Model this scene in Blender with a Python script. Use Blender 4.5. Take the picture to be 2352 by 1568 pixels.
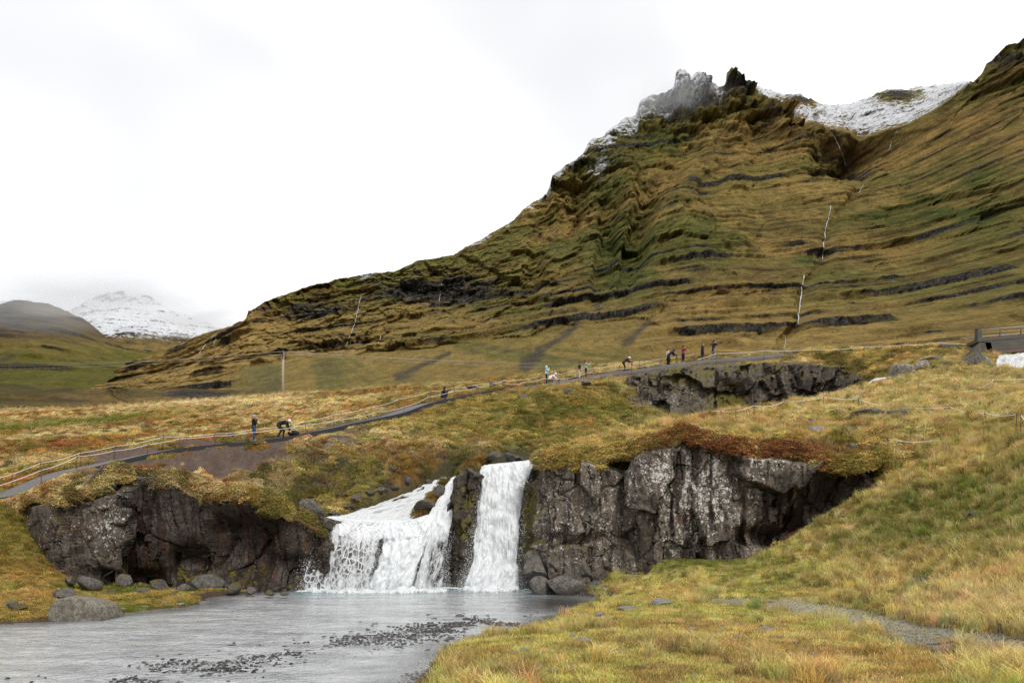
import bpy, bmesh, math, random
import numpy as np
from mathutils import Vector, Matrix

# ------------------------------------------------------------------ scene, camera, world, sun, exposure
scene = bpy.context.scene
for o in list(bpy.data.objects):
    bpy.data.objects.remove(o)
COL = scene.collection
HC = 3.2            # camera height above the river
F = 1700.0          # focal length in units of a 2352-wide frame
CX, VH = 1176.0, 1200.0

cam_d = bpy.data.cameras.new('camera')
cam = bpy.data.objects.new('camera', cam_d)
COL.objects.link(cam)
cam.location = (0, 0, HC)
cam.rotation_euler = (math.radians(90), 0, 0)
cam_d.sensor_width = 36.0
cam_d.lens = 36.0 * F / 2352.0
cam_d.shift_y = (VH - 784.0) / 2352.0
cam_d.clip_start = 0.1
cam_d.clip_end = 20000
scene.camera = cam

SUN_EL, SUN_AZ = math.radians(48), math.radians(150)   # azimuth clockwise from +Y (north)
world = bpy.data.worlds.new('World')
scene.world = world
world.use_nodes = True
nt = world.node_tree
nt.nodes.clear()
w_out = nt.nodes.new('ShaderNodeOutputWorld')
bg = nt.nodes.new('ShaderNodeBackground')
sky = nt.nodes.new('ShaderNodeTexSky')
sky.sky_type = 'NISHITA'
sky.sun_disc = False
sky.sun_elevation = SUN_EL
sky.sun_rotation = SUN_AZ
sky.air_density = 1.0
sky.dust_density = 2.0
tc = nt.nodes.new('ShaderNodeTexCoord')
mp = nt.nodes.new('ShaderNodeMapping')
mp.inputs['Scale'].default_value = (1.0, 1.0, 1.9)
ns = nt.nodes.new('ShaderNodeTexNoise')
ns.inputs['Scale'].default_value = 1.6
ns.inputs['Detail'].default_value = 3.0
ns.inputs['Roughness'].default_value = 0.48
ns.inputs['Distortion'].default_value = 0.1
cr = nt.nodes.new('ShaderNodeValToRGB')
cr.color_ramp.interpolation = 'B_SPLINE'
cr.color_ramp.elements[0].position = 0.26
cr.color_ramp.elements[0].color = (0.54, 0.545, 0.56, 1)
cr.color_ramp.elements[1].position = 0.74
cr.color_ramp.elements[1].color = (1.08, 1.08, 1.08, 1)
e_ = cr.color_ramp.elements.new(0.42)
e_.color = (0.60, 0.604, 0.615, 1)
e_ = cr.color_ramp.elements.new(0.56)
e_.color = (0.68, 0.68, 0.686, 1)
mixw = nt.nodes.new('ShaderNodeMix')
mixw.data_type = 'RGBA'
mixw.inputs[0].default_value = 0.94          # cloud cover over the clear sky
skm = nt.nodes.new('ShaderNodeMix')
skm.data_type = 'RGBA'
skm.blend_type = 'MULTIPLY'
skm.inputs[0].default_value = 1.0
skm.inputs[7].default_value = (0.10, 0.10, 0.10, 1)
nt.links.new(tc.outputs['Generated'], mp.inputs['Vector'])
nt.links.new(mp.outputs['Vector'], ns.inputs['Vector'])
nt.links.new(ns.outputs['Fac'], cr.inputs['Fac'])
nt.links.new(sky.outputs['Color'], skm.inputs[6])
nt.links.new(skm.outputs[2], mixw.inputs[6])
nt.links.new(cr.outputs['Color'], mixw.inputs[7])
nt.links.new(mixw.outputs[2], bg.inputs['Color'])
bg.inputs['Strength'].default_value = 1.0
nt.links.new(bg.outputs['Background'], w_out.inputs['Surface'])

sun_d = bpy.data.lights.new('sun', 'SUN')
sun_d.energy = 1.5
sun_d.angle = math.radians(10)
sun_d.color = (1.0, 0.965, 0.91)
sun = bpy.data.objects.new('sun', sun_d)
COL.objects.link(sun)
sdir = Vector((math.sin(SUN_AZ) * math.cos(SUN_EL), math.cos(SUN_AZ) * math.cos(SUN_EL), math.sin(SUN_EL)))
sun.rotation_euler = sdir.to_track_quat('Z', 'Y').to_euler()
sun.location = (0, 0, 60)

scene.view_settings.view_transform = 'Standard'
scene.view_settings.look = 'None'
scene.view_settings.exposure = 0.62
scene.view_settings.gamma = 1.0
scene.view_settings.use_curve_mapping = False
scene.render.engine = 'CYCLES'
scene.cycles.max_bounces = 6
scene.cycles.diffuse_bounces = 3
scene.cycles.glossy_bounces = 3
scene.cycles.transparent_max_bounces = 12
scene.cycles.volume_bounces = 2
scene.cycles.use_denoising = True
scene.cycles.denoiser = 'OPENIMAGEDENOISE'
scene.cycles.denoising_input_passes = 'RGB_ALBEDO_NORMAL'
scene.cycles.denoising_prefilter = 'NONE'
scene.cycles.sample_clamp_indirect = 4.0

# ------------------------------------------------------------------ helpers
rng = np.random.default_rng(7)
random.seed(11)

def P(u, v, y):
    """world point seen at (u, v) of a 2352x1568 frame at distance y"""
    return ((u - CX) * y / F, y, HC + (VH - v) * y / F)

def _hash(ix, iy, iz, seed):
    h = (ix.astype(np.int64) * 374761393 + iy.astype(np.int64) * 668265263 + iz.astype(np.int64) * 2147483647 + seed * 144665) & 0xFFFFFFFF
    h = ((h ^ (h >> 13)) * 1274126177) & 0xFFFFFFFF
    h = ((h ^ (h >> 16)) * 2246822519) & 0xFFFFFFFF
    h = h ^ (h >> 15)
    return (h & 0xFFFFFF) / float(0xFFFFFF)

def vnoise(x, y, z=None, seed=0):
    x = np.asarray(x, float); y = np.asarray(y, float)
    z = np.zeros_like(x) if z is None else np.asarray(z, float)
    x, y, z = np.broadcast_arrays(x, y, z)
    ix, iy, iz = np.floor(x), np.floor(y), np.floor(z)
    fx, fy, fz = x - ix, y - iy, z - iz
    fx = fx * fx * (3 - 2 * fx); fy = fy * fy * (3 - 2 * fy); fz = fz * fz * (3 - 2 * fz)
    def H(a, b, c): return _hash(ix + a, iy + b, iz + c, seed)
    def plane(c):
        a = H(0, 0, c) * (1 - fx) + H(1, 0, c) * fx
        b = H(0, 1, c) * (1 - fx) + H(1, 1, c) * fx
        return a * (1 - fy) + b * fy
    if np.all(fz == 0):
        return plane(0)
    return plane(0) * (1 - fz) + plane(1) * fz

def fbm(x, y, z=None, oct=4, seed=0, rough=0.5):
    s = 0.0; a = 1.0; t = 0.0; k = 1.0
    for i in range(oct):
        s = s + a * vnoise(x * k + 17.3 * i, y * k - 9.1 * i, None if z is None else z * k + 3.7 * i, seed + i)
        t += a; a *= rough; k *= 2.03
    return s / t

def sstep(a, b, x):
    t = np.clip((x - a) / (b - a), 0, 1)
    return t * t * (3 - 2 * t)

def lerp(a, b, t): return a + (b - a) * t

def worley(x, y, seed=0, jit=0.9):
    """F1, F2, cell id, cell centre"""
    x = np.asarray(x, float); y = np.asarray(y, float)
    ix, iy = np.floor(x), np.floor(y)
    f1 = np.full(x.shape, 1e9); f2 = np.full(x.shape, 1e9)
    idd = np.zeros(x.shape, np.int64); cx = np.zeros(x.shape); cy = np.zeros(x.shape)
    for a in (-1, 0, 1):
        for b in (-1, 0, 1):
            jx, jy = ix + a, iy + b
            px = jx + 0.5 + jit * (_hash(jx, jy, jx * 0, seed) - 0.5)
            py = jy + 0.5 + jit * (_hash(jx, jy, jx * 0, seed + 91) - 0.5)
            d = np.hypot(x - px, y - py)
            new = d < f1
            f2 = np.where(new, f1, np.minimum(f2, d))
            f1 = np.where(new, d, f1)
            idd = np.where(new, ((jx + 5000) * 100003 + jy + 5000).astype(np.int64), idd)
            cx = np.where(new, px, cx); cy = np.where(new, py, cy)
    return f1, f2, idd, cx, cy

class TPS:
    def __init__(self, pts, lam=1e-3):
        pts = np.array(pts, float)
        self.X = np.stack([pts[:, 0] / 400.0, np.log(pts[:, 2]) * 5.0], 1)
        val = VH - pts[:, 1]
        n = len(pts)
        K = self.k(self.X[:, None, :] - self.X[None, :, :]) + lam * np.eye(n)
        Pm = np.concatenate([np.ones((n, 1)), self.X], 1)
        A = np.zeros((n + 3, n + 3)); A[:n, :n] = K; A[:n, n:] = Pm; A[n:, :n] = Pm.T
        b = np.concatenate([val, np.zeros(3)])
        s = np.linalg.solve(A, b)
        self.w, self.a = s[:n], s[n:]
    @staticmethod
    def k(d):
        r2 = (d ** 2).sum(-1) + 1e-12
        return 0.5 * r2 * np.log(r2)
    def __call__(self, u, y):
        q = np.stack([np.asarray(u, float).ravel() / 400.0, np.log(np.asarray(y, float).ravel()) * 5.0], 1)
        out = np.empty(len(q))
        for i in range(0, len(q), 20000):
            c = q[i:i + 20000]
            out[i:i + 20000] = self.k(c[:, None, :] - self.X[None]) @ self.w + self.a[0] + c @ self.a[1:]
        return out.reshape(np.shape(u))

def mesh_from(name, V, faces, mat=None, smooth=True, attrs=None, uvs=None):
    """faces: (n,4) or (n,3) int array"""
    me = bpy.data.meshes.new(name)
    V = np.asarray(V, np.float32); faces = np.asarray(faces, np.int32)
    nf, k = faces.shape
    me.vertices.add(len(V)); me.vertices.foreach_set('co', V.ravel())
    me.loops.add(nf * k); me.loops.foreach_set('vertex_index', faces.ravel())
    me.polygons.add(nf)
    me.polygons.foreach_set('loop_start', np.arange(0, nf * k, k, dtype=np.int32))
    me.polygons.foreach_set('loop_total', np.full(nf, k, np.int32))
    me.polygons.foreach_set('use_smooth', np.full(nf, smooth))
    for an, arr in (attrs or {}).items():
        arr = np.asarray(arr, np.float32)
        if arr.ndim == 2 and arr.shape[1] >= 3:
            a = me.attributes.new(an, 'FLOAT_COLOR', 'POINT')
            c = np.ones((len(V), 4), np.float32); c[:, :3] = arr[:, :3]
            if arr.shape[1] == 4: c[:, 3] = arr[:, 3]
            a.data.foreach_set('color', c.ravel())
        else:
            a = me.attributes.new(an, 'FLOAT', 'POINT')
            a.data.foreach_set('value', arr.ravel())
    me.update(calc_edges=True)
    if mat is not None:
        me.materials.append(mat)
    return me

def grid_faces(nr, nc, keep=None):
    i = np.arange(nr - 1)[:, None] * nc + np.arange(nc - 1)[None, :]
    f = np.stack([i, i + 1, i + nc + 1, i + nc], -1).reshape(-1, 4)
    if keep is not None:
        f = f[keep.ravel()]
    return f

def compact(V, faces, *arrs):
    used = np.unique(faces)
    m = np.full(len(V), -1, np.int64); m[used] = np.arange(len(used))
    return (V[used], m[faces]) + tuple(a[used] for a in arrs)

def link(o, parent=None):
    COL.objects.link(o)
    if parent is not None: o.parent = parent
    return o

def tag(o, label=None, cat=None, group=None, kind=None):
    if label: o['label'] = label
    if cat: o['category'] = cat
    if group: o['group'] = group
    if kind: o['kind'] = kind
    return o

def mobj(name, me, parent=None, loc=None):
    o = bpy.data.objects.new(name, me)
    link(o, parent)
    if loc is not None: o.location = loc
    return o

def empty(name, loc, label, cat, group=None, rz=0.0):
    o = bpy.data.objects.new(name, None)
    link(o); o.location = loc; o.rotation_euler = (0, 0, rz)
    o.empty_display_size = 0.2
    return tag(o, label, cat, group)

class MB:
    """collects boxes, tubes and hulls into one mesh"""
    def __init__(self): self.v = []; self.f = []
    def add(self, V, Fs):
        b = len(self.v); self.v += [tuple(p) for p in V]; self.f += [tuple(i + b for i in f) for f in Fs]
    def box(self, c, s, rz=0.0, taper=1.0):
        cs, sn = math.cos(rz), math.sin(rz); V = []
        for dz in (-1, 1):
            k = taper if dz > 0 else 1.0
            for dx, dy in ((-1, -1), (1, -1), (1, 1), (-1, 1)):
                x, y = dx * s[0] / 2 * k, dy * s[1] / 2 * k
                V.append((c[0] + x * cs - y * sn, c[1] + x * sn + y * cs, c[2] + dz * s[2] / 2))
        self.add(V, [(3, 2, 1, 0), (4, 5, 6, 7), (0, 1, 5, 4), (1, 2, 6, 5), (2, 3, 7, 6), (3, 0, 4, 7)])
    def tube(self, pts, radii, n=6, cap=True):
        pts = [Vector(p) for p in pts]
        if not hasattr(radii, '__len__'): radii = [radii] * len(pts)
        V = []; Fs = []
        for i, p in enumerate(pts):
            d = (pts[min(i + 1, len(pts) - 1)] - pts[max(i - 1, 0)])
            d = d.normalized() if d.length > 1e-9 else Vector((0, 0, 1))
            a = d.orthogonal().normalized() if abs(d.z) > 0.95 else d.cross(Vector((0, 0, 1))).normalized()
            b = d.cross(a)
            for k in range(n):
                t = 2 * math.pi * k / n
                V.append(p + (a * math.cos(t) + b * math.sin(t)) * radii[i])
        for i in range(len(pts) - 1):
            for k in range(n):
                k2 = (k + 1) % n
                Fs.append((i * n + k, i * n + k2, (i + 1) * n + k2, (i + 1) * n + k))
        if cap:
            Fs.append(tuple(range(n - 1, -1, -1))); Fs.append(tuple((len(pts) - 1) * n + k for k in range(n)))
        self.add(V, Fs)
    def ball(self, c, r, seg=10, rings=7):
        if not hasattr(r, '__len__'): r = (r, r, r)
        V = [(c[0], c[1], c[2] - r[2])]; Fs = []
        for i in range(1, rings):
            ph = -math.pi / 2 + math.pi * i / rings
            for k in range(seg):
                t = 2 * math.pi * k / seg
                V.append((c[0] + r[0] * math.cos(ph) * math.cos(t), c[1] + r[1] * math.cos(ph) * math.sin(t), c[2] + r[2] * math.sin(ph)))
        V.append((c[0], c[1], c[2] + r[2])); top = len(V) - 1
        for k in range(seg):
            k2 = (k + 1) % seg
            Fs.append((0, 1 + k2, 1 + k))
            for i in range(rings - 2):
                a = 1 + i * seg
                Fs.append((a + k, a + k2, a + seg + k2, a + seg + k))
            a = 1 + (rings - 2) * seg
            Fs.append((a + k, a + k2, top))
        self.add(V, Fs)
    def mesh(self, name, mat=None, smooth=False):
        me = bpy.data.meshes.new(name)
        me.from_pydata(self.v, [], self.f)
        if smooth: me.polygons.foreach_set('use_smooth', [True] * len(me.polygons))
        if mat is not None: me.materials.append(mat)
        me.update()
        return me
    def build(self, name, mat, parent=None, smooth=False, loc=None):
        return mobj(name, self.mesh(name, mat, smooth), parent, loc)

# ------------------------------------------------------------------ material helpers
class N:
    def __init__(self, name):
        self.m = bpy.data.materials.new(name); self.m.use_nodes = True
        self.t = self.m.node_tree; self.t.nodes.clear()
        self.out = self.t.nodes.new('ShaderNodeOutputMaterial')
    def node(self, ty, **kw):
        n = self.t.nodes.new(ty)
        for k, v in kw.items(): setattr(n, k, v)
        return n
    def link(self, a, b): self.t.links.new(a, b)
    def setin(self, n, key, val):
        if isinstance(val, bpy.types.NodeSocket): self.link(val, n.inputs[key])
        else: n.inputs[key].default_value = val
    def coord(self, which='Object', scale=(1, 1, 1)):
        c = self.node('ShaderNodeTexCoord'); m = self.node('ShaderNodeMapping')
        m.inputs['Scale'].default_value = scale
        self.link(c.outputs[which], m.inputs['Vector'])
        return m.outputs['Vector']
    def geo(self, what='Position', scale=(1, 1, 1)):
        c = self.node('ShaderNodeNewGeometry'); m = self.node('ShaderNodeMapping')
        m.inputs['Scale'].default_value = scale
        self.link(c.outputs[what], m.inputs['Vector'])
        return m.outputs['Vector']
    def noise(self, vec, scale=1.0, detail=4.0, rough=0.55, dist=0.0, out='Fac'):
        n = self.node('ShaderNodeTexNoise')
        n.inputs['Scale'].default_value = scale; n.inputs['Detail'].default_value = detail
        n.inputs['Roughness'].default_value = rough; n.inputs['Distortion'].default_value = dist
        if vec is not None: self.link(vec, n.inputs['Vector'])
        return n.outputs[out]
    def voro(self, vec, scale=1.0, feature='F1', out='Distance', rand=1.0):
        n = self.node('ShaderNodeTexVoronoi', feature=feature)
        n.inputs['Scale'].default_value = scale; n.inputs['Randomness'].default_value = rand
        self.link(vec, n.inputs['Vector'])
        return n.outputs[out]
    def ramp(self, fac, stops, interp='LINEAR'):
        n = self.node('ShaderNodeValToRGB'); r = n.color_ramp; r.interpolation = interp
        while len(r.elements) < len(stops): r.elements.new(0.5)
        for e, (p, c) in zip(r.elements, stops):
            e.position = p
            e.color = (c, c, c, 1) if not hasattr(c, '__len__') else tuple(c) + (1,) * (4 - len(c))
        self.link(fac, n.inputs['Fac'])
        return n.outputs['Color']
    def mix(self, fac, a, b, blend='MIX'):
        n = self.node('ShaderNodeMix', data_type='RGBA', blend_type=blend)
        for key, val in ((0, fac), (6, a), (7, b)):
            if isinstance(val, bpy.types.NodeSocket): self.link(val, n.inputs[key])
            else: n.inputs[key].default_value = val if key == 0 else (tuple(val) + (1,) * (4 - len(val)))
        return n.outputs[2]
    def math(self, op, a, b=None, clamp=False):
        n = self.node('ShaderNodeMath', operation=op, use_clamp=clamp)
        self.setin(n, 0, a)
        if b is not None: self.setin(n, 1, b)
        return n.outputs[0]
    def attr(self, name, out='Color', ty='GEOMETRY'):
        n = self.node('ShaderNodeAttribute', attribute_name=name, attribute_type=ty)
        return n.outputs[out]
    def bump(self, h, strength=0.5, dist=0.05, normal=None):
        n = self.node('ShaderNodeBump')
        n.inputs['Strength'].default_value = strength; n.inputs['Distance'].default_value = dist
        self.link(h, n.inputs['Height'])
        if normal is not None: self.link(normal, n.inputs['Normal'])
        return n.outputs['Normal']
    def principled(self, color, rough=0.8, normal=None, spec=0.3, **kw):
        b = self.node('ShaderNodeBsdfPrincipled')
        self.setin(b, 'Base Color', color if isinstance(color, bpy.types.NodeSocket) else tuple(color) + (1,) * (4 - len(color)))
        self.setin(b, 'Roughness', rough); self.setin(b, 'Specular IOR Level', spec)
        if normal is not None: self.link(normal, b.inputs['Normal'])
        for k, v in kw.items(): self.setin(b, k.replace('_', ' '), v)
        self.link(b.outputs[0], self.out.inputs['Surface'])
        return b

def plain(name, col, rough=0.7, noise=0.25, scale=12.0, metallic=0.0, spec=0.3):
    n = N(name); v = n.coord('Object')
    f = n.noise(v, scale, 5.0)
    lo = tuple(c * (1 - noise) for c in col); hi = tuple(min(1, c * (1 + noise)) for c in col)
    c = n.mix(f, lo, hi)
    n.principled(c, rough, n.bump(f, 0.25, 0.01), spec, Metallic=metallic)
    return n.m

# ------------------------------------------------------------------ terrain: control points (u, v, distance)
LOW = [
 (985,1525,15),(1100,1568,13.4),(1600,1568,12.5),(2100,1568,11.5),(2352,1568,10.5),
 (1300,1470,18),(1700,1470,17.5),(2100,1470,16),(2352,1450,14.5),
 (1450,1400,23.5),(1800,1400,22),(2100,1400,19.5),(2352,1380,17.5),
 (1450,1340,29),(1700,1340,28),(1950,1320,25),(2150,1300,22.5),
 (1480,1297,33.2),(1620,1290,32.6),(1750,1280,32),(1830,1240,31.6),(1910,1190,31.6),
 (1500,1275,37),(1700,1268,36),
 (0,1420,24),(150,1400,26),(0,1360,28),(200,1366,30),(350,1383,29.2),(100,1322,30.5),
 (150,1342,31.3),(300,1352,31.8),(500,1356,33),(700,1358,34.6),(300,1340,36),(600,1345,38),
 (1000,1440,25),(700,1400,28),(1200,1357,34.6),(1350,1350,34),
 (500,1480,20),(0,1520,17),(800,1640,12.5),(400,1700,11)]
SIDE = [   # slopes where no cliff stands: shared by both levels
 (2030,1125,32),(2100,1150,28.5),(2100,1250,25.5),(2250,1250,22),(2352,1280,19.5),(2352,1180,22),
 (2250,1130,26.5),(2352,1060,25.5),(2150,1050,31),(2800,1568,10),(2800,1300,17),(2800,1000,26),(2800,1150,21),
 (0,1250,31),(0,1182,32),(40,1190,32.4),(-300,1250,29),(-300,1400,22),(-300,1160,32),(-700,1250,26),(-700,1150,33)]
UP = [
 (60,1165,32.8),(200,1122,33.2),(300,1097,33.4),(450,1128,34.4),(600,1140,34.9),(730,1165,35.6),
 (0,1160,34.5),(180,1086,38.5),(400,1041,43.5),(640,1013,50),(850,971,56),(960,938,61),(1140,900,68),
 (400,1085,39),(600,1080,41),(800,1080,42),(900,1062,44),(1000,1062,44),(1100,1050,43.5),(940,1105,41.5),(830,1140,39.5),
 (720,1190,36.2),(850,1203,36.4),(950,1196,37),(850,1190,38),(950,1160,39.2),(1000,1125,41),(1035,1100,42),(1010,1200,36.8),
 (1072,1085,37.6),(1165,1069,38.6),(1100,1074,38.6),(1235,1064,38.8),(1160,1062,42),(1200,1045,43),
 (1300,1046,44),(1420,1020,50),
 (1000,960,58),(1150,960,57),(1150,1020,49),(1300,960,58),(1300,900,67),(1250,893,70),(1400,920,64),(1400,985,54),
 (1500,960,58),(1600,968,56),(1700,985,54),(1850,950,57),(2000,912,57),(1960,925,59),
 (1450,868,72),(1540,846,72.5),(1637,835,72),(1800,822,71.5),(1900,820,70),(1980,848,67.5),
 (1480,945,65.5),(1600,966,64),(1700,970,63.5),(1800,964,63),(1900,945,62.5),
 (1240,1045,35.8),(1350,1060,35.4),(1450,1045,35.2),(1480,1022,34.4),(1600,1016,34),(1750,1040,33.6),(1900,1060,33.2),(1960,1082,32.8),
 (1400,1020,39),(1500,990,40),(1640,962,44),(1700,980,41),(1800,940,46),(1900,917,48),(1970,922,47),(1900,980,39),
 (1850,1010,36.5),(2100,935,43),(2100,1000,35),(2250,950,37),(2250,1010,31.5),(2352,960,32),(2352,1010,28),
 (2050,890,54),(2200,880,54),(2352,882,50),(2352,864,57),(2200,845,62),(2100,860,60),(2240,824,65),(2352,852,61.5),
 (2100,806,68),(2000,808,72),(2352,815,70),(2600,800,66),(2600,900,46),
 (1400,847,80),(1300,864,80),(1150,876,88),(950,889,105),(650,908,136),(500,918,150),(350,937,150),(200,940,160),(0,940,150),
 (0,1000,80),(0,1060,55),(0,1102,42),(300,1000,75),(300,1040,55),(600,950,85),(600,985,65),(900,912,90),(900,937,75),(1100,886,80),
 (-400,960,120),(-400,1050,60),(-400,1120,40),(-700,970,120),(-700,1080,50),(1600,842,78),(1800,830,80),(2100,828,80),(2600,820,85),
 (0,985,230),(500,965,230),(1000,940,230),(1500,930,230),(2000,915,230),(2600,900,230),(-600,985,230),
 (1400,880,110),(1900,868,110),(2400,850,110),(1000,905,140)]
tps_low = TPS(LOW + SIDE + [(u, v, y) for (u, v, y) in UP if u <= 0 or u > 2040])
tps_up = TPS(UP + SIDE)

# the cliff line in plan: distance as a function of u (left cliff, falls, right cliff)
CLU = [0, 60, 110, 200, 288, 300, 400, 440, 600, 660, 740, 790, 880, 1000, 1040, 1052, 1092, 1106, 1196, 1206, 1240, 1330, 1420, 1455, 1480, 1600, 1690, 1740, 1800, 1880, 1950, 2020, 2100]
CLY = [32.8, 32.8, 32.5, 32.4, 32.4, 33.8, 33.9, 34.3, 34.5, 34.6, 35.2, 36.0, 36.2, 36.6, 37.0, 36.8, 36.8, 38.4, 38.4, 35.9, 34.8, 34.5, 34.7, 34.2, 33.6, 33.3, 33.1, 33.0, 33.2, 33.0, 32.8, 33.0, 33.0]
def cliff_y(u): return np.interp(u, CLU, CLY)

# river outline on the water plane (u, v at z = 0)
def WP(u, v):
    y = HC * F / (v - VH); return ((u - CX) * y / F, y)
SHORE_PX = [(820,2600),(850,1900),(905,1650),(958,1568),(985,1535),(1005,1512),(1060,1484),(1150,1463),(1235,1446),(1290,1420),(1345,1402),
 (1412,1384),(1395,1373),(1340,1368),(1290,1362),(1280,1352),(1100,1350),(900,1350),(690,1352),(600,1359),(520,1366),(470,1374),(480,1384),(430,1394),(250,1411),(100,1428),(0,1433),
 (-250,1462),(-700,1520),(-1500,1620),(-2500,2600)]
SHORE = np.array([WP(*p) for p in SHORE_PX])
def poly_sd(x, y, poly):
    """signed distance to a closed polygon, negative inside"""
    x = np.asarray(x, float); y = np.asarray(y, float)
    d = np.full(x.shape, 1e9); inside = np.zeros(x.shape, bool)
    n = len(poly)
    for i in range(n):
        ax, ay = poly[i]; bx, by = poly[(i + 1) % n]
        ex, ey = bx - ax, by - ay
        t = np.clip(((x - ax) * ex + (y - ay) * ey) / (ex * ex + ey * ey + 1e-12), 0, 1)
        d = np.minimum(d, np.hypot(x - ax - t * ex, y - ay - t * ey))
        c = (ay > y) != (by > y)
        inside ^= c & (x < (bx - ax) * (y - ay) / (by - ay + 1e-12) + ax)
    return np.where(inside, -d, d)
def line_d(x, y, pts):
    """distance to an open polyline and parameter along it"""
    x = np.asarray(x, float); y = np.asarray(y, float)
    d = np.full(x.shape, 1e9); prm = np.zeros(x.shape); side = np.zeros(x.shape)
    for i in range(len(pts) - 1):
        ax, ay = pts[i][:2]; bx, by = pts[i + 1][:2]
        ex, ey = bx - ax, by - ay; L = ex * ex + ey * ey + 1e-12
        t = np.clip(((x - ax) * ex + (y - ay) * ey) / L, 0, 1)
        q = np.hypot(x - ax - t * ex, y - ay - t * ey)
        nw = q < d
        side = np.where(nw, (ex * (y - ay) - ey * (x - ax)), side)
        prm = np.where(nw, i + t, prm); d = np.minimum(d, q)
    return d, prm, side

# footpath: near edge pixels and distances -> centre line in plan
PATH_PX = [(-260,1220,33),(-120,1185,34),(0,1150,35.4),(90,1116,37.4),(180,1080,39.8),(270,1054,41.8),(400,1035,44.6),(520,1018,47.6),(640,1007,51),
 (720,994,53),(850,965,57),(905,955,59),(960,932,62),(1040,912,65),(1140,896,69),(1200,890,71.5),(1260,888,73),(1330,884,74),(1400,878,74.5),(1450,868,74),(1540,846,73.5),(1637,836,73),(1720,828,73),(1800,822,73)]
PATH = [P(*p) for p in PATH_PX]
PATHXY = [(p[0], p[1]) for p in PATH]
TRACK_PX = [(1640,1372,25),(1730,1385,23.5),(1850,1398,22),(1960,1415,20.3),(2040,1440,18.6),(2120,1475,16.2),(2230,1505,14.3),(2352,1530,12.8),(2520,1560,11)]
TRACKXY = [(P(*p)[0], P(*p)[1]) for p in TRACK_PX]
TRACKW = [0.5, 1.0, 1.2, 0.9, 0.8, 1.0, 1.1, 1.2, 1.2]

def step_off(u):
    l = 2.1 * sstep(45, 66, u) * sstep(756, 738, u); r = 2.1 * sstep(1194, 1203, u) * sstep(2060, 2020, u)
    return 0.25 + l + r
def edge_y(u):
    x = (u - CX) * cliff_y(u) / F
    return cliff_y(u) + 0.35 * (fbm(x * 1.3, x * 0 + 3.1, oct=2, seed=5) - 0.5)
def ground_raw(u, y, back=False):
    zl = HC + tps_low(u, y) * y / F
    zu = HC + tps_up(u, y) * y / F
    x = (u - CX) * y / F
    cy = edge_y(u) + (step_off(u) if back else 0.25)
    m = sstep(-0.22, 0.22, y - cy)
    side = np.maximum(sstep(40, 0, u), sstep(2030, 2090, u))
    z = lerp(zl, zu, m)
    # near ground towards the viewer
    near = sstep(9.5, 5.0, y)
    z = lerp(z, 1.15 + 0.03 * (6 - y), near)
    return x, z, m

BEDS = [([P(*p)[:2] for p in ((1040,1092,44),(1020,1100,43),(1000,1112,42),(955,1146,40.2),(890,1178,38.6),(850,1200,36.9),(845,1205,35.5))], [0.6, 0.65, 0.75, 1.0, 1.6, 2.3, 2.6]),
        ([P(*p)[:2] for p in ((1210,1052,46),(1178,1062,42),(1168,1068,39.4),(1166,1070,37))], [1.6, 1.6, 1.6, 1.6]),
        ([P(*p)[:2] for p in ((1048,1095,42),(1036,1110,39.6),(1022,1150,38),(1010,1185,37),(1000,1230,36))], [0.4, 0.45, 0.6, 0.8, 1.0])]
def bed(x, y):
    """1 in the stream beds above the falls"""
    r = np.zeros(np.shape(x))
    for ln, w in BEDS:
        d, p, _ = line_d(x, y, ln)
        r = np.maximum(r, sstep(1.25, 0.8, d / np.interp(p, np.arange(len(w)), w)))
    return r
def blob_(u, v, cu, cv, ru, rv): return np.exp(-((u - cu) / ru) ** 2 - ((v - cv) / rv) ** 2)
def ground_z(x, y, detail=True, back=False):
    x = np.asarray(x, float); y = np.asarray(y, float)
    u = CX + x * F / y
    _, z, m = ground_raw(u, y, back)
    sd = poly_sd(x, y, SHORE)
    far = sstep(120, 160, y)
    if detail:
        pd, _, _ = line_d(x, y, PATHXY)
        td, _, _ = line_d(x, y, TRACKXY)
        flat = sstep(1.2, 4.8, pd) * (0.25 + 0.75 * sstep(0.8, 2.0, td))
        heath = m * sstep(60, 20, np.abs(y - 60) - 20)
        a1 = 0.10 + 0.30 * m
        h = fbm(x * 0.55, y * 0.55, oct=4, seed=21) - 0.5
        hum = np.maximum(0, fbm(x * 0.9 + 3, y * 0.9, oct=4, seed=33) - 0.44) * (1 + 0.9 * blob_(u, VH - (z - HC) * F / y, 800, 1080, 520, 80))
        mow = sstep(0.2, 1.5, sd)
        big = fbm(x * 0.16, y * 0.16, oct=3, seed=44) - 0.5
        z = z + (1 - bed(x, y)) * flat * mow * (a1 * h * 1.2 + (0.12 + 1.0 * m) * hum + 0.5 * m * big + 0.3 * (1 - m) * sstep(1.2, 3.0, z) * big)
    z = z - m * bed(x, y) * 0.35
    bank = 0.02 + 0.30 * sstep(0.0, 0.35, sd) + 0.5 * sstep(0.3, 2.5, sd)
    zin = -0.5 * sstep(0.0, 1.6, -sd) - 0.03
    zb = np.where(sd < 0, zin, np.minimum(z, bank + np.maximum(0, sd - 2.5) * 2))
    return np.where(m < 0.02, zb, lerp(np.where(sd < 0, np.minimum(zin, z), z), z, m))

def hit(u, v, y0=9.0, y1=200.0, n=900):
    """first ground point seen at (u, v)"""
    ys = np.exp(np.linspace(math.log(y0), math.log(y1), n))
    xs = (u - CX) * ys / F
    zr = HC + (VH - v) * ys / F
    g = ground_z(xs, ys)
    k = np.nonzero(g >= zr)[0]
    i = k[0] if len(k) else n - 1
    return (float(xs[i]), float(ys[i]), float(g[i]))

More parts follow.
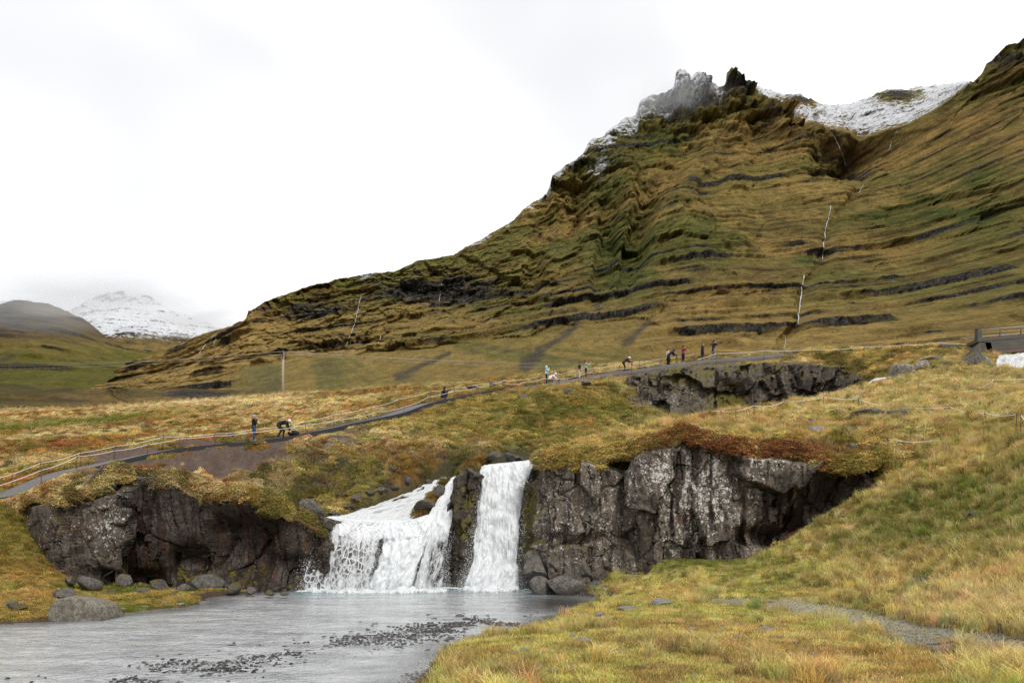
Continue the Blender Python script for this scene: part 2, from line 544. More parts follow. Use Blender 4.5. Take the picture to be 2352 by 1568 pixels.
# ------------------------------------------------------------------ terrain grid, ground colours
GU = np.concatenate([np.arange(-900, -60, 20.0), np.arange(-60, 2412, 5.0), np.arange(2412, 3200, 20.0)])
_ly = [math.log(3.5)]
while math.exp(_ly[-1]) < 240:
    yy = math.exp(_ly[-1])
    st = 0.03 if yy < 9 else (0.009 if yy < 30.5 else (0.0035 if yy < 39.5 else (0.0075 if yy < 80 else 0.02)))
    _ly.append(_ly[-1] + st)
GY = np.exp(np.array(_ly))
GUU, GYY = np.meshgrid(GU, GY)
GXX = (GUU - CX) * GYY / F
GZZ = ground_z(GXX, GYY)                    # walkable surface
GZB = ground_z(GXX, GYY, back=True)         # the same with the step set back behind the rock faces

def _bil(A, u, y):
    i = np.clip(np.searchsorted(GY, y) - 1, 0, len(GY) - 2); j = np.clip(np.searchsorted(GU, u) - 1, 0, len(GU) - 2)
    a = np.clip((y - GY[i]) / (GY[i + 1] - GY[i]), 0, 1); b = np.clip((u - GU[j]) / (GU[j + 1] - GU[j]), 0, 1)
    return (A[i, j] * (1 - a) * (1 - b) + A[i + 1, j] * a * (1 - b) + A[i, j + 1] * (1 - a) * b + A[i + 1, j + 1] * a * b)
def gz(x, y):
    x = np.asarray(x, float); y = np.asarray(y, float)
    return _bil(GZZ, CX + x * F / y, y)
def hit(u, v, y0=9.0, y1=200.0, n=1500):
    ys = np.exp(np.linspace(math.log(y0), math.log(y1), n))
    xs = (u - CX) * ys / F
    zr = HC + (VH - v) * ys / F
    g = gz(xs, ys)
    k = np.nonzero(g >= zr)[0]
    i = k[0] if len(k) else n - 1
    return (float(xs[i]), float(ys[i]), float(g[i]))

def blob(u, v, cu, cv, ru, rv):
    return np.exp(-((u - cu) / ru) ** 2 - ((v - cv) / rv) ** 2)

C_STRAW = np.array((0.49, 0.37, 0.125)); C_PALE = np.array((0.58, 0.46, 0.23)); C_OLIVE = np.array((0.19, 0.165, 0.038))
C_GREEN = np.array((0.145, 0.165, 0.032)); C_YGREEN = np.array((0.43, 0.38, 0.11)); C_ORANGE = np.array((0.35, 0.175, 0.048))
C_RED = np.array((0.20, 0.072, 0.036)); C_SOIL = np.array((0.105, 0.074, 0.058)); C_GRAVEL = np.array((0.20, 0.19, 0.17))
C_BROWN = np.array((0.29, 0.175, 0.068)); C_MOSSY = np.array((0.31, 0.22, 0.07)); C_DARK = np.array((0.05, 0.045, 0.02))

def cover(x, y, z):
    """ground cover at world points: colour, height of growth, bare mask"""
    u = CX + x * F / y; v = VH - (z - HC) * F / y
    m = sstep(-0.1, 0.3, y - cliff_y(u))
    n1 = fbm(x * 0.35, y * 0.22, oct=4, seed=101); n2 = fbm(x * 1.3 + 7, y * 0.9, oct=4, seed=111)
    n3 = fbm(x * 0.12 + 2, y * 0.09, oct=3, seed=121); n4 = fbm(x * 3.0, y * 2.2, oct=3, seed=131)
    def mixc(c, col, w): return c + (col - c) * np.clip(w, 0, 1)[..., None]
    wu = u + 60 * (n1 - 0.5); wv = v + 24 * (n2 - 0.5)
    # lower meadow
    low = np.broadcast_to(C_YGREEN, u.shape + (3,)).copy()
    low = mixc(low, C_STRAW, sstep(0.42, 0.62, n1)); low = mixc(low, C_PALE, 0.35 * sstep(0.45, 0.62, n4))
    low = mixc(low, C_GREEN, 0.7 * sstep(0.55, 0.7, n2) * sstep(1450, 1330, wv))
    low = mixc(low, C_GREEN, 0.85 * blob(wu, wv, 1600, 1290, 160, 22))
    low = mixc(low, C_BROWN, sstep(0.46, 0.62, n2) * 0.6 * sstep(1455, 1500, wv) * sstep(2300, 2000, wu))
    low = mixc(low, C_BROWN, 0.6 * blob(wu, wv, 1500, 1440, 220, 14))
    slope = sstep(1330, 1230, wv) * sstep(1750, 1950, wu)
    sl = mixc(np.broadcast_to(C_OLIVE * 1.25, u.shape + (3,)).copy(), C_STRAW, sstep(0.42, 0.60, n2))
    sl = mixc(sl, C_GREEN * 1.15, 0.75 * sstep(0.52, 0.66, n1))
    sl = mixc(sl, C_PALE, 0.75 * sstep(0.55, 0.70, n4) * sstep(0.35, 0.6, n2))
    low = low + (sl - low) * slope[..., None]
    low = mixc(low, C_PALE, 0.55 * blob(wu, wv, 2300, 1390, 240, 50))
    left = sstep(600, 500, u) * (1 - m)
    lf = mixc(np.broadcast_to(C_MOSSY * 1.15, u.shape + (3,)).copy(), C_GREEN, sstep(0.48, 0.62, n2))
    lf = mixc(lf, C_ORANGE * 0.8, 0.7 * sstep(0.54, 0.66, n1) * sstep(1340, 1290, wv))
    lf = mixc(lf, C_GREEN * 0.9, 0.6 * sstep(1340, 1250, wv))
    low = low + (lf - low) * left[..., None]
    # upper heath
    up = np.broadcast_to(C_STRAW * 0.95, u.shape + (3,)).copy()
    streak = fbm(x * 0.10, y * 0.33 + x * 0.02, oct=4, seed=141)
    rw = 0.35 + 0.65 * sstep(1500, 1100, u)
    up = mixc(up, C_ORANGE, rw * sstep(0.39, 0.52, streak))
    up = mixc(up, C_RED * 1.15, rw * 0.8 * sstep(0.53, 0.63, n1) )
    up = mixc(up, C_OLIVE, 0.85 * sstep(0.52, 0.66, n2))
    n6 = fbm(x * 0.75 + 11, y * 0.6, oct=4, seed=161)
    up = mixc(up, np.array((0.075, 0.07, 0.02)), 0.75 * sstep(0.54, 0.64, n6))
    up = mixc(up, C_PALE, 0.8 * sstep(0.50, 0.62, n3) * sstep(0.40, 0.56, n4))
    up = mixc(up, C_GREEN, 1.0 * np.exp(-((wv - (985 - 0.09 * u)) / 9.0) ** 2) * sstep(430, 250, wu))
    up = mixc(up, C_PALE, 0.85 * np.exp(-((wv - (935 - 0.043 * (u - 250))) / 8.0) ** 2) * sstep(300, 420, wu) * sstep(800, 620, wu))
    # hollow behind the falls and slope under the ridge
    bowl = blob(wu, wv, 1330, 965, 330, 75) * sstep(1680, 1600, u)
    bw = mixc(np.broadcast_to(C_OLIVE * 1.1, u.shape + (3,)).copy(), C_STRAW * 0.75, sstep(0.46, 0.60, n2))
    bw = mixc(bw, C_ORANGE * 0.8, 0.9 * blob(wu, wv, 1270, 950, 130, 35) * sstep(0.38, 0.52, n1))
    bw = mixc(bw, np.array((0.06, 0.062, 0.016)), 0.7 * sstep(0.53, 0.62, n6)); bw = mixc(bw, C_GREEN * 0.8, 0.7 * sstep(0.52, 0.62, n4))
    up = up + (bw - up) * np.clip(bowl * 1.4, 0, 1)[..., None]
    tus = sstep(1000, 1060, wv) * sstep(550, 700, u) * sstep(1250, 1180, u) * m
    tu = mixc(np.broadcast_to(C_OLIVE, u.shape + (3,)).copy(), C_STRAW * 0.8, sstep(0.46, 0.62, n2))
    tu = mixc(tu, C_ORANGE * 0.6, 0.8 * sstep(0.52, 0.64, n1)); tu = mixc(tu, np.array((0.06, 0.062, 0.016)), 0.8 * sstep(0.50, 0.60, n6)); tu = mixc(tu, C_SOIL, 0.8 * sstep(0.56, 0.62, n4))
    up = up + (tu - up) * tus[..., None]
    # knoll over the right cliff
    kn = sstep(1230, 1330, u) * m * sstep(900, 935, wv) * sstep(60, 46, y)
    kc = mixc(np.broadcast_to(C_STRAW, u.shape + (3,)).copy(), C_OLIVE * 1.2, sstep(0.5, 0.66, n2))
    kc = mixc(kc, C_PALE, 0.85 * sstep(0.47, 0.60, n4) * sstep(1010, 960, wv))
    kc = mixc(kc, C_ORANGE * 0.9, 0.4 * sstep(0.50, 0.60, n1))
    kc = mixc(kc, C_RED * 0.9, sstep(0.28, 0.44, n2) * np.clip(1.5 * blob(wu, v, 1720, 1038, 240, 20), 0, 1))
    up = up + (kc - up) * kn[..., None]
    rs = sstep(1990, 2080, u) * sstep(70, 60, y) * m
    rc = mixc(np.broadcast_to(C_STRAW * 0.9, u.shape + (3,)).copy(), C_YGREEN * 0.8, sstep(0.45, 0.6, n2))
    rc = mixc(rc, C_OLIVE, 0.8 * sstep(0.52, 0.64, n1)); rc = mixc(rc, C_PALE, 0.8 * sstep(0.5, 0.62, n4))
    up = up + (rc - up) * rs[..., None]
    col = low + (up - low) * m[..., None]
    # bare soil between the path and the left cliff
    pd, pp, ps = line_d(x, y, PATHXY)
    reg = m * sstep(150, 230, wu) * sstep(840, 760, wu + 0.75 * (wv - 1030)) * sstep(9.5, 7.0, pd) * (y < 53)
    n5 = fbm(x * 0.55 + 4, y * 0.8, oct=4, seed=151)
    soil = reg * sstep(0.40, 0.46, 1 - n5 - 0.12 * sstep(1085, 1130, v) + 0.10 * sstep(1080, 1045, v) - 0.02)
    soil = np.maximum(soil, m * sstep(1.9, 1.25, pd + 0.8 * (n2 - 0.5)))
    td, tp, _ = line_d(x, y, TRACKXY)
    tw = np.interp(tp, np.arange(len(TRACKW)), TRACKW)
    trk = sstep(1.0, 0.55, td / tw + 1.1 * (n2 - 0.5)) * (1 - m)
    trk2 = (1 - m) * blob(wu, wv, 2110, 1335, 60, 9)
    trk = np.maximum(trk, trk2)
    sd = poly_sd(x, y, SHORE)
    shore = (1 - m) * sstep(0.55, 0.1, sd + 0.7 * (n2 - 0.5))
    rockm = m * blob(u, v, 1180, 1055, 90, 22) * 0.4
    bd = m * bed(x, y)
    bare = np.clip(np.maximum(np.maximum(np.maximum(soil, trk), shore), bd), 0, 1)
    col = mixc(col, C_DARK, bd)
    col = mixc(col, C_SOIL * (0.75 + 0.5 * n4[..., None]), soil)
    col = mixc(col, C_GRAVEL * (0.6 + 0.8 * n4[..., None]), 0.62 * trk)
    col = mixc(col, C_SOIL * 0.7, shore)
    col = col * (0.86 + 0.28 * n4[..., None])
    return np.clip(col, 0.004, 0.9), bare, m

GCOL, GBARE, _m = cover(GXX, GYY, GZZ)

# ---- ground material
n = N('ground_cover')
vec = n.geo('Position')
a = n.attr('col')
f1 = n.noise(vec, 9.0, 6.0, 0.7)
f2 = n.noise(vec, 38.0, 4.0, 0.7)
c = n.mix(1.0, a, n.ramp(f1, [(0.25, 0.55), (0.75, 1.45)]), 'MULTIPLY')
c = n.mix(1.0, c, n.ramp(f2, [(0.25, 0.70), (0.75, 1.30)]), 'MULTIPLY')
hb = n.math('ADD', n.math('MULTIPLY', f1, 0.7), n.math('MULTIPLY', f2, 0.3))
n.principled(c, 0.9, n.bump(hb, 0.9, 0.12), 0.15)
M_GROUND = n.m
nr, nc = GUU.shape
V = np.stack([GXX, GYY, GZB], -1).reshape(-1, 3)
ground = mobj('ground', mesh_from('ground', V, grid_faces(nr, nc)[:, ::1], M_GROUND, True, {'col': GCOL.reshape(-1, 3)}))
tag(ground, kind='structure')

# ---- turf roofing over the top of the rock faces
for ua, ub in ((52.0, 738.0), (1234.0, 2038.0)):
    tu = np.arange(ua, ub + 1, 3.0)
    kk = np.concatenate([[-0.26, -0.30, -0.20], np.linspace(-0.10, 1.0, 26)])
    TU = np.broadcast_to(tu, (len(kk), len(tu)))
    e0 = edge_y(tu) + 0.1; e1 = edge_y(tu) + step_off(tu) + 0.20
    lipn = 0.5 * (fbm(tu / 22.0, tu * 0 + 8.8, oct=3, seed=77) - 0.5)
    TY = np.where(kk[:, None] < 0, e0 + kk[:, None] * (1.0 + lipn) , e0 + (e1 - e0) * kk[:, None])
    TX = (TU - CX) * TY / F
    TZ = ground_z(TX, np.maximum(TY, (edge_y(tu) + 0.95)[None, :]))
    TZ = TZ - np.array([0.60, 0.24, 0.05] + [0] * 26)[:, None] * (0.6 + 0.9 * fbm(TX * 2, TY * 2, oct=2, seed=78))
    tc_, _, _ = cover(TX, np.maximum(TY, e0 + 0.3), TZ)
    tag(mobj('turf', mesh_from('turf', np.stack([TX, TY, TZ], -1).reshape(-1, 3), grid_faces(*TU.shape), M_GROUND, True, {'col': tc_.reshape(-1, 3)})), kind='structure')

# ---- land all round, below and behind the view
mb = MB()
mb.box((0, 3000, -40), (16000, 16000, 2))
wide = mb.build('ground_plain', plain('plain_heath', (0.14, 0.11, 0.04), 0.9, 0.4, 0.02))
tag(wide, kind='structure')
mb = MB()
mb.box((0, -21, 0.4), (160, 49.0, 1.3))
bk = mb.build('ground_behind', M_GROUND)
at = bk.data.attributes.new('col', 'FLOAT_COLOR', 'POINT')
at.data.foreach_set('color', np.tile(np.array([0.24, 0.19, 0.06, 1.0], np.float32), len(bk.data.vertices)))
tag(bk, kind='structure')

# ------------------------------------------------------------------ mountains
n = N('mountain_cover')
vec = n.geo('Position')
a = n.attr('col')
sn = n.attr('snow', 'Fac'); rk = n.attr('rock', 'Fac')
f1 = n.noise(n.geo('Position', (1, 0.3, 0.75)), 0.080, 9.0, 0.74)
f2 = n.noise(n.geo('Position', (1, 0.3, 0.8)), 0.40, 5.0, 0.75)
f3 = n.noise(n.geo('Position', (1, 0.4, 1.3)), 0.030, 7.0, 0.72)
c = n.mix(1.0, a, n.ramp(f1, [(0.28, 0.50), (0.72, 1.50)]), 'MULTIPLY')
c = n.mix(1.0, c, n.ramp(f2, [(0.25, 0.55), (0.75, 1.45)]), 'MULTIPLY')
c = n.mix(1.0, c, n.ramp(f3, [(0.3, (0.72, 0.78, 0.8)), (0.7, (1.25, 1.18, 1.1))]), 'MULTIPLY')
rn = n.noise(n.geo('Position', (1, 1, 0.30)), 0.30, 7.0, 0.78)
rcol = n.ramp(rn, [(0.34, (0.012, 0.011, 0.011)), (0.52, (0.050, 0.045, 0.040)), (0.68, (0.19, 0.175, 0.155))])
rfac = n.ramp(n.math('ADD', rk, n.math('MULTIPLY', n.math('SUBTRACT', f1, 0.5), 0.9)), [(0.38, 0.0), (0.58, 1.0)])
c = n.mix(rfac, c, rcol)
sfac = n.ramp(n.math('ADD', sn, n.math('MULTIPLY', n.math('SUBTRACT', n.noise(n.geo('Position', (1, 1, 2.5)), 0.05, 9.0, 0.76), 0.5), 2.6)), [(0.46, 0.0), (0.54, 1.0)])
c = n.mix(sfac, c, (0.82, 0.84, 0.88))
n.principled(c, 0.92, n.bump(n.math('ADD', n.math('MULTIPLY', f1, 5.0), n.math('MULTIPLY', f2, 1.6)), 1.0, 3.0), 0.1)
M_MOUNT = n.m

def strata(y, z, x, U, period, strength, cliff=0.32, seed=0, warp=0.4):
    """push the face back and forth in steps at level beds: returns dy and cliff mask"""
    zs = z - 0.028 * x + 0.5 * period * warp * (fbm(x / 40.0, z / 60.0, oct=4, seed=seed + 5) - 0.5) + period * warp * 2 * (fbm(x / 260.0, z / 400.0, oct=4, seed=seed) - 0.5)
    ph = zs / period
    k = np.floor(ph); fr = ph - k
    rnd = _hash(k, k * 0, k * 0, seed + 3)
    st = strength * (0.35 + 0.9 * rnd) * sstep(0.38, 0.58, fbm(x / 110.0 + k * 5.7, k * 3.3, oct=5, seed=seed + 9, rough=0.6))
    h = np.clip((fr - cliff) / (1 - cliff), 0, 1)
    return st * (h - fr), np.where(fr < cliff, 1.0, 0.0) * np.clip(st / max(strength, 1e-6), 0, 1.2)

def e_smooth(U, V):
    ln = np.interp(U, [300, 600, 800, 1000, 1200, 1400, 1560], [860, 835, 812, 792, 772, 735, 760])
    return sstep(-6, 16, V - ln) * sstep(1620, 1380, U) * sstep(480, 640, U)

def mountain(name, ucols, ridge, foot, yfoot, yridge, rows, colour, lip=None, g=1.5, hidden=None, period=34.0, bedamp=1.0, ravine=30.0, post=None):
    U1 = np.asarray(ucols, float)
    rv = np.interp(U1, [p[0] for p in ridge], [p[1] for p in ridge])
    fv = np.interp(U1, [p[0] for p in foot], [p[1] for p in foot])
    yf = np.interp(U1, [p[0] for p in yfoot], [p[1] for p in yfoot])
    yr = np.interp(U1, [p[0] for p in yridge], [p[1] for p in yridge])
    t = np.linspace(0, 1, rows)
    T = np.broadcast_to(t[:, None], (rows, len(U1)))
    U = np.broadcast_to(U1[None, :], T.shape)
    def gs(a, w):
        st_ = np.arange(U1[0] - 3 * w, U1[-1] + 3 * w, 2.0); q = np.interp(st_, U1, a); kx = np.arange(-3 * w, 3 * w + 1, 2.0); kw = np.exp(-(kx / w) ** 2); kw /= kw.sum()
        return np.interp(U1, st_, np.convolve(np.pad(q, len(kx) // 2, mode='edge'), kw, 'valid')[:len(st_)])
    rs_ = gs(rv, 45.0)
    Vv = fv + (rs_ - fv) * T + (rv - rs_) * sstep(0.80, 1.0, T)
    if lip is None:
        Y = yf + (yr - yf) * (1 - (1 - T) ** g)
    else:
        lv = np.minimum(np.interp(U1, [p[0] for p in lip], [p[1] for p in lip]), fv)
        yl = np.interp(U1, [p[0] for p in lip], [p[2] for p in lip])
        lv = gs(lv, 14.0); yl = gs(yl, 30.0)
        tl = np.clip((lv - fv) / (np.minimum(rs_, lv) - fv), 0.05, 1.0)
        A = T / tl; B = np.clip((T - tl) / np.maximum(1 - tl, 1e-6), 0, 1)
        Y = np.where(T <= tl, yf + (yl - yf) * (1 - (1 - np.clip(A, 0, 1)) ** g), yl + (yr - yl) * B)
    X = (U - CX) * Y / F; Z = HC + (VH - Vv) * Y / F
    dz = np.gradient(Z, axis=0) + 1e-6; dy = np.gradient(Y, axis=0)
    cot = np.clip(dy / dz, 0.1, 3.0)
    edge = sstep(1.0, 0.97, T) * sstep(0.0, 0.08, T)
    ex = {'U': U, 'V': Vv, 'T': T, 'X': X, 'Y': Y, 'Z': Z}
    crag = np.zeros_like(Y)
    rav = ravine * np.ones_like(Y); blk = 16.0 * np.ones_like(Y)
    if post is not None: D2, rav, blk, crag = post(ex, rav, blk)
    else: D2 = 0
    sml = 0.0 if post is None else e_smooth(U, Vv)
    att = (1 - 0.85 * sml) * (1 - 0.85 * np.clip((crag - 2.5) / 18.0, 0, 1))
    crag = crag * (1 - 0.9 * sml); blk = blk * (1 - 0.6 * sml); rav = rav * (1 - 0.5 * sml)
    d1, c1 = strata(Y, Z, X, U, period, 0.95 * bedamp, 0.30, 1, 0.28)
    d2, c2 = strata(Y, Z, X, U, period * 0.43, 0.9 * bedamp, 0.36, 41, 0.3)
    lowk = sstep(0.06, 0.30, T)
    D = (d1 * period + d2 * period * 0.43 * lowk) * cot * att
    rid = 0.75 + 1.1 * (fbm(X / 120.0 + 0.5 * fbm(X / 90.0, Z / 120.0, oct=3, seed=71), Z / 420.0, oct=3, seed=61) - 0.5)
    rough = fbm(X / 40.0, Z / 48.0, Y / 120.0, oct=6, seed=81, rough=0.68) - 0.5
    c1 = c1 * (0.35 + 0.65 * att); c2 = c2 * (0.35 + 0.65 * att)
    d3, c3 = strata(Y, Z, X, U, period * 0.24, 0.45 * bedamp, 0.36, 57, 0.9)
    D = D + d3 * period * 0.24 * cot * lowk * att; c3 = c3 * lowk * att
    wx = X + 26 * (fbm(X / 40.0, Z / 40.0, oct=4, seed=93) - .5); wz = Z + 26 * (fbm(X / 40.0 + 5, Z / 40.0, oct=4, seed=94) - .5)
    for cs_, am in ((46.0, 1.0), (19.0, 0.55), (9.0, 0.3)):
        g1, g2, gid, gx, gy = worley(wx / cs_, wz / (cs_ * 1.25), int(cs_), 0.95)
        rn_ = _hash(gid % 9973, gid % 7919, gid * 0, 17); r4 = _hash(gid % 9973, gid % 7919, gid * 0, 18)
        D = D + crag * am * ((rn_ - 0.5) * 2 + (wz / (cs_ * 1.25) - gy) * 1.3 + (r4 - .5) * 1.5 * (wx / cs_ - gx))
    D = D + rav * (0.75 - rid) + blk * rough + D2
    c2 = np.clip(c2 + 0.7 * c3, 0, 1.2)
    Y2 = np.maximum(Y + D * edge, 150.0)
    # fine relief of the crest itself
    Z2 = Z.copy()
    cr = sstep(0.90, 1.0, T)
    Z2 = Z2 + cr * Y / F * (9.0 + 9.0 * sstep(1250, 1400, U)) * (fbm(X / 20.0, Y * 0 + 1.7, oct=5, seed=91, rough=0.72) - 0.5)
    X2 = X
    col, snow, rock = colour(ex, c1, c2, rough, rid, cot)
    # skirt down in front and a back side
    fr_y = Y2[0] * 0.62; fr_z = np.minimum(Z2[0] - 0.25 * (Y2[0] - fr_y), Z2[0] - 8)
    bk1 = (X2[-1] * 1.04, Y2[-1] * 1.04, Z2[-1] - 0.05 * Y2[-1]); bk2 = (X2[-1] * 1.3, Y2[-1] * 1.3, Z2[-1] * 0 - 30)
    XX = np.vstack([X2[0] * 0.62, X2, bk1[0], bk2[0]]); YY = np.vstack([fr_y, Y2, bk1[1], bk2[1]]); ZZ = np.vstack([fr_z, Z2, bk1[2], bk2[2]])
    def ext(Aa): return np.concatenate([Aa[:1], Aa, Aa[-1:], Aa[-1:]], 0)
    V = np.stack([XX, YY, ZZ], -1).reshape(-1, 3)
    at = {'col': ext(col).reshape(-1, 3), 'snow': ext(snow).ravel(), 'rock': ext(rock).ravel()}
    o = mobj(name, mesh_from(name, V, grid_faces(rows + 3, len(U1)), M_MOUNT, True, at))
    tag(o, kind='structure')
    def at_px(u, v):
        """point of the face nearest to (u, v)"""
        pu = CX + X2 * F / Y2; pv = VH - (Z2 - HC) * F / Y2
        k = np.argmin((pu - u) ** 2 + (pv - v) ** 2)
        return Vector((X2.flat[k], Y2.flat[k], Z2.flat[k]))
    return o, at_px

C_MT = np.array((0.295, 0.195, 0.064)); C_MO = np.array((0.190, 0.140, 0.044)); C_MG = np.array((0.085, 0.098, 0.022)); C_MB = np.array((0.120, 0.070, 0.028))

RIDGE = [(60,905),(160,886),(260,850),(380,802),(470,766),(520,752),(560,740),(568,732),(573,716),(605,695),(640,681),(700,660),(780,640),(860,626),(905,622),(960,600),(1040,585),
 (1080,562),(1110,547),(1180,505),(1205,480),(1230,462),(1255,445),(1262,432),(1268,406),(1300,381),(1325,366),(1340,350),(1352,326),(1385,312),(1402,300),(1416,284),(1440,271),(1462,262),(1470,232),(1500,219),(1530,212),(1548,200),
 (1553,166),(1563,158),(1575,164),(1588,178),(1604,162),(1618,166),(1632,182),(1648,200),(1660,198),(1667,192),(1669,166),(1680,153),(1690,157),(1700,167),(1707,182),(1715,188),(1724,186),(1732,197),(1745,201),(1770,209),(1792,210),(1800,216),(1838,214),(1852,226),
 (1876,234),(1890,241),(1950,239),(1988,228),(2002,222),(2016,212),(2040,206),(2070,206),(2100,202),(2160,195),(2225,186),(2236,188),(2255,170),(2266,146),(2278,139),(2296,120),(2312,104),(2335,98),(2352,86),(2420,40),(2600,-40),(2900,-80)]
FOOT = [(60,915),(300,912),(600,905),(1000,888),(1300,872),(1500,858),(1800,850),(2100,830),(2352,822),(2900,810)]
YFOOT = [(60,1100),(400,800),(700,620),(1200,480),(1700,430),(2352,400),(2900,400)]
YRIDGE = [(60,2300),(380,1900),(570,1500),(1000,1560),(1262,1600),(1470,1720),(1690,1700),(1730,1750),(1790,1950),(2100,2050),(2228,1960),(2242,1290),(2352,1240),(2900,1100)]
LIP = [(60,0,2300),(380,0,1900),(570,0,1500),(1000,0,1560),(1262,0,1600),(1470,0,1720),(1690,0,1700),(1715,200,1690),(1745,222,1660),(1790,262,1560),(1860,290,1480),(1990,300,1440),(2085,289,1390),(2150,255,1340),(2215,205,1300),(2242,0,1290),(2352,0,1240),(2900,0,1100)]
LIP = [(u, v if v else np.interp(u, [p[0] for p in RIDGE], [p[1] for p in RIDGE]), y) for u, v, y in LIP]

def main_post(e, rav, blk):
    u, v = e['U'], e['V']
    wu = u + 26 * (fbm(u / 60.0, v / 60.0, oct=4, seed=5) - 0.5) * 2; wv = v + 20 * (fbm(u / 50.0 + 9, v / 50.0, oct=4, seed=6) - 0.5) * 2
    D = 120 * blob(wu, wv, 1968, 352, 85, 44)             # the hollow under the snow
    # two deep ravines in the shoulder, edges run down to the left
    for cu, cv, ln, wd, dp, tilt in ((1388, 560, 120, 20, 75, -0.10), (1462, 540, 120, 26, 85, -0.25), (1320, 470, 90, 18, 55, -0.35), (1545, 395, 60, 30, 50, -0.6), (1230, 600, 90, 24, 40, -0.2), (1640, 420, 60, 22, 30, -0.7)):
        dd = (wu - cu) - tilt * (wv - cv)
        D = D + 0.7 * dp * sstep(1.6, 0.5, np.abs(dd) / wd) * np.exp(-((wv - cv) / ln) ** 2)
    # cliff belts: buttresses stand forward at the left end
    D = D - 40 * blob(wu, wv, 1430, 430, 40, 60) - 50 * blob(wu, wv, 1740, 290, 90, 30) - 45 * blob(wu, wv, 1560, 500, 50, 80)
    gul = np.exp(-((wu - np.interp(v, [420, 500, 600, 650, 740, 800], [1985, 1905, 1885, 1845, 1835, 1800])) / 14.0) ** 2) * sstep(410, 440, v)
    D = D + 16 * gul
    rav = rav * (0.35 + 0.6 * np.clip(blob(wu, wv, 1380, 520, 200, 180) + blob(wu, wv, 850, 700, 320, 70), 0, 1.2))
    blk = blk * (0.7 + 1.9 * np.clip(blob(wu, wv, 1550, 250, 260, 120) + blob(wu, wv, 1350, 420, 120, 110) + blob(wu, wv, 2330, 160, 90, 80), 0, 1.2))
    cg = 0
    for cu, cv, ru, rv_, w in ((1000, 660, 220, 50, .45), (700, 715, 160, 36, .4), (1750, 285, 120, 34, .8), (1570, 230, 130, 70, 1.0), (1700, 190, 60, 45, 1.0), (1330, 420, 110, 90, .5), (2310, 150, 90, 60, .7), (1440, 500, 110, 120, .32), (1965, 365, 90, 40, .4), (820, 785, 170, 18, .4), (1200, 640, 120, 80, .3), (2250, 480, 140, 60, .35)):
        cg = np.maximum(cg, w * blob(wu, wv, cu, cv, ru, rv_))
    return D, rav, blk, 2.5 + 24.0 * cg

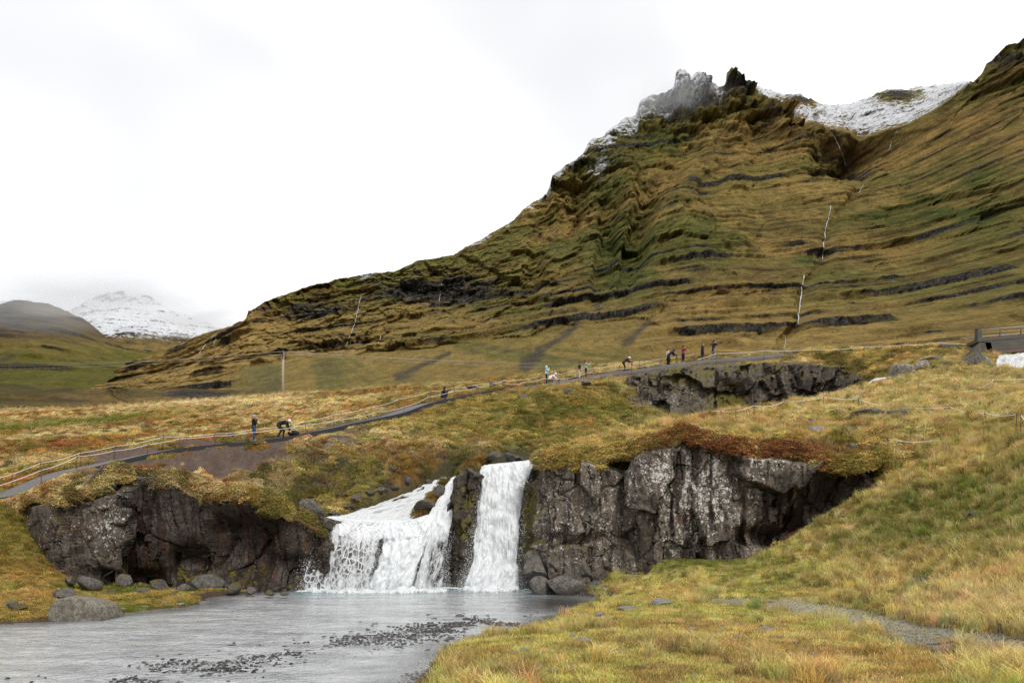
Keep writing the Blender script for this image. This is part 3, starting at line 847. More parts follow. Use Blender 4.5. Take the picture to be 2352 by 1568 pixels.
SCREE = [((1205, 838), (1262, 790), (1330, 742), (1400, 680)), ((1440, 780), (1500, 735)), ((920, 868), (985, 832), (1030, 812))]
def main_colour(e, c1, c2, rough, rid, cot):
    u, v, x, z, y = e['U'], e['V'], e['X'], e['Z'], e['Y']
    n1 = fbm(x / 90.0, z / 60.0, y / 90.0, oct=5, seed=201); n2 = fbm(x / 28.0, z / 20.0, y / 60.0, oct=4, seed=211); n3 = fbm(x / 260.0, z / 160.0, oct=3, seed=221)
    wu = u + 50 * (n1 - 0.5); wv = v + 40 * (n2 - 0.5)
    col = np.broadcast_to(C_MT, u.shape + (3,)).copy()
    def mixc(c, k, w): return c + (k - c) * np.clip(w, 0, 1)[..., None]
    col = mixc(col, C_MO, sstep(0.42, 0.60, n1)); col = mixc(col, C_MG * 1.35, 0.55 * sstep(0.46, 0.62, n3))
    col = mixc(col, C_MB, 0.65 * sstep(0.56, 0.68, n2))
    gr = 0
    for cu, cv, ru, rv_, w in ((1440, 600, 90, 110, 1.0), (2150, 500, 260, 60, 0.75), (1180, 720, 120, 45, 0.7), (1240, 770, 120, 26, 0.7), (2250, 430, 130, 60, 0.7), (1000, 780, 160, 16, 0.6), (1600, 560, 120, 70, 0.6), (1500, 320, 130, 60, 0.7), (1950, 830, 40, 30, 0.5), (1400, 420, 90, 80, 0.6), (1860, 600, 30, 14, 0.9), (1640, 470, 150, 60, 0.4)):
        gr = np.maximum(gr, w * blob(wu, wv, cu, cv, ru, rv_))
    col = mixc(col, C_MG, gr * (0.5 + sstep(0.3, 0.6, n2)))
    col = mixc(col, C_MT * 1.15, 0.8 * blob(wu, wv, 1860, 435, 150, 30)); col = mixc(col, C_MT * 1.22, 0.75 * sstep(640, 790, wv) * (1 - gr))
    col = mixc(col, C_MB * 1.1, 0.9 * blob(wu, wv, 1970, 320, 90, 20))
    st0 = np.clip(c1 + c2, 0, 1); col = col * (1.16 - 0.42 * st0)[..., None]
    sml = e_smooth(u, v)
    dg_ = fbm((x + 1.1 * z) / 22.0, (z - 0.2 * x) / 260.0, oct=4, seed=231)
    col = mixc(col, np.array((0.27, 0.195, 0.058)), 0.85 * sml); col = mixc(col, np.array((0.155, 0.155, 0.040)), 0.7 * sml * sstep(0.50, 0.62, dg_)); col = mixc(col, np.array((0.11, 0.085, 0.05)), 0.4 * sml * sstep(0.64, 0.70, dg_))
    # rock: beds, buttresses, summit
    steep = np.clip(c1 * 0.75 + 0.5 * c2, 0, 1) * (1 - 0.8 * sml)
    bed = steep * (0.35 + 0.7 * sstep(0.34, 0.55, n1))
    rk = 0.74 * bed
    cl = 0
    for cu, cv, ru, rv_, w in ((1000, 670, 200, 55, 0.84), (700, 715, 150, 36, 0.72), (820, 782, 170, 16, 0.55), (1965, 365, 85, 34, 0.95), (1750, 285, 110, 24, 0.7), (1570, 220, 110, 60, 0.9), (1700, 190, 60, 40, 1.0), (1330, 420, 70, 60, 0.5), (2300, 150, 80, 50, 0.72), (1400, 360, 90, 50, 0.6), (1840, 232, 45, 14, 0.9), (2060, 222, 42, 14, 1.1), (1450, 560, 60, 90, 0.35), (1240, 790, 160, 10, 0.35), (760, 800, 140, 12, 0.5), (1100, 690, 80, 60, 0.5), (2200, 200, 40, 40, 0.6)):
        cl = np.maximum(cl, w * blob(wu, wv, cu, cv, ru, rv_))
    rk = np.maximum(rk, cl * (1 - 0.9 * sml) * (0.72 + 0.6 * steep)) + 0.15 * (n2 - 0.5)
    for ln in SCREE:
        pts = list(ln); d, prm, _ = line_d(wu * 0 + u + 34 * (n2 - 0.5), v + 26 * (n1 - 0.5), pts)
        wdt = np.interp(prm, [0, len(pts) - 1], [17, 4])
        s_ = 0.8 * sstep(1.15, 0.3, d / wdt + 0.8 * (fbm(x / 9.0, z / 9.0, oct=3, seed=241) - 0.5))
        col = mixc(col, np.array((0.075, 0.065, 0.055)), s_)
    # snow: the high col and the north-west crest
    lipv = np.interp(u, [p[0] for p in LIP], [p[1] for p in LIP])
    snow = np.where((u > 1690) & (u < 2240), sstep(6, -14, v - lipv) * 0.74, 0.0)
    snow = snow * (1 - 1.1 * blob(u, v, 2060, 222, 50, 16)) * (1 - 1.0 * blob(u, v, 1835, 236, 44, 18)) * (1 - 0.9 * blob(u, v, 1690, 190, 46, 40))
    ridgev = np.interp(u, [p[0] for p in RIDGE], [p[1] for p in RIDGE])
    dcr = v - ridgev
    snow = np.maximum(snow, 0.70 * sstep(80, 16, dcr) * sstep(1300, 1420, u) * sstep(1700, 1640, u))
    snow = np.maximum(snow, 0.60 * sstep(26, 4, dcr) * sstep(1040, 1300, u) * sstep(1480, 1400, u))
    snow = np.maximum(snow, 0.52 * sstep(22, 4, dcr) * np.maximum(blob(u, v, 850, 635, 60, 30), blob(u, v, 1100, 555, 50, 40)))
    snow = np.maximum(snow, 0.86 * blob(u, v, 1575, 205, 75, 42))
    snow = np.maximum(snow, 0.8 * blob(u, v, 1530, 268, 26, 13)); snow = np.maximum(snow, 0.6 * blob(u, v, 1375, 390, 30, 30))
    snow = snow * (1 - 0.22 * steep) - 0.10 * np.clip(np.abs(rough) * 3, 0, 1)
    return col, snow, np.clip(rk, 0, 1.3)

UC = np.concatenate([np.arange(60, 520, 5.0), np.arange(520, 2360, 2.6), np.arange(2360, 2900, 14.0)])
massif, on_massif = mountain('mountain', UC, RIDGE, FOOT, YFOOT, YRIDGE, 400, main_colour, lip=LIP, g=1.45, post=main_post, ravine=46)

def hill_colour(greenness, snowv, rockw):
    def fn(e, c1, c2, rough, rid, cot):
        u, v, x, z, y = e['U'], e['V'], e['X'], e['Z'], e['Y']
        n1 = fbm(x / 90.0, z / 60.0, y / 90.0, oct=5, seed=301); n2 = fbm(x / 30.0, z / 20.0, y / 60.0, oct=4, seed=311)
        col = np.broadcast_to(C_MT, u.shape + (3,)).copy()
        col = col + (C_MO - col) * sstep(0.4, 0.6, n1)[..., None]
        col = col + (np.array((0.085, 0.06, 0.028)) - col) * (0.8 * sstep(815, 770, v + 40 * (n1 - .5)))[..., None]
        col = col + (np.array((0.12, 0.11, 0.02)) - col) * (greenness * sstep(770, 830, v + 60 * (n2 - .5)))[..., None]
        fan = sstep(0.55, 0.70, fbm(x / 55.0 + 0.15 * z / 10, z / 400.0, oct=3, seed=321)) * sstep(800, 830, v)
        col = col + (np.array((0.05, 0.045, 0.04)) - col) * (0.7 * greenness * fan)[..., None]
        steep = np.clip(c1 * .75 + .5 * c2, 0, 1)
        rk = np.clip(0.6 * steep * sstep(.3, .55, n1) + rockw * sstep(790, 750, v + 50 * (n1 - .5)) * (0.6 + 0.6 * steep), 0, 1.2)
        sn = sstep(snowv[0], snowv[1], v + 16 * (n2 - .5)) * (0.80 - 0.3 * steep) - 0.5 * sstep(700, 680, v + 30 * (n1 - .5)) * sstep(.4, .6, n2)
        return col, sn, rk
    return fn
mountain('valley_hill', np.arange(-700, 520, 5.0), [(-700,640),(-300,690),(0,692),(40,688),(75,691),(110,698),(140,708),(165,721),(190,731),(206,742),(225,760),(250,780),(300,800),(380,815),(450,830),(520,850)],
  [(-700,905),(520,900)], [(-700,1300),(520,1500)], [(-700,1900),(520,2600)], 120, hill_colour(1.0, (704, 694), 0.6), g=1.3, ravine=70, period=55)
mountain('snow_mountain', np.arange(60, 700, 4.0), [(60,760),(120,735),(170,706),(200,692),(235,676),(262,669),(290,667),(320,676),(345,681),(358,690),(372,697),(392,712),(410,717),(440,727),(462,737),(500,752),(540,768),(600,790),(700,800)],
  [(60,850),(700,850)], [(60,2500),(700,2500)], [(60,3400),(700,3300)], 120, hill_colour(0.2, (806, 752), 0.75), g=1.4, ravine=90, period=60)
def mid_colour(e, c1, c2, rough, rid, cot):
    u, v, x, z, y = e['U'], e['V'], e['X'], e['Z'], e['Y']
    n1 = fbm(x / 25.0, z / 12.0, y / 50.0, oct=5, seed=401); n2 = fbm(x / 8.0, z / 6.0, y / 20.0, oct=4, seed=411)
    col = np.broadcast_to(np.array((0.23, 0.15, 0.05)), u.shape + (3,)).copy()
    col = col + (np.array((0.13, 0.105, 0.035)) - col) * sstep(0.42, 0.6, n1)[..., None]
    rk = 0.75 * np.maximum(np.maximum(blob(u, v, 460, 908, 110, 16), blob(u, v, 250, 884, 60, 6)), 0.7 * blob(u, v, 150, 920, 140, 10)) * (0.5 + 0.8 * n2)
    return col, np.zeros_like(u), rk
mountain('middle_hill', np.arange(-700, 900, 4.0), [(-700,872),(-100,880),(0,880),(70,884),(140,889),(200,893),(250,897),(300,890),(380,892),(470,893),(540,897),(600,903),(700,906),(900,910)],
  [(-700,965),(400,960),(900,945)], [(-700,270),(300,290),(900,300)], [(-700,420),(0,420),(260,440),(300,560),(900,600)], 70, mid_colour, g=1.1, ravine=10, period=14)

# ------------------------------------------------------------------ rock materials
def rock_material(name, base, dark, lichen=0.5, moss=0.5, attr=True, scale=1.0, bumpd=0.05):
    n = N(name)
    vec = n.geo('Position') if attr else n.coord('Object')
    f = n.noise(vec, 2.2 * scale, 8.0, 0.68, 0.3)
    ff = n.noise(vec, 14.0 * scale, 6.0, 0.72)
    c = n.ramp(f, [(0.30, dark), (0.52, base), (0.74, tuple(min(1, b * 1.6) for b in base))])
    c = n.mix(1.0, c, n.ramp(ff, [(0.30, 0.40), (0.70, 1.60)]), 'MULTIPLY')
    g = n.node('ShaderNodeNewGeometry')
    sep = n.node('ShaderNodeSeparateXYZ'); n.link(g.outputs['Normal'], sep.inputs[0])
    if attr:
        pk = n.attr('pk')
        s3 = n.node('ShaderNodeSeparateColor'); n.link(pk, s3.inputs[0])
        wet, lic, mos = s3.outputs[0], s3.outputs[1], s3.outputs[2]
        c = n.mix(wet, c, n.mix(1.0, c, (0.22, 0.195, 0.18), 'MULTIPLY'))
        rs = n.attr('rust', 'Fac')
        c = n.mix(rs, c, n.mix(ff, (0.035, 0.014, 0.008), (0.12, 0.05, 0.025)))
    else:
        lic, mos = None, None
    # crusty lichen: pale grey rounds and spots
    v1 = n.voro(vec, 9.0 * scale); l1 = n.noise(vec, 4.2 * scale, 8.0, 0.78, 0.5)
    lf = n.math('SUBTRACT', l1, n.math('MULTIPLY', v1, 0.22))
    if lic is not None: lf = n.math('ADD', lf, n.math('MULTIPLY', n.math('SUBTRACT', lic, 0.5), 0.32))
    lf = n.ramp(lf, [(0.60 - 0.16 * lichen, 0.0), (0.63 - 0.16 * lichen, 1.0)])
    # hairline cracks
    cv = n.node('ShaderNodeMapping'); cv.inputs['Scale'].default_value = (1.0, 1.0, 0.45); n.link(vec, cv.inputs['Vector'])
    wn = n.noise(vec, 2.5 * scale, 4.0, 0.6, 0.0, 'Color'); wa = n.node('ShaderNodeVectorMath', operation='MULTIPLY_ADD'); n.link(wn, wa.inputs[0]); wa.inputs[1].default_value = (0.5, 0.5, 0.5); n.link(cv.outputs[0], wa.inputs[2])
    ck = n.ramp(n.voro(wa.outputs[0], 2.6 * scale, 'DISTANCE_TO_EDGE'), [(0.0, 0.0), (0.045, 1.0)])
    lcol = n.mix(ff, (0.30, 0.29, 0.26), (0.78, 0.78, 0.74))
    c = n.mix(n.math('MULTIPLY', lf, 0.85), c, lcol)
    # moss on ledges and tops
    up = n.ramp(sep.outputs[2], [(0.30, 0.0), (0.75, 1.0)])
    mm = n.noise(vec, 2.6 * scale, 8.0, 0.74)
    mf = n.math('ADD', n.math('MULTIPLY', up, 0.42), n.math('MULTIPLY', n.math('SUBTRACT', mm, 0.58), 1.7))
    if mos is not None: mf = n.math('ADD', mf, n.math('MULTIPLY', n.math('SUBTRACT', mos, 0.25), 0.72))
    mf = n.ramp(n.math('ADD', mf, 0.4 * (moss - 0.5)), [(0.28, 0.0), (0.40, 1.0)])
    mcol = n.mix(n.noise(vec, 21.0 * scale, 4.0, 0.7), (0.030, 0.034, 0.007), (0.17, 0.130, 0.024))
    c = n.mix(mf, c, mcol)
    h = n.math('ADD', n.math('MULTIPLY', f, 0.8), n.math('MULTIPLY', ff, 0.35))
    h = n.math('ADD', n.math('ADD', h, n.math('MULTIPLY', mf, 0.15)), n.math('MULTIPLY', ck, 0.5))
    c = n.mix(n.math('MULTIPLY', n.math('SUBTRACT', 1.0, ck), 0.55), c, (0.012, 0.011, 0.010))
    rough = 0.85
    if attr: rough = n.math('SUBTRACT', 0.88, n.math('MULTIPLY', wet, 0.42))
    n.principled(c, rough, n.bump(h, 0.85, bumpd), 0.3)
    return n.m
M_CLIFF = rock_material('basalt_cliff', (0.150, 0.122, 0.098), (0.024, 0.018, 0.014), 0.62, 0.5)
M_ROCK = rock_material('basalt_boulder', (0.13, 0.118, 0.102), (0.045, 0.04, 0.036), 0.25, 0.15, attr=False, scale=1.4, bumpd=0.03)
M_STONE = rock_material('pale_stone', (0.24, 0.23, 0.215), (0.12, 0.11, 0.10), 0.2, 0.0, attr=False, scale=3.0, bumpd=0.015)
M_MOSSROCK = rock_material('mossy_boulder', (0.10, 0.09, 0.08), (0.03, 0.027, 0.024), 0.45, 0.75, attr=False, scale=1.4, bumpd=0.03)
n = N('wet_pebble'); v_ = n.coord('Object'); f_ = n.noise(v_, 9.0, 5.0)
inf = n.node('ShaderNodeObjectInfo')
n.principled(n.mix(f_, (0.018, 0.017, 0.017), n.mix(inf.outputs['Random'], (0.04, 0.038, 0.036), (0.13, 0.12, 0.115))), 0.35, n.bump(f_, 0.3, 0.01), 0.5)
M_PEBBLE = n.m

# ------------------------------------------------------------------ cliffs: jointed basalt, every block a piece
def islands(f):
    vs, inv = np.unique(f, return_inverse=True); inv = inv.reshape(f.shape)
    lab = np.arange(len(vs))
    while True:
        m = lab[inv].min(1); new = lab.copy()
        for k in range(f.shape[1]): np.minimum.at(new, inv[:, k], m)
        new = new[new]
        if np.array_equal(new, lab): break
        lab = new
    return lab[inv[:, 0]]
def joints(s, z, w, h, seed):
    """upright joints with cross breaks: distance to a joint, block id, position inside the block"""
    def cells(p, sd, key):
        i0 = np.floor(p); best = np.full(p.shape, 1e9); sec = np.full(p.shape, 1e9); idd = np.zeros(p.shape); cc = np.zeros(p.shape)
        for k in (-1, 0, 1):
            j = i0 + k; c = j + 0.5 + 0.85 * (_hash(j, key, j * 0, sd) - 0.5); dd = np.abs(p - c)
            nw = dd < best
            sec = np.where(nw, best, np.minimum(sec, dd)); idd = np.where(nw, j, idd); cc = np.where(nw, c, cc); best = np.where(nw, dd, best)
        return (sec - best) * 0.5, idd, p - cc
    jag = 0.10 * w * (fbm(s * 2.3, z * 2.3, oct=3, seed=seed + 70) - 0.5)
    ds, ci, qx = cells((s + jag) / w, seed, s * 0)
    hk = h * (0.6 + 0.9 * _hash(ci, ci * 0, ci * 0, seed + 1))
    zz = z + 0.35 * h * (_hash(ci, ci * 0 + 3, ci * 0, seed + 2) - 0.5) * qx + jag + 10 * _hash(ci, ci * 0 + 5, ci * 0, seed + 3)
    dz, ri, qz = cells(zz / hk, seed + 9, ci)
    return np.minimum(ds * w, dz * hk), ((ci + 500) * 1009 + ri + 500).astype(np.int64), qx, qz

def cliff(name, label, cols, seed, bw=1.3, bh=1.7, amp=0.55, recess=(), bulges=(), wetfn=None, step=0.055, lean=0.0, under=0.0, cap=0.0, group=None, cat='cliff', ext=0.5):
    cols = np.array(cols, float)       # u, v_top, v_base, y_base[, y_top]
    yb = cols[:, 3]; yt = cols[:, 4] if cols.shape[1] > 4 else yb + lean
    xb = (cols[:, 0] - CX) * yb / F
    s_key = np.concatenate([[0], np.cumsum(np.hypot(np.diff(xb), np.diff(yb)))])
    L = s_key[-1]
    ns = int(L / step) + 2
    s = np.linspace(0, L, ns)
    u = np.interp(s, s_key, cols[:, 0]); y0 = np.interp(s, s_key, yb); y1 = np.interp(s, s_key, yt)
    k = np.ones(9) / 9.0
    def sm(a): return np.convolve(np.pad(a, 4, mode='edge'), k, 'valid')
    y0, y1 = sm(y0), sm(y1)
    zt = HC + (VH - np.interp(s, s_key, cols[:, 1])) * y1 / F + 0.12
    zb = HC + (VH - np.interp(s, s_key, cols[:, 2])) * y0 / F - ext
    hmax = float((zt - zb).max()); nt_ = int(hmax / step) + 2
    t = np.linspace(0, 1, nt_)[:, None]
    Z = zb + (zt - zb) * t; S = np.broadcast_to(s, Z.shape); U = np.broadcast_to(u, Z.shape)
    Y = y0 + (y1 - y0) * t
    X = (U - CX) * Y / F
    # plan normals towards the viewer
    tx, ty = np.gradient((u - CX) * y0 / F), np.gradient(y0)
    ln = np.hypot(tx, ty) + 1e-9
    tx, ty = sm(tx / ln), sm(ty / ln); ln = np.hypot(tx, ty) + 1e-9
    nx, ny = ty / ln, -tx / ln
    # joints: warped cells, tall columns
    wS = S + 0.5 * (fbm(S * 0.7, Z * 0.7, oct=3, seed=seed) - 0.5); wZ = Z + 0.5 * (fbm(S * 0.7 + 9, Z * 0.7, oct=3, seed=seed + 1) - 0.5)
    wS = wS + 0.16 * (Z - zb) * (vnoise(S * 0.45, S * 0 + 2.2, seed=seed + 8) - 0.5)
    jx = 0.28 * (fbm(S * 2.1, Z * 2.1, oct=4, seed=seed + 50) - 0.5); jz = 0.28 * (fbm(S * 2.1 + 7, Z * 2.1, oct=4, seed=seed + 51) - 0.5)
    f1, f2, cid, cx, cy = worley((wS + jx) / bw, (wZ + jz) / bh, seed + 2, 1.0)
    qx, qz = (wS + jx) / bw - cx, (wZ + jz) / bh - cy
    cd = (f2 - f1) * 0.5 * bw
    rnd = _hash(cid % 9973, cid % 7919, cid * 0, seed + 4); r2 = _hash(cid % 9973, cid % 7919, cid * 0, seed + 5); r3 = _hash(cid % 9973, cid % 7919, cid * 0, seed + 6)
    d = amp * 1.3 * (rnd - 0.4) + amp * 1.1 * ((r2 - 0.5) * qx + 0.7 * (r3 - 0.62) * qz)
    d = d - 0.16 * amp * (1 - sstep(0.0, 0.03, cd))
    # smaller joints inside each block
    ed, gid, ex_, ez_ = joints(wS + jx + rnd * 3, wZ + jz * 1.5 + r2 * 3, bw * (0.30 + 0.22 * r2), bh * (0.34 + 0.3 * rnd), seed + 12)
    q1 = _hash(gid % 9973, gid % 7919, gid * 0, seed + 14); q2 = _hash(gid % 9973, gid % 7919, gid * 0, seed + 15)
    has = 0.25 + 0.75 * sstep(0.35, 0.6, r3)
    gap = sstep(0.40, 0.56, fbm(S * 1.1, Z * 0.6, oct=3, seed=seed + 60))
    d = d + has * (amp * 0.50 * (q1 - 0.5) + amp * 1.3 * (q2 - 0.5) * ex_ - 0.22 * amp * gap * (1 - sstep(0.0, 0.035, ed)))
    ld, lid, lx_, lz_ = joints(wS + jx * 0.6, wZ + jz, bw * 0.23, bh * 1.1, seed + 82)
    q5 = _hash(lid % 9973, lid % 7919, lid * 0, seed + 84); q6 = _hash(lid % 9973, lid % 7919, lid * 0, seed + 85)
    d = d + amp * (0.22 * (q5 - 0.5) + 0.55 * (q6 - 0.5) * lx_ + 0.12 * (q5 - .5) * lz_)
    d = d + 0.16 * (fbm(S * 2.2, Z * 1.6, oct=6, seed=seed + 20, rough=0.7) - 0.5) + 0.55 * amp * (fbm(S * 0.33, Z * 0.33, oct=2, seed=seed + 22) - 0.5)
    PU = U; PV = VH - (Z - HC) * F / Y
    wpu = PU + 24 * (fbm(S * 0.8, Z * 0.8, oct=3, seed=seed + 30) - 0.5); wpv = PV + 24 * (fbm(S * 0.8 + 5, Z * 0.8, oct=3, seed=seed + 31) - 0.5)
    for (cu, cv, ru, rv_, dep) in recess:
        w = np.exp(-(np.abs((wpu - cu) / ru) ** 3) - (np.abs((wpv - cv) / rv_) ** 3))
        d = d - dep * w
    d = d - under * sstep(0.35, 0.0, t)
    top = sstep(1.0, 0.94, t)
    d = d * (0.25 + 0.75 * top) - 0.35 * (1 - top)
    X = X + nx * d; Y = Y + ny * d
    Z = Z + 0.06 * (fbm(S * 3, Z * 3, oct=3, seed=seed + 40) - 0.5)
    if cap > 0:
        kx = np.linspace(0.12, 1, 9)[:, None]
        X = np.vstack([X, X[-1:] - nx * cap * kx]); Y = np.vstack([Y, Y[-1:] - ny * cap * kx])
        Zc = Z[-1:] + 0.5 * (fbm(S[:1] * 0.9 + 0 * kx, kx * 3 + 0 * S[:1], oct=3, seed=seed + 41) - 0.45) * sstep(0, .5, kx) - 0.15 * kx
        Z = np.vstack([Z, Zc]); S = np.vstack([S, np.repeat(S[-1:], 9, 0)]); PU = np.vstack([PU, np.repeat(PU[-1:], 9, 0)]); PV = np.vstack([PV, np.repeat(PV[-1:], 9, 0)]); cid = np.vstack([cid, np.repeat(cid[-1:], 9, 0)]); nt_ += 9
    wet, lic, mos, rust = wetfn(PU, PV, S, Z)
    pk = np.stack([wet, lic, mos], -1)
    base = Vector((float(np.mean(X)), float(np.mean(Y)), float(np.mean(zb))))
    root = empty(name, base, label, cat, group)
    faces = grid_faces(nt_, ns)
    cf = cid[:-1, :-1].ravel()
    V = np.stack([X, Y, Z], -1).reshape(-1, 3) - np.array(base)
    pkf = pk.reshape(-1, 3); rf = rust.ravel()
    ids, inv, cnt = np.unique(cf, return_inverse=True, return_counts=True)
    # fold slivers into their neighbours
    for q in range(len(ids)):
        f = faces[inv == q]
        if cnt[q] < 12: 
            near = np.argmin(np.abs(ids - ids[q]) + (cnt < 12) * 10 ** 14); inv[inv == q] = near
    for q in range(len(ids)):
        fa = faces[inv == q]
        if len(fa) == 0: continue
        isl = islands(fa)
        for lb in np.unique(isl):
            f = fa[isl == lb]
            v2, f2_, p2, r2_ = compact(V, f, pkf, rf)
            me = mesh_from('rock_block', v2, f2_, M_CLIFF, True, {'pk': p2, 'rust': r2_})
            me.set_sharp_from_angle(angle=math.radians(22))
            mobj('rock_block', me, root)
    return root

def nz(PU, PV, s, seed): return fbm(PU / s, PV / s, oct=4, seed=seed)

def wet_right(PU, PV, S, Z):
    n1 = nz(PU, PV, 60.0, 501); n2 = nz(PU, PV, 25.0, 502)
    wet = np.clip(sstep(1735, 1800, PU + 40 * (n1 - .5)) * sstep(1075, 1095, PV + 20 * (n2 - .5)) * (1 - 0.8 * blob(PU, PV, 1825, 1140, 16, 60)) + 0.7 * sstep(1235, 1200, PU + 30 * (n1 - .5)) + 0.5 * sstep(1290, 1340, PV + 20 * (n1 - .5)) * sstep(1420, 1380, PU), 0, 1)
    n3 = fbm(PU / 16.0, PV / 90.0, oct=4, seed=503)
    wet = np.clip(wet + 0.75 * sstep(.52, .62, n3) * sstep(1440, 1500, PU), 0, 1)
    lic = 0.60 + 0.35 * blob(PU, PV, 1600, 1130, 120, 100) + 0.30 * (n1 - 0.5) - 0.7 * wet + 0.25 * blob(PU, PV, 1760, 1050, 40, 30)
    mos = 0.20 + 1.2 * blob(PU, PV, 1208, 1200, 26, 110) + 0.45 * blob(PU, PV, 1560, 1215, 90, 40) * sstep(.45, .6, n2) + 0.35 * blob(PU, PV, 1430, 1180, 20, 90) + 0.4 * blob(PU, PV, 1320, 1310, 100, 40) * sstep(.4, .6, n2) + 0.35 * blob(PU, PV, 1745, 1150, 25, 40) - 0.2 * wet * sstep(1700, 1800, PU)
    rust = 0.8 * np.maximum(blob(PU, PV, 1425, 1215 - 0, 16, 26) * 0, np.maximum(blob(PU, PV, 1570, 1190, 40, 14), blob(PU, PV, 1425, 1240, 10, 40) * .3))
    return wet, np.clip(lic, 0, 1), np.clip(mos, 0, 1), np.clip(rust, 0, 1)
cliff('rock_cliff', 'tall lichen spotted grey basalt cliff to the right of the waterfall', [
 (1197,1150,1362,37.6),(1206,1128,1364,36.6),(1218,1098,1366,35.7),(1234,1066,1367,34.9),(1246,1050,1368,34.5),(1330,1052,1366,34.2),(1400,1072,1330,34.3),(1430,1085,1302,34.4),(1455,1072,1300,33.9),(1474,1036,1297,33.4),
 (1500,1024,1296,33.2),(1600,1020,1291,33),(1690,1028,1288,32.8),(1705,1044,1287,32.8),(1760,1052,1282,32.7),(1820,1058,1260,32.7),(1890,1062,1220,32.6),(1950,1074,1182,32.5),(2000,1094,1150,32.6),(2040,1118,1140,32.7)],
 seed=3, bw=1.55, bh=2.3, amp=0.62, recess=[(1890,1190,90,60,0.9),(1770,1240,60,26,1.1),(1835,1215,26,36,0.8),(1300,1240,110,12,0.35),(1950,1130,60,50,0.7),(1440,1160,12,90,0.5)], wetfn=wet_right, step=0.05)

def wet_left(PU, PV, S, Z):
    n1 = nz(PU, PV, 60.0, 511); n2 = nz(PU, PV, 22.0, 512); n3 = fbm(PU / 18.0, PV / 260.0, oct=3, seed=513)
    wet = np.clip(0.62 + 0.6 * sstep(270, 300, PU) + 0.4 * (n1 - .5), 0, 1)
    wet = wet * (1 - 0.75 * blob(PU, PV, 240, 1200, 45, 60))
    lic = 0.46 + 0.35 * blob(PU, PV, 250, 1210, 40, 60) + 0.4 * (n1 - .5) - 0.5 * sstep(280, 300, PU) + 0.55 * blob(PU, PV, 360, 1108, 50, 14) + 0.5 * blob(PU, PV, 415, 1265, 9, 35)
    mos = 0.24 + 0.55 * blob(PU, PV, 400, 1310, 110, 22) * sstep(.42, .58, n2) + 0.6 * blob(PU, PV, 700, 1230, 50, 70) * sstep(.4, .55, n2) + 0.3 * blob(PU, PV, 120, 1230, 60, 50)
    rust = 0.42 * sstep(0.46, 0.66, n3) * sstep(.35, .6, n2) * sstep(290, 310, PU) + 0.3 * sstep(0.5, 0.65, n1) * sstep(280, 200, PU)
    return wet, np.clip(lic, 0, 1), np.clip(mos, 0, 1), np.clip(rust, 0, 1)
cliff('rock_cliff', 'dark brown mossy basalt cliff with a black hollow, left of the cascade', [
 (40,1172,1210,32.7),(70,1166,1240,32.5),(110,1158,1290,32.2),(200,1150,1338,32),(270,1128,1346,31.9),(289,1116,1347,32.0),(296,1106,1347,33.3),(310,1098,1348,33.6),(400,1112,1350,33.6),(440,1138,1352,34.1),
 (520,1148,1354,34.2),(600,1150,1356,34.3),(640,1152,1357,34.3),(700,1168,1358,34.7),(745,1182,1359,35.2)],
 seed=23, bw=1.7, bh=2.8, amp=0.5, recess=[(560,1260,70,70,1.5),(440,1290,40,34,0.8),(330,1330,50,24,0.8),(290,1290,14,40,0.4),(250,1330,40,18,0.9),(690,1310,50,30,0.6)], wetfn=wet_left, step=0.05)

def wet_mid(PU, PV, S, Z):
    n1 = nz(PU, PV, 40.0, 521); n2 = nz(PU, PV, 16.0, 522)
    wet = 0.75 + 0.3 * (n1 - .5)
    lic = 0.2 + 0 * PU
    mos = 0.1 + 1.15 * blob(PU, PV, 1070, 1190, 34, 95) * sstep(.30, .48, n2) + 0.5 * blob(PU, PV, 985, 1190, 40, 30)
    return np.clip(wet, 0, 1), lic, np.clip(mos, 0, 1), 0.0 * PU
cliff('rock_cliff', 'wet black rock wall with a mossy pillar behind the falling water', [
 (735,1184,1359,35.0),(765,1196,1360,35.7),(800,1206,1360,36.0),(880,1212,1360,36.2),(960,1204,1360,36.5),(1010,1196,1360,36.7),(1036,1150,1360,37.0),(1042,1092,1360,36.8),(1050,1082,1360,36.4),(1070,1080,1360,36.2),(1094,1080,1360,36.4),(1100,1082,1360,37.2),(1107,1082,1360,38.3),(1150,1082,1360,38.4),(1196,1078,1362,38.3),(1200,1078,1362,37.4)],
 seed=43, bw=0.9, bh=1.3, amp=0.4, wetfn=wet_mid, step=0.06)

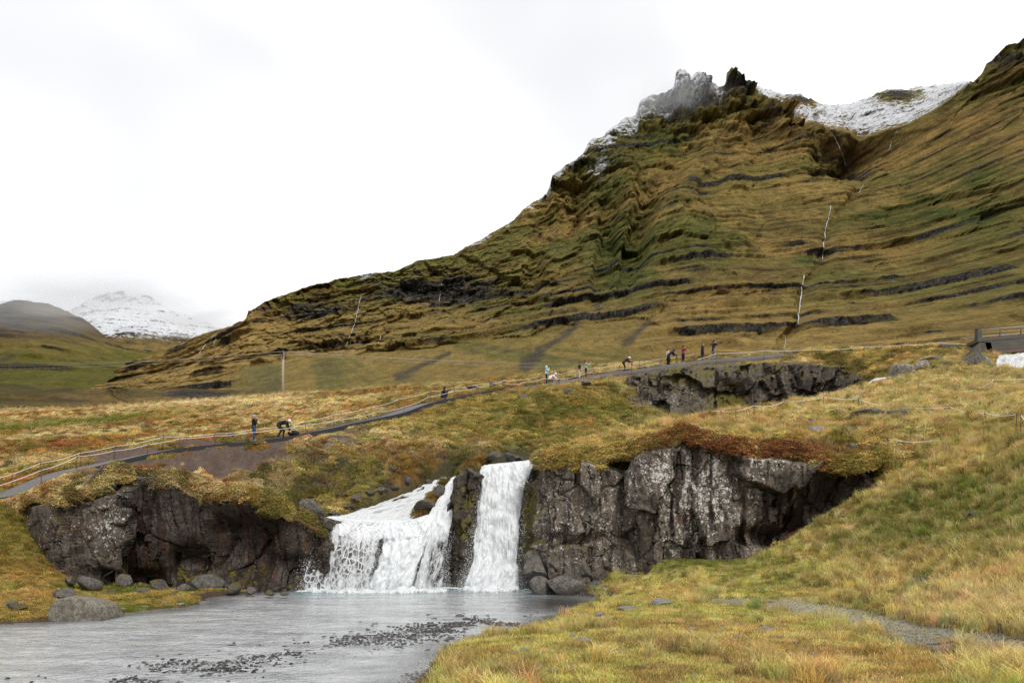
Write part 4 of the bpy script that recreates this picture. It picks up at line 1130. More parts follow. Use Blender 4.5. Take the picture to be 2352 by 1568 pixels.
def wet_up(PU, PV, S, Z):
    n1 = nz(PU, PV, 40.0, 531); n2 = nz(PU, PV, 14.0, 532)
    wet = np.clip(0.42 + 0.6 * blob(PU, PV, 1860, 890, 110, 40) + 0.7 * blob(PU, PV, 1680, 915, 50, 40) + 0.4 * (n1 - .5), 0, 1)
    lic = 0.60 + 0.5 * (n1 - .5) - 0.3 * wet
    mos = 0.34 + 0.5 * sstep(.50, .62, n2) * sstep(900, 840, PV) + 0.7 * blob(PU, PV, 1660, 925, 40, 30) + 0.5 * blob(PU, PV, 1560, 870, 60, 16) + 0.5 * sstep(930, 960, PV)
    return wet, np.clip(lic, 0, 1), np.clip(mos, 0, 1), 0.0 * PU
cliff('rock_cliff', 'low dark cliff with mossy ledges under the ridge where the walkers stand', [
 (1435,866,884,68.6,70.5),(1470,858,905,66.6,68.8),(1520,849,925,65.0,67.6),(1560,843,945,63.6,66.6),(1650,838,962,62.4,65.8),(1750,834,964,62.0,65.4),(1850,832,952,62.0,65.2),(1920,842,936,62.4,65.0),(1965,856,915,63,65),(1995,872,900,64.2,65.6)],
 seed=63, bw=1.9, bh=1.8, amp=1.2, recess=[(1680,905,34,30,1.6),(1890,905,60,26,0.7)], wetfn=wet_up, step=0.12, ext=1.2, cap=4.2)

# ------------------------------------------------------------------ loose rocks
def rock_mesh(name, seed, mat, sub=3, cuts=9, rough=0.06, flat=(1, 1, 1)):
    r = random.Random(seed)
    bm = bmesh.new()
    bmesh.ops.create_icosphere(bm, subdivisions=sub, radius=1.0)
    co = np.array([v.co[:] for v in bm.verts])
    for i in range(cuts):
        d = np.array([r.gauss(0, 1), r.gauss(0, 1), r.gauss(0, 1) * 0.8]); d /= np.linalg.norm(d)
        h = r.uniform(0.42, 0.82)
        e = co @ d - h
        co = co - np.maximum(e, 0)[:, None] * d
    nn = fbm(co[:, 0] * 2 + seed, co[:, 1] * 2, co[:, 2] * 2, oct=4, seed=seed) - 0.5
    co = co * (1 + rough * 2 * nn)[:, None]
    co = co / np.abs(co).max(0) * np.array(flat)
    for v, c in zip(bm.verts, co): v.co = c
    me = bpy.data.meshes.new(name)
    bm.to_mesh(me); bm.free()
    me.polygons.foreach_set('use_smooth', [True] * len(me.polygons))
    me.set_sharp_from_angle(angle=math.radians(17))
    me.materials.append(mat)
    return me

# ------------------------------------------------------------------ river
n = N('river_water')
p1 = n.geo('Position', (0.75, 0.95, 1.0)); p2 = n.geo('Position', (1, 1, 1))
foam = n.attr('foam', 'Fac'); calm = n.attr('calm', 'Fac')
w1 = n.noise(p1, 1.9, 5.0, 0.65, 0.8); w2 = n.noise(p1, 6.0, 3.0, 0.6, 0.4)
h = n.math('ADD', n.math('MULTIPLY', w1, 0.55), n.math('MULTIPLY', w2, 0.25))
h = n.math('MULTIPLY', h, n.math('SUBTRACT', 1.0, n.math('MULTIPLY', calm, 0.72)))
ff = n.noise(p2, 3.2, 8.0, 0.72, 0.6)
fm = n.ramp(n.math('ADD', foam, n.math('MULTIPLY', n.math('SUBTRACT', ff, 0.5), 0.9)), [(0.40, 0.0), (0.62, 1.0)])
body = n.mix(n.ramp(n.noise(n.geo('Position', (0.35, 1.2, 1)), 1.1, 5.0, 0.65), [(0.35, 0.0), (0.6, 1.0)]), (0.25, 0.26, 0.265), (0.46, 0.47, 0.475))  # milky water, paled further to paint the bright sky reflection into its colour
body = n.mix(calm, body, (0.030, 0.032, 0.028))  # dark reflection by boulders and banks, painted into the calm water's colour
shf = n.ramp(n.math('ADD', n.attr('shoal', 'Fac'), n.math('MULTIPLY', n.math('SUBTRACT', n.noise(n.geo('Position', (0.6, 2.2, 1)), 3.0, 6.0, 0.75), 0.5), 1.6)), [(0.50, 0.0), (0.85, 1.0)])
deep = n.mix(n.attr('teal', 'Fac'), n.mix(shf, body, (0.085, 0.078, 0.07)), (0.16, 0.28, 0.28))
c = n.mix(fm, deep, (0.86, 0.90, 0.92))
rg = n.math('ADD', 0.06, n.math('MULTIPLY', fm, 0.6))
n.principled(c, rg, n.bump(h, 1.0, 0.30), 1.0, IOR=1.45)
M_RIVER = n.m

ru = np.concatenate([np.arange(-1400, -200, 30.0), np.arange(-200, 1500, 7.0)])
rl = np.log(6.0); rows = []
while math.exp(rl) < 39.5:
    rows.append(rl); rl += 0.0045
RY = np.exp(np.array(rows))
RU, RYY = np.meshgrid(ru, RY); RX = (RU - CX) * RYY / F
sdr = poly_sd(RX, RYY, SHORE)
keep = (sdr < 1.2)
RV = VH + HC * F / RYY
rip = fbm(RX * 1.5, RYY * 2.6, oct=4, seed=601) - 0.5
rip2 = fbm(RX * 0.5 + 4, RYY * 1.0, oct=3, seed=602) - 0.5
dfall = np.maximum(0, cliff_y(RU) - RYY)
turb = sstep(3.0, 0.3, dfall) * sstep(640, 700, RU) * sstep(1260, 1215, RU)
shoal_l = [(250,1568),(420,1545),(560,1510),(760,1480),(900,1462),(1010,1445),(1100,1425),(1180,1440)]
shoal_xy = [WP(*p) for p in shoal_l]
sh, _, _ = line_d(RX, RYY, shoal_xy)
nsh = fbm(RX * 0.8, RYY * 0.8, oct=4, seed=604)
shoal = 0.55 * sstep(1.3, 0.1, sh + 3.0 * (nsh - 0.5)); shoal = np.maximum(shoal, sstep(1.4, 0.0, -sdr) * sstep(1000, 1150, RU) * sstep(33, 28, RYY))
RZ = 0.035 * rip + 0.03 * rip2 + turb * (0.10 * (fbm(RX * 2.2, RYY * 2.2, oct=4, seed=603) - 0.2))
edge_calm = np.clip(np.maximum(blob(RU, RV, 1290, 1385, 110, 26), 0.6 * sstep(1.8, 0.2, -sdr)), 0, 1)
foamv = 0.95 * sstep(1.3, 0.5, dfall + 0.8 * (fbm(RX, RYY * 0 + 2, oct=3, seed=605) - 0.5)) * sstep(660, 715, RU) * sstep(1232, 1200, RU)
foamv = foamv + 0.22 * sstep(2.8, 1.2, dfall) * sstep(560, 700, RU) * sstep(1260, 1200, RU)
foamv = np.maximum(foamv, 0.24 * blob(RU, RV, 420, 1395, 240, 20))
teal = 0.8 * sstep(4.5, 1.0, dfall) * sstep(600, 700, RU) * sstep(1300, 1200, RU)
V = np.stack([RX, RYY, RZ], -1).reshape(-1, 3)
kf = keep[:-1, :-1] & keep[1:, 1:] & keep[:-1, 1:] & keep[1:, :-1]
fc = grid_faces(*RU.shape, keep=kf)
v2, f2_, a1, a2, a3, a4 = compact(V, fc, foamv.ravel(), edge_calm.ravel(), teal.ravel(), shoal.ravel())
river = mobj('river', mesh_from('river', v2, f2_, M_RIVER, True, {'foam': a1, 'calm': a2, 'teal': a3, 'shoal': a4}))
tag(river, kind='structure')

# ------------------------------------------------------------------ falling water
def water_material(name, density=0.55, net=0.0, fine=1.0):
    n = N(name)
    uv = n.attr('st', 'Vector')
    m1 = n.node('ShaderNodeMapping'); n.link(uv, m1.inputs['Vector']); m1.inputs['Scale'].default_value = (3.2 * fine, 0.75 * fine, 1)
    st1 = n.noise(m1.outputs[0], 1.0, 7.0, 0.66, 0.5)
    m2 = n.node('ShaderNodeMapping'); n.link(uv, m2.inputs['Vector']); m2.inputs['Scale'].default_value = (9.0 * fine, 3.0 * fine, 1)
    st2 = n.noise(m2.outputs[0], 1.0, 5.0, 0.7, 0.8)
    veil = n.attr('veil', 'Fac')
    a = n.math('ADD', n.math('MULTIPLY', st1, 0.65), n.math('MULTIPLY', st2, 0.35))
    a = n.math('ADD', a, n.math('SUBTRACT', density, 0.5))
    a = n.math('SUBTRACT', a, n.math('MULTIPLY', veil, 0.42))
    alpha = n.ramp(a, [(0.36, 0.0), (0.50, 1.0)])
    if net > 0:
        m3 = n.node('ShaderNodeMapping'); n.link(uv, m3.inputs['Vector']); m3.inputs['Scale'].default_value = (4.6, 3.0, 1)
        wn = n.noise(m3.outputs[0], 0.9, 3.0, 0.6, 0.0, 'Color')
        wm = n.node('ShaderNodeVectorMath', operation='MULTIPLY_ADD'); n.link(wn, wm.inputs[0]); wm.inputs[1].default_value = (0.9, 0.9, 0); n.link(m3.outputs[0], wm.inputs[2])
        ve = n.voro(wm.outputs[0], 1.0, 'DISTANCE_TO_EDGE')
        edge = n.ramp(ve, [(0.03, 1.0), (0.16, 0.0)])
        nt2 = n.attr('net', 'Fac')
        alpha2 = n.math('MAXIMUM', n.math('MULTIPLY', edge, 0.95), n.ramp(a, [(0.56, 0.10), (0.70, 1.0)]))
        alpha = n.mix(nt2, alpha, alpha2)
    c = n.mix(n.ramp(st2, [(0.3, 0.0), (0.7, 1.0)]), (0.88, 0.91, 0.93), (0.98, 0.98, 0.98))
    hgt = n.math('ADD', n.math('MULTIPLY', st1, 0.7), n.math('MULTIPLY', st2, 0.3))
    nb = n.bump(hgt, 0.55, 0.08)
    d = n.node('ShaderNodeBsdfPrincipled'); n.link(c, d.inputs['Base Color']); d.inputs['Roughness'].default_value = 0.45; n.link(nb, d.inputs['Normal'])
    tl = n.node('ShaderNodeBsdfTranslucent'); tl.inputs['Color'].default_value = (0.9, 0.93, 0.95, 1)
    mx = n.node('ShaderNodeMixShader'); mx.inputs[0].default_value = 0.4; n.link(d.outputs[0], mx.inputs[1]); n.link(tl.outputs[0], mx.inputs[2])
    tr = n.node('ShaderNodeBsdfTransparent')
    mm = n.node('ShaderNodeMixShader'); n.link(alpha, mm.inputs[0]); n.link(tr.outputs[0], mm.inputs[1]); n.link(mx.outputs[0], mm.inputs[2])
    n.link(mm.outputs[0], n.out.inputs['Surface'])
    return n.m
M_FALL = water_material('white_water', 0.70)
M_RAPID = water_material('white_rapid', 0.66, fine=1.5)
M_FALL2 = water_material('white_water_strands', 0.52)
M_NET = water_material('white_water_net', 0.62, net=1.0)

def sheet(name, rows, mat, parent, base, ns=90, nt_=120, disp=0.12, seed=0, off=0.0, veil=None, net=None):
    """rows: list of polylines [(u, v, y) ...] from the lip down"""
    R = []
    ss = np.linspace(0, 1, ns)
    for r in rows:
        r = np.array(r, float); k = np.linspace(0, 1, len(r))
        R.append(np.stack([np.interp(ss, k, r[:, i]) for i in range(3)], -1))
    R = np.array(R)
    tk = np.linspace(0, 1, len(rows)); tt = np.linspace(0, 1, nt_)
    # smooth (catmull-rom) along t
    G = np.empty((nt_, ns, 3))
    for i, t in enumerate(tt):
        f = t * (len(rows) - 1); j = min(int(f), len(rows) - 2); a = f - j
        p0, p1, p2, p3 = R[max(j - 1, 0)], R[j], R[j + 1], R[min(j + 2, len(rows) - 1)]
        G[i] = 0.5 * (2 * p1 + (p2 - p0) * a + (2 * p0 - 5 * p1 + 4 * p2 - p3) * a * a + (3 * p1 - p0 - 3 * p2 + p3) * a ** 3)
    X = (G[..., 0] - CX) * G[..., 1 + 1] / F; Y = G[..., 2]; Z = HC + (VH - G[..., 1]) * G[..., 2] / F
    ds = np.cumsum(np.hypot(np.gradient(X, axis=1), np.gradient(Y, axis=1)), 1); dt = np.cumsum(np.sqrt(np.gradient(X, axis=0) ** 2 + np.gradient(Y, axis=0) ** 2 + np.gradient(Z, axis=0) ** 2), 0)
    S2, T2 = np.meshgrid(ss, tt)
    env = sstep(0, 0.12, T2)
    D = disp * env * (1.3 * (fbm(ds * 2.4 + seed, dt * 0.55, oct=4, seed=seed) - 0.5) + 0.9 * (fbm(ds * 5, dt * 2.4, oct=3, seed=seed + 3) - 0.5)) * 2 + off
    Y = Y - D; Z = Z + 0.25 * D
    stv = np.stack([ds + seed * 3.1, dt, ds * 0], -1).reshape(-1, 3)
    V = np.stack([X, Y, Z], -1).reshape(-1, 3) - np.array(base)
    ew = 0.05 + 0.16 * fbm(T2 * 9, T2 * 0 + seed, oct=3, seed=seed + 6); edge = 1 - sstep(0, 1, S2 / ew) * sstep(0, 1, (1 - S2) / ew)
    vl = edge * 1.0 + (0 if veil is None else veil(S2, T2))
    me = mesh_from(name, V, grid_faces(nt_, ns), mat, True, {'veil': vl.ravel(), 'net': (np.zeros_like(vl) if net is None else net(S2, T2)).ravel()})
    a = me.attributes.new('st', 'FLOAT_VECTOR', 'POINT'); a.data.foreach_set('vector', stv.astype(np.float32).ravel())
    return mobj(name, me, parent)

def foam_pile(parent, base, line, seed, hgt=0.5):
    """churned white mounds where the water lands"""
    ns, nt_ = 160, 16
    l = np.array(line, float); ss = np.linspace(0, 1, ns)
    xs = np.interp(ss, np.linspace(0, 1, len(l)), l[:, 0]); ys = np.interp(ss, np.linspace(0, 1, len(l)), l[:, 1])
    tt = np.linspace(-1, 1, nt_)
    S2, T2 = np.meshgrid(ss, tt)
    X = xs + 0 * T2; Y = ys + 0.55 * T2
    Z = hgt * 0.6 * (1 - T2 ** 2) * (-0.15 + 1.7 * fbm(X * 2.4, Y * 2.4, oct=4, seed=seed)) * sstep(0, .06, S2) * sstep(1, .94, S2) - 0.05
    Y = Y + 0.3 * (fbm(X * 2, Y * 2, oct=3, seed=seed + 1) - .5)
    V = np.stack([X, Y, Z], -1).reshape(-1, 3) - np.array(base)
    me = mesh_from('foam', V, grid_faces(nt_, ns), M_FALL, True, {'veil': (0.25 + 0.6 * np.abs(T2) ** 2 + (1 - sstep(0, .16, S2) * sstep(1, .84, S2))).ravel(), 'net': np.zeros(ns * nt_)})
    a = me.attributes.new('st', 'FLOAT_VECTOR', 'POINT'); a.data.foreach_set('vector', np.stack([X, Y, Z], -1).astype(np.float32).ravel())
    mobj('foam', me, parent)

n = N('spray_drop'); n.principled((0.9, 0.93, 0.95), 0.3, None, 0.5); M_DROP = n.m
def spray(parent, base, cnt, gen, seed, rmin=0.004, rmax=0.014):
    r = np.random.default_rng(seed)
    oct_v = np.array([(1, 0, 0), (-1, 0, 0), (0, 1, 0), (0, -1, 0), (0, 0, 1), (0, 0, -1)], float)
    oct_f = np.array([(0, 2, 4), (2, 1, 4), (1, 3, 4), (3, 0, 4), (2, 0, 5), (1, 2, 5), (3, 1, 5), (0, 3, 5)])
    pts = gen(r, cnt)
    rad = rmin + (rmax - rmin) * r.random(cnt) ** 3
    V = (pts[:, None, :] + oct_v[None] * rad[:, None, None] * np.array([1, 1, 1.6])).reshape(-1, 3) - np.array(base)
    Fc = (oct_f[None] + (np.arange(cnt) * 6)[:, None, None]).reshape(-1, 3)
    o = mobj('spray', mesh_from('spray', V, Fc, M_DROP, True), parent)
    o['kind'] = 'stuff'

# main fall
b1 = P(1140, 1357, 34.8)
wf = empty('waterfall', b1, 'tall white waterfall plunging beside the lichen spotted cliff', 'waterfall')
mainrows = [[(1118, 1066, 42), (1180, 1060, 42), (1235, 1056, 41.5)],
            [(1104, 1072, 39.4), (1165, 1067, 39.2), (1242, 1058, 38.2)],
            [(1098, 1078, 37.9), (1165, 1072, 37.7), (1236, 1064, 37.2)],
            [(1094, 1130, 37.1), (1150, 1128, 36.8), (1212, 1120, 36.6)],
            [(1086, 1220, 36.4), (1140, 1222, 36.1), (1197, 1214, 36.1)],
            [(1078, 1300, 35.8), (1135, 1300, 35.6), (1192, 1300, 35.8)],
            [(1054, 1360, 35.2), (1130, 1361, 34.9), (1200, 1362, 35.0)]]
sheet('water_sheet', mainrows, M_FALL, wf, b1, 130, 220, 0.22, 3)
sheet('water_strands', [[(u + (1148 - u) * 0.05, v, y) for u, v, y in r] for r in mainrows[1:]], M_FALL2, wf, b1, 120, 200, 0.22, 9, 0.16)
def fall_line(r, cnt, rows, spread):
    R = np.array([[row[0], row[len(row) // 2], row[-1]] for row in rows], float)
    t = r.random(cnt) ** 0.6; s = r.random(cnt)
    edge = r.random(cnt) < 0.6
    s = np.where(edge, np.where(r.random(cnt) < .5, r.normal(0, .05, cnt), 1 + r.normal(0, .05, cnt)), s)
    k = np.linspace(0, 1, len(R))
    L = np.stack([np.interp(t, k, R[:, 0, i]) for i in range(3)], -1); Rr = np.stack([np.interp(t, k, R[:, 2, i]) for i in range(3)], -1)
    q = L + (Rr - L) * s[:, None]
    q[:, 2] -= np.abs(r.normal(0, spread, cnt)); q[:, 0] += r.normal(0, 5, cnt); q[:, 1] += r.normal(0, 6, cnt)
    return np.stack([(q[:, 0] - CX) * q[:, 2] / F, q[:, 2], np.maximum(0.02, HC + (VH - q[:, 1]) * q[:, 2] / F)], -1)
spray(wf, b1, 6500, lambda r, c: fall_line(r, c, mainrows[2:], 0.35), 5)
foam_pile(wf, b1, [P(1050, 1361, 34.6)[:2], P(1120, 1364, 34.2)[:2], P(1205, 1362, 34.4)[:2]], 7, 0.65)

# left cascade
b2 = P(860, 1357, 34.9)
wc = empty('cascade', b2, 'wide stepped white cascade spreading over ledges left of the mossy pillar', 'waterfall')
chan = [[(1002, 1100, 43), (1020, 1098, 43), (1040, 1094, 43)], [(975, 1112, 42), (1000, 1112, 42), (1016, 1108, 41.8)], [(905, 1142, 40.4), (960, 1146, 40.2), (1004, 1148, 40.2)],
        [(800, 1178, 38.6), (900, 1176, 38.6), (985, 1182, 38.4)], [(735, 1190, 36.9), (850, 1200, 36.9), (975, 1196, 36.9)], [(722, 1200, 36.2), (790, 1206, 36.0), (850, 1213, 35.95), (920, 1212, 36.0), (985, 1208, 36.2)], [(718, 1226, 35.75), (790, 1232, 35.5), (850, 1238, 35.45), (920, 1238, 35.5), (980, 1230, 35.8)]]
sheet('water_sheet', chan, M_RAPID, wc, b2, 150, 170, 0.24, 21, 0.06, veil=lambda S, T: 0.55 * sstep(0.86, 1.0, T))
cur = [[(748, 1184, 37.2), (830, 1196, 37.2), (900, 1200, 37.2)], [(728, 1196, 36.3), (810, 1203, 36.1), (892, 1207, 36.2)], [(715, 1240, 35.6), (800, 1240, 35.3), (882, 1245, 35.5)], [(704, 1300, 35.2), (790, 1300, 34.9), (868, 1300, 35.1)], [(692, 1358, 34.9), (780, 1360, 34.7), (858, 1360, 34.8)]]
sheet('water_net', cur, M_NET, wc, b2, 130, 140, 0.10, 31, net=lambda S, T: sstep(0.02, 0.14, T) * sstep(1.0, 0.8, S))
mid = [[(880, 1196, 37.2), (940, 1196, 37.2), (1000, 1178, 37.3)], [(876, 1208, 36.2), (940, 1206, 36.2), (1000, 1190, 36.5)], [(872, 1250, 35.5), (930, 1250, 35.4), (985, 1240, 35.8)], [(860, 1305, 35.0), (915, 1305, 34.9), (965, 1300, 35.4)], [(838, 1360, 34.8), (895, 1361, 34.6), (945, 1360, 35.0)]]
sheet('water_sheet', mid, M_FALL, wc, b2, 90, 140, 0.20, 41)
sec = [[(1040, 1096, 42), (1052, 1094, 42)], [(1026, 1112, 39.6), (1046, 1108, 39.6)], [(1004, 1150, 38.2), (1040, 1146, 37.9)], [(985, 1185, 37.2), (1036, 1180, 37.0)], [(975, 1230, 36.3), (1032, 1230, 36.2)], [(960, 1300, 35.7), (1024, 1300, 35.7)], [(940, 1360, 35.3), (1024, 1360, 35.2)]]
sheet('water_strands', sec, M_FALL2, wc, b2, 80, 150, 0.18, 51, 0.12, veil=lambda S, T: 0.30 * sstep(0.5, 0.8, T) * sstep(0.2, 0.6, S) - 0.75 * sstep(0.75, 0.45, T))
sheet('water_strands', [[(u + 6, v, y) for u, v, y in r] for r in sec], M_FALL2, wc, b2, 80, 150, 0.22, 57, 0.25, veil=lambda S, T: 0.35 * sstep(0.5, 0.8, T) - 0.5 * sstep(0.7, 0.45, T))
sheet('water_strands', mid, M_FALL2, wc, b2, 90, 140, 0.26, 61, 0.16)
spray(wc, b2, 4200, lambda r, c: fall_line(r, c, cur, 0.3), 15)
spray(wc, b2, 3200, lambda r, c: fall_line(r, c, sec[3:], 0.3), 16)
foam_pile(wc, b2, [P(672, 1360, 34.3)[:2], P(800, 1363, 34.0)[:2], P(930, 1362, 34.1)[:2], P(1060, 1360, 34.6)[:2]], 8, 0.45)

# upper falls of the same river
b3 = P(1990, 885, 57)
wm = empty('waterfall', b3, 'small white fall half hidden behind the grassy knoll', 'waterfall')
sheet('water_sheet', [[(2004, 870, 59), (2050, 865, 59)], [(1998, 875, 57), (2036, 867, 57)], [(1984, 892, 56), (2016, 880, 56)], [(1962, 925, 55.2), (2006, 925, 55.2)]], M_FALL, wm, b3, 40, 50, 0.22, 71)
b4 = P(2320, 835, 62)
wu_ = empty('waterfall', b4, 'short white fall pouring out under the concrete bridge', 'waterfall')
sheet('water_sheet', [[(2292, 816, 65), (2400, 810, 65)], [(2284, 820, 62), (2400, 813, 62)], [(2280, 834, 60.8), (2400, 830, 60.8)], [(2276, 866, 60), (2400, 866, 60)]], M_RAPID, wu_, b4, 90, 70, 0.4, 81, veil=lambda S, T: 0.22 + 0 * S)

# ------------------------------------------------------------------ footpath and its edging, gravel track puddles
n = N('path_gravel'); v_ = n.geo('Position'); f_ = n.noise(v_, 22.0, 5.0, 0.75); g_ = n.noise(v_, 1.2, 4.0, 0.6)
c_ = n.mix(g_, (0.095, 0.092, 0.088), (0.165, 0.155, 0.145))
n.principled(n.mix(1.0, c_, n.ramp(f_, [(0.25, 0.6), (0.75, 1.4)]), 'MULTIPLY'), 0.8, n.bump(f_, 0.6, 0.03), 0.3)
M_PATH = n.m
M_EDGE = plain('path_edging', (0.030, 0.032, 0.034), 0.7, 0.4, 5.0)
pp = np.array(PATHXY); tk = np.concatenate([[0], np.cumsum(np.hypot(*np.diff(pp, axis=0).T))])
ts = np.linspace(0, tk[-1], 360)
px_, py_ = np.interp(ts, tk, pp[:, 0]), np.interp(ts, tk, pp[:, 1])
kk = np.ones(9) / 9
px_ = np.convolve(np.pad(px_, 4, mode='edge'), kk, 'valid'); py_ = np.convolve(np.pad(py_, 4, mode='edge'), kk, 'valid')
txx, tyy = np.gradient(px_), np.gradient(py_); ln_ = np.hypot(txx, tyy); nxx, nyy = -tyy / ln_, txx / ln_     # to the far side
zc = gz(px_, py_); zc = np.convolve(np.pad(zc, 6, mode='edge'), np.ones(13) / 13, 'valid') + 0.10
hw = 0.95 + 0.12 * (fbm(ts * 0.35, ts * 0, oct=3, seed=701) - .5)
hw = hw * np.interp(CX + px_ * F / py_, [1120, 1260], [1.0, 0.6])
across = np.array([-1.0, -0.5, 0.0, 0.5, 1.0])
PX = px_ + nxx * across[:, None] * hw; PY = py_ + nyy * across[:, None] * hw
PZ = zc + 0.0 * PX + 0.03 * (1 - across[:, None] ** 2)
Vp = np.stack([PX, PY, PZ], -1)
Vp = np.concatenate([Vp[:1] + np.array([0, 0, -0.5]), Vp, Vp[-1:] + np.array([0, 0, -0.5])], 0)
path = mobj('footpath', mesh_from('footpath', Vp.reshape(-1, 3), grid_faces(7, 360), M_PATH, True)); tag(path, kind='structure')
# dark edging strip on the valley side, two stretches
ex0 = px_ - nxx * (hw + 0.05); ey0 = py_ - nyy * (hw + 0.05)
prof = [(-0.03, -0.35), (-0.03, 0.05), (0.04, 0.055), (0.05, -0.2)]
Ve = np.stack([np.stack([ex0 - nxx * a_, ey0 - nyy * a_, zc + b_ + 0.05 * (fbm(ts * 0.8, ts * 0 + 3, oct=2, seed=702) - .5)], -1) for a_, b_ in prof], 0)
m_ = ts < tk[14]
ke = int(m_.sum())
edging = mobj('path_edging', mesh_from('path_edging', Ve[:, :ke].reshape(-1, 3), grid_faces(4, ke), M_EDGE, False)); tag(edging, kind='structure')

def puddle(cu, cv, ru, rv, seed):
    x0, y0, z0 = hit(cu, cv)
    N_ = 40; vs = [(x0, y0, 0)]
    for i in range(N_):
        t = 2 * math.pi * i / N_; k = 1 + 0.5 * (float(vnoise(np.array(math.cos(t) * 2 + seed), np.array(math.sin(t) * 2), seed=seed)) - .5)
        vs.append((x0 + math.cos(t) * ru * k, y0 + math.sin(t) * rv * k, 0))
    zz = float(np.median(gz(np.array([v[0] for v in vs]), np.array([v[1] for v in vs])))) + 0.012
    vs = [(a, b, zz) for a, b, _ in vs]
    me = bpy.data.meshes.new('puddle'); me.from_pydata(vs, [], [(0, i + 1, (i + 1) % N_ + 1) for i in range(N_)]); me.materials.append(M_PUD)
    tag(mobj('puddle', me), kind='structure')
n = N('puddle_water'); v_ = n.geo('Position'); n.principled((0.09, 0.065, 0.03), 0.04, n.bump(n.noise(v_, 6.0, 2.0), 0.05, 0.02), 0.6); M_PUD = n.m
puddle(2215, 1470, 0.75, 0.20, 3); puddle(1760, 1380, 0.7, 0.25, 5); puddle(2250, 1522, 0.6, 0.12, 8)

# ------------------------------------------------------------------ rope fences
n = N('white_rope'); v_ = n.coord('Object'); n.principled(n.mix(n.noise(v_, 40.0, 3.0), (0.72, 0.70, 0.66), (0.90, 0.89, 0.86)), 0.8); M_ROPE = n.m
M_RUST = plain('rusty_rod', (0.10, 0.050, 0.032), 0.8, 0.4, 30.0)
M_WOOD = plain('grey_wood', (0.26, 0.21, 0.16), 0.85, 0.35, 6.0)
def rope_fence(label, posts, sag=0.10, pr=0.018, rr=0.014, mat=M_RUST, tilt=0.06, extra=0.35):
    """posts: list of (x, y, ztop, zbase); rope slung from top to top"""
    b = Vector((posts[0][0], posts[0][1], posts[0][3]))
    root = empty('rope_fence', b, label, 'fence')
    for i, (x, y, zt, zb) in enumerate(posts):
        mb = MB(); tx, ty = random.uniform(-tilt, tilt), random.uniform(-tilt, tilt)
        bx, by = x + tx, y + ty
        mb.tube([Vector((bx, by, zb - extra)) - b, Vector(((x + bx) / 2, (y + by) / 2, (zt + zb) / 2)) - b, Vector((x, y, zt + 0.04)) - b], pr, 6)
        mb.tube([Vector((x - 0.03, y, zt)) - b, Vector((x + 0.03, y, zt)) - b], rr * 0.9, 5)
        mb.build('post', mat, root, True)
    for i in range(len(posts) - 1):
        p, q = posts[i], posts[i + 1]
        P0, Q0 = Vector(p[:3]), Vector(q[:3]); L = (Q0 - P0).length
        sg = sag * L * random.uniform(0.6, 1.35) * 0.5
        pts = []
        for k in range(13):
            t = k / 12.0; c = P0.lerp(Q0, t); c.z -= sg * 4 * t * (1 - t); pts.append(c - b)
        mb = MB(); mb.tube(pts, rr, 6); mb.build('rope', M_ROPE, root, True)
    return root
def post_px(u, vtop, off_y=None, h=0.9):
    """a post whose top shows at (u, vtop): find the ground distance where the post is h tall"""
    ys = np.linspace(30, 95, 1400) if off_y is None else np.linspace(off_y - 3, off_y + 3, 400)
    xs = (u - CX) * ys / F; zt = HC + (VH - vtop) * ys / F
    g = gz(xs, ys); e = np.abs(zt - g - h)
    if off_y is not None: e = e + 0.12 * np.abs(ys - off_y)
    k = int(np.argmin(e))
    return (float(xs[k]), float(ys[k]), float(min(max(zt[k], g[k] + 0.55), g[k] + 1.25)), float(g[k]))
def path_side(u, side, extra=0.25):
    """plan point on one side of the path at picture column u"""
    uu = CX + px_ * F / py_; k = int(np.argmin(np.abs(uu - u)))
    w = (hw[k] + extra) * side
    return px_[k] + nxx[k] * w, py_[k] + nyy[k] * w
def fence_along(us, side, h=0.85, extra=0.25):
    out = []
    for u in us:
        x, y = path_side(u, side, extra); g = float(gz(np.array(x), np.array(y))); hh = h * random.uniform(0.92, 1.08)
        out.append((x, y, g + hh, g))
    return out
rope_fence('white rope on thin rusty rods along the valley side of the footpath, near the cliff', fence_along([-40, 60, 137, 230, 318, 390, 470, 545, 605, 680, 760, 845, 905, 962, 1022, 1075, 1137], -1, 0.82, 0.12), 0.045)
rope_fence('white rope on thin rods along the uphill side of the footpath, by the heather', fence_along([-60, 15, 75, 140, 215, 290, 400, 520, 612, 690, 790, 880, 945, 1010, 1065, 1120, 1180], 1, 0.85, 0.3), 0.045)
rope_fence('sagging white rope around the crouching photographer in white, below the ridge', fence_along([1137, 1190, 1240, 1340, 1420, 1452, 1512], -1, 0.75, 0.35), 0.09)
rope_fence('white rope behind the couple and the bending man, on the grass ridge', fence_along([1180, 1252, 1330, 1420, 1470, 1520, 1600], 1, 0.8, 0.5), 0.05)
pb = post_px(2244, 774, 67)
rope_fence('long white rope running from the ridge walkers up to the bridge post', [post_px(1600, 826, 71.5), post_px(1645, 812, 71.5), post_px(1755, 806, 71), post_px(1865, 803, 70), post_px(1985, 797, 69.5), post_px(2070, 793, 69), post_px(2160, 787, 68), (pb[0], 66.6, 19.3, 18.6)], 0.035, rr=0.020)
rope_fence('white rope slung on rods over the crest of the straw covered knoll', [post_px(u, v, q) for u, v, q in ((1632, 958, 44), (1656, 946, 44.3), (1690, 944, 44.6), (1732, 931, 45), (1800, 924, 46), (1892, 912, 47.5), (1972, 917, 46.5), (2098, 938, 42), (2180, 943, 39), (2262, 948, 36), (2335, 951, 32))], 0.06)
rope_fence('loose rope end on two rods on the grass slope under the bridge', [post_px(2210, 908, 47, 0.5), post_px(2283, 882, 49, 0.8), post_px(2380, 868, 50, 0.8)], 0.05)
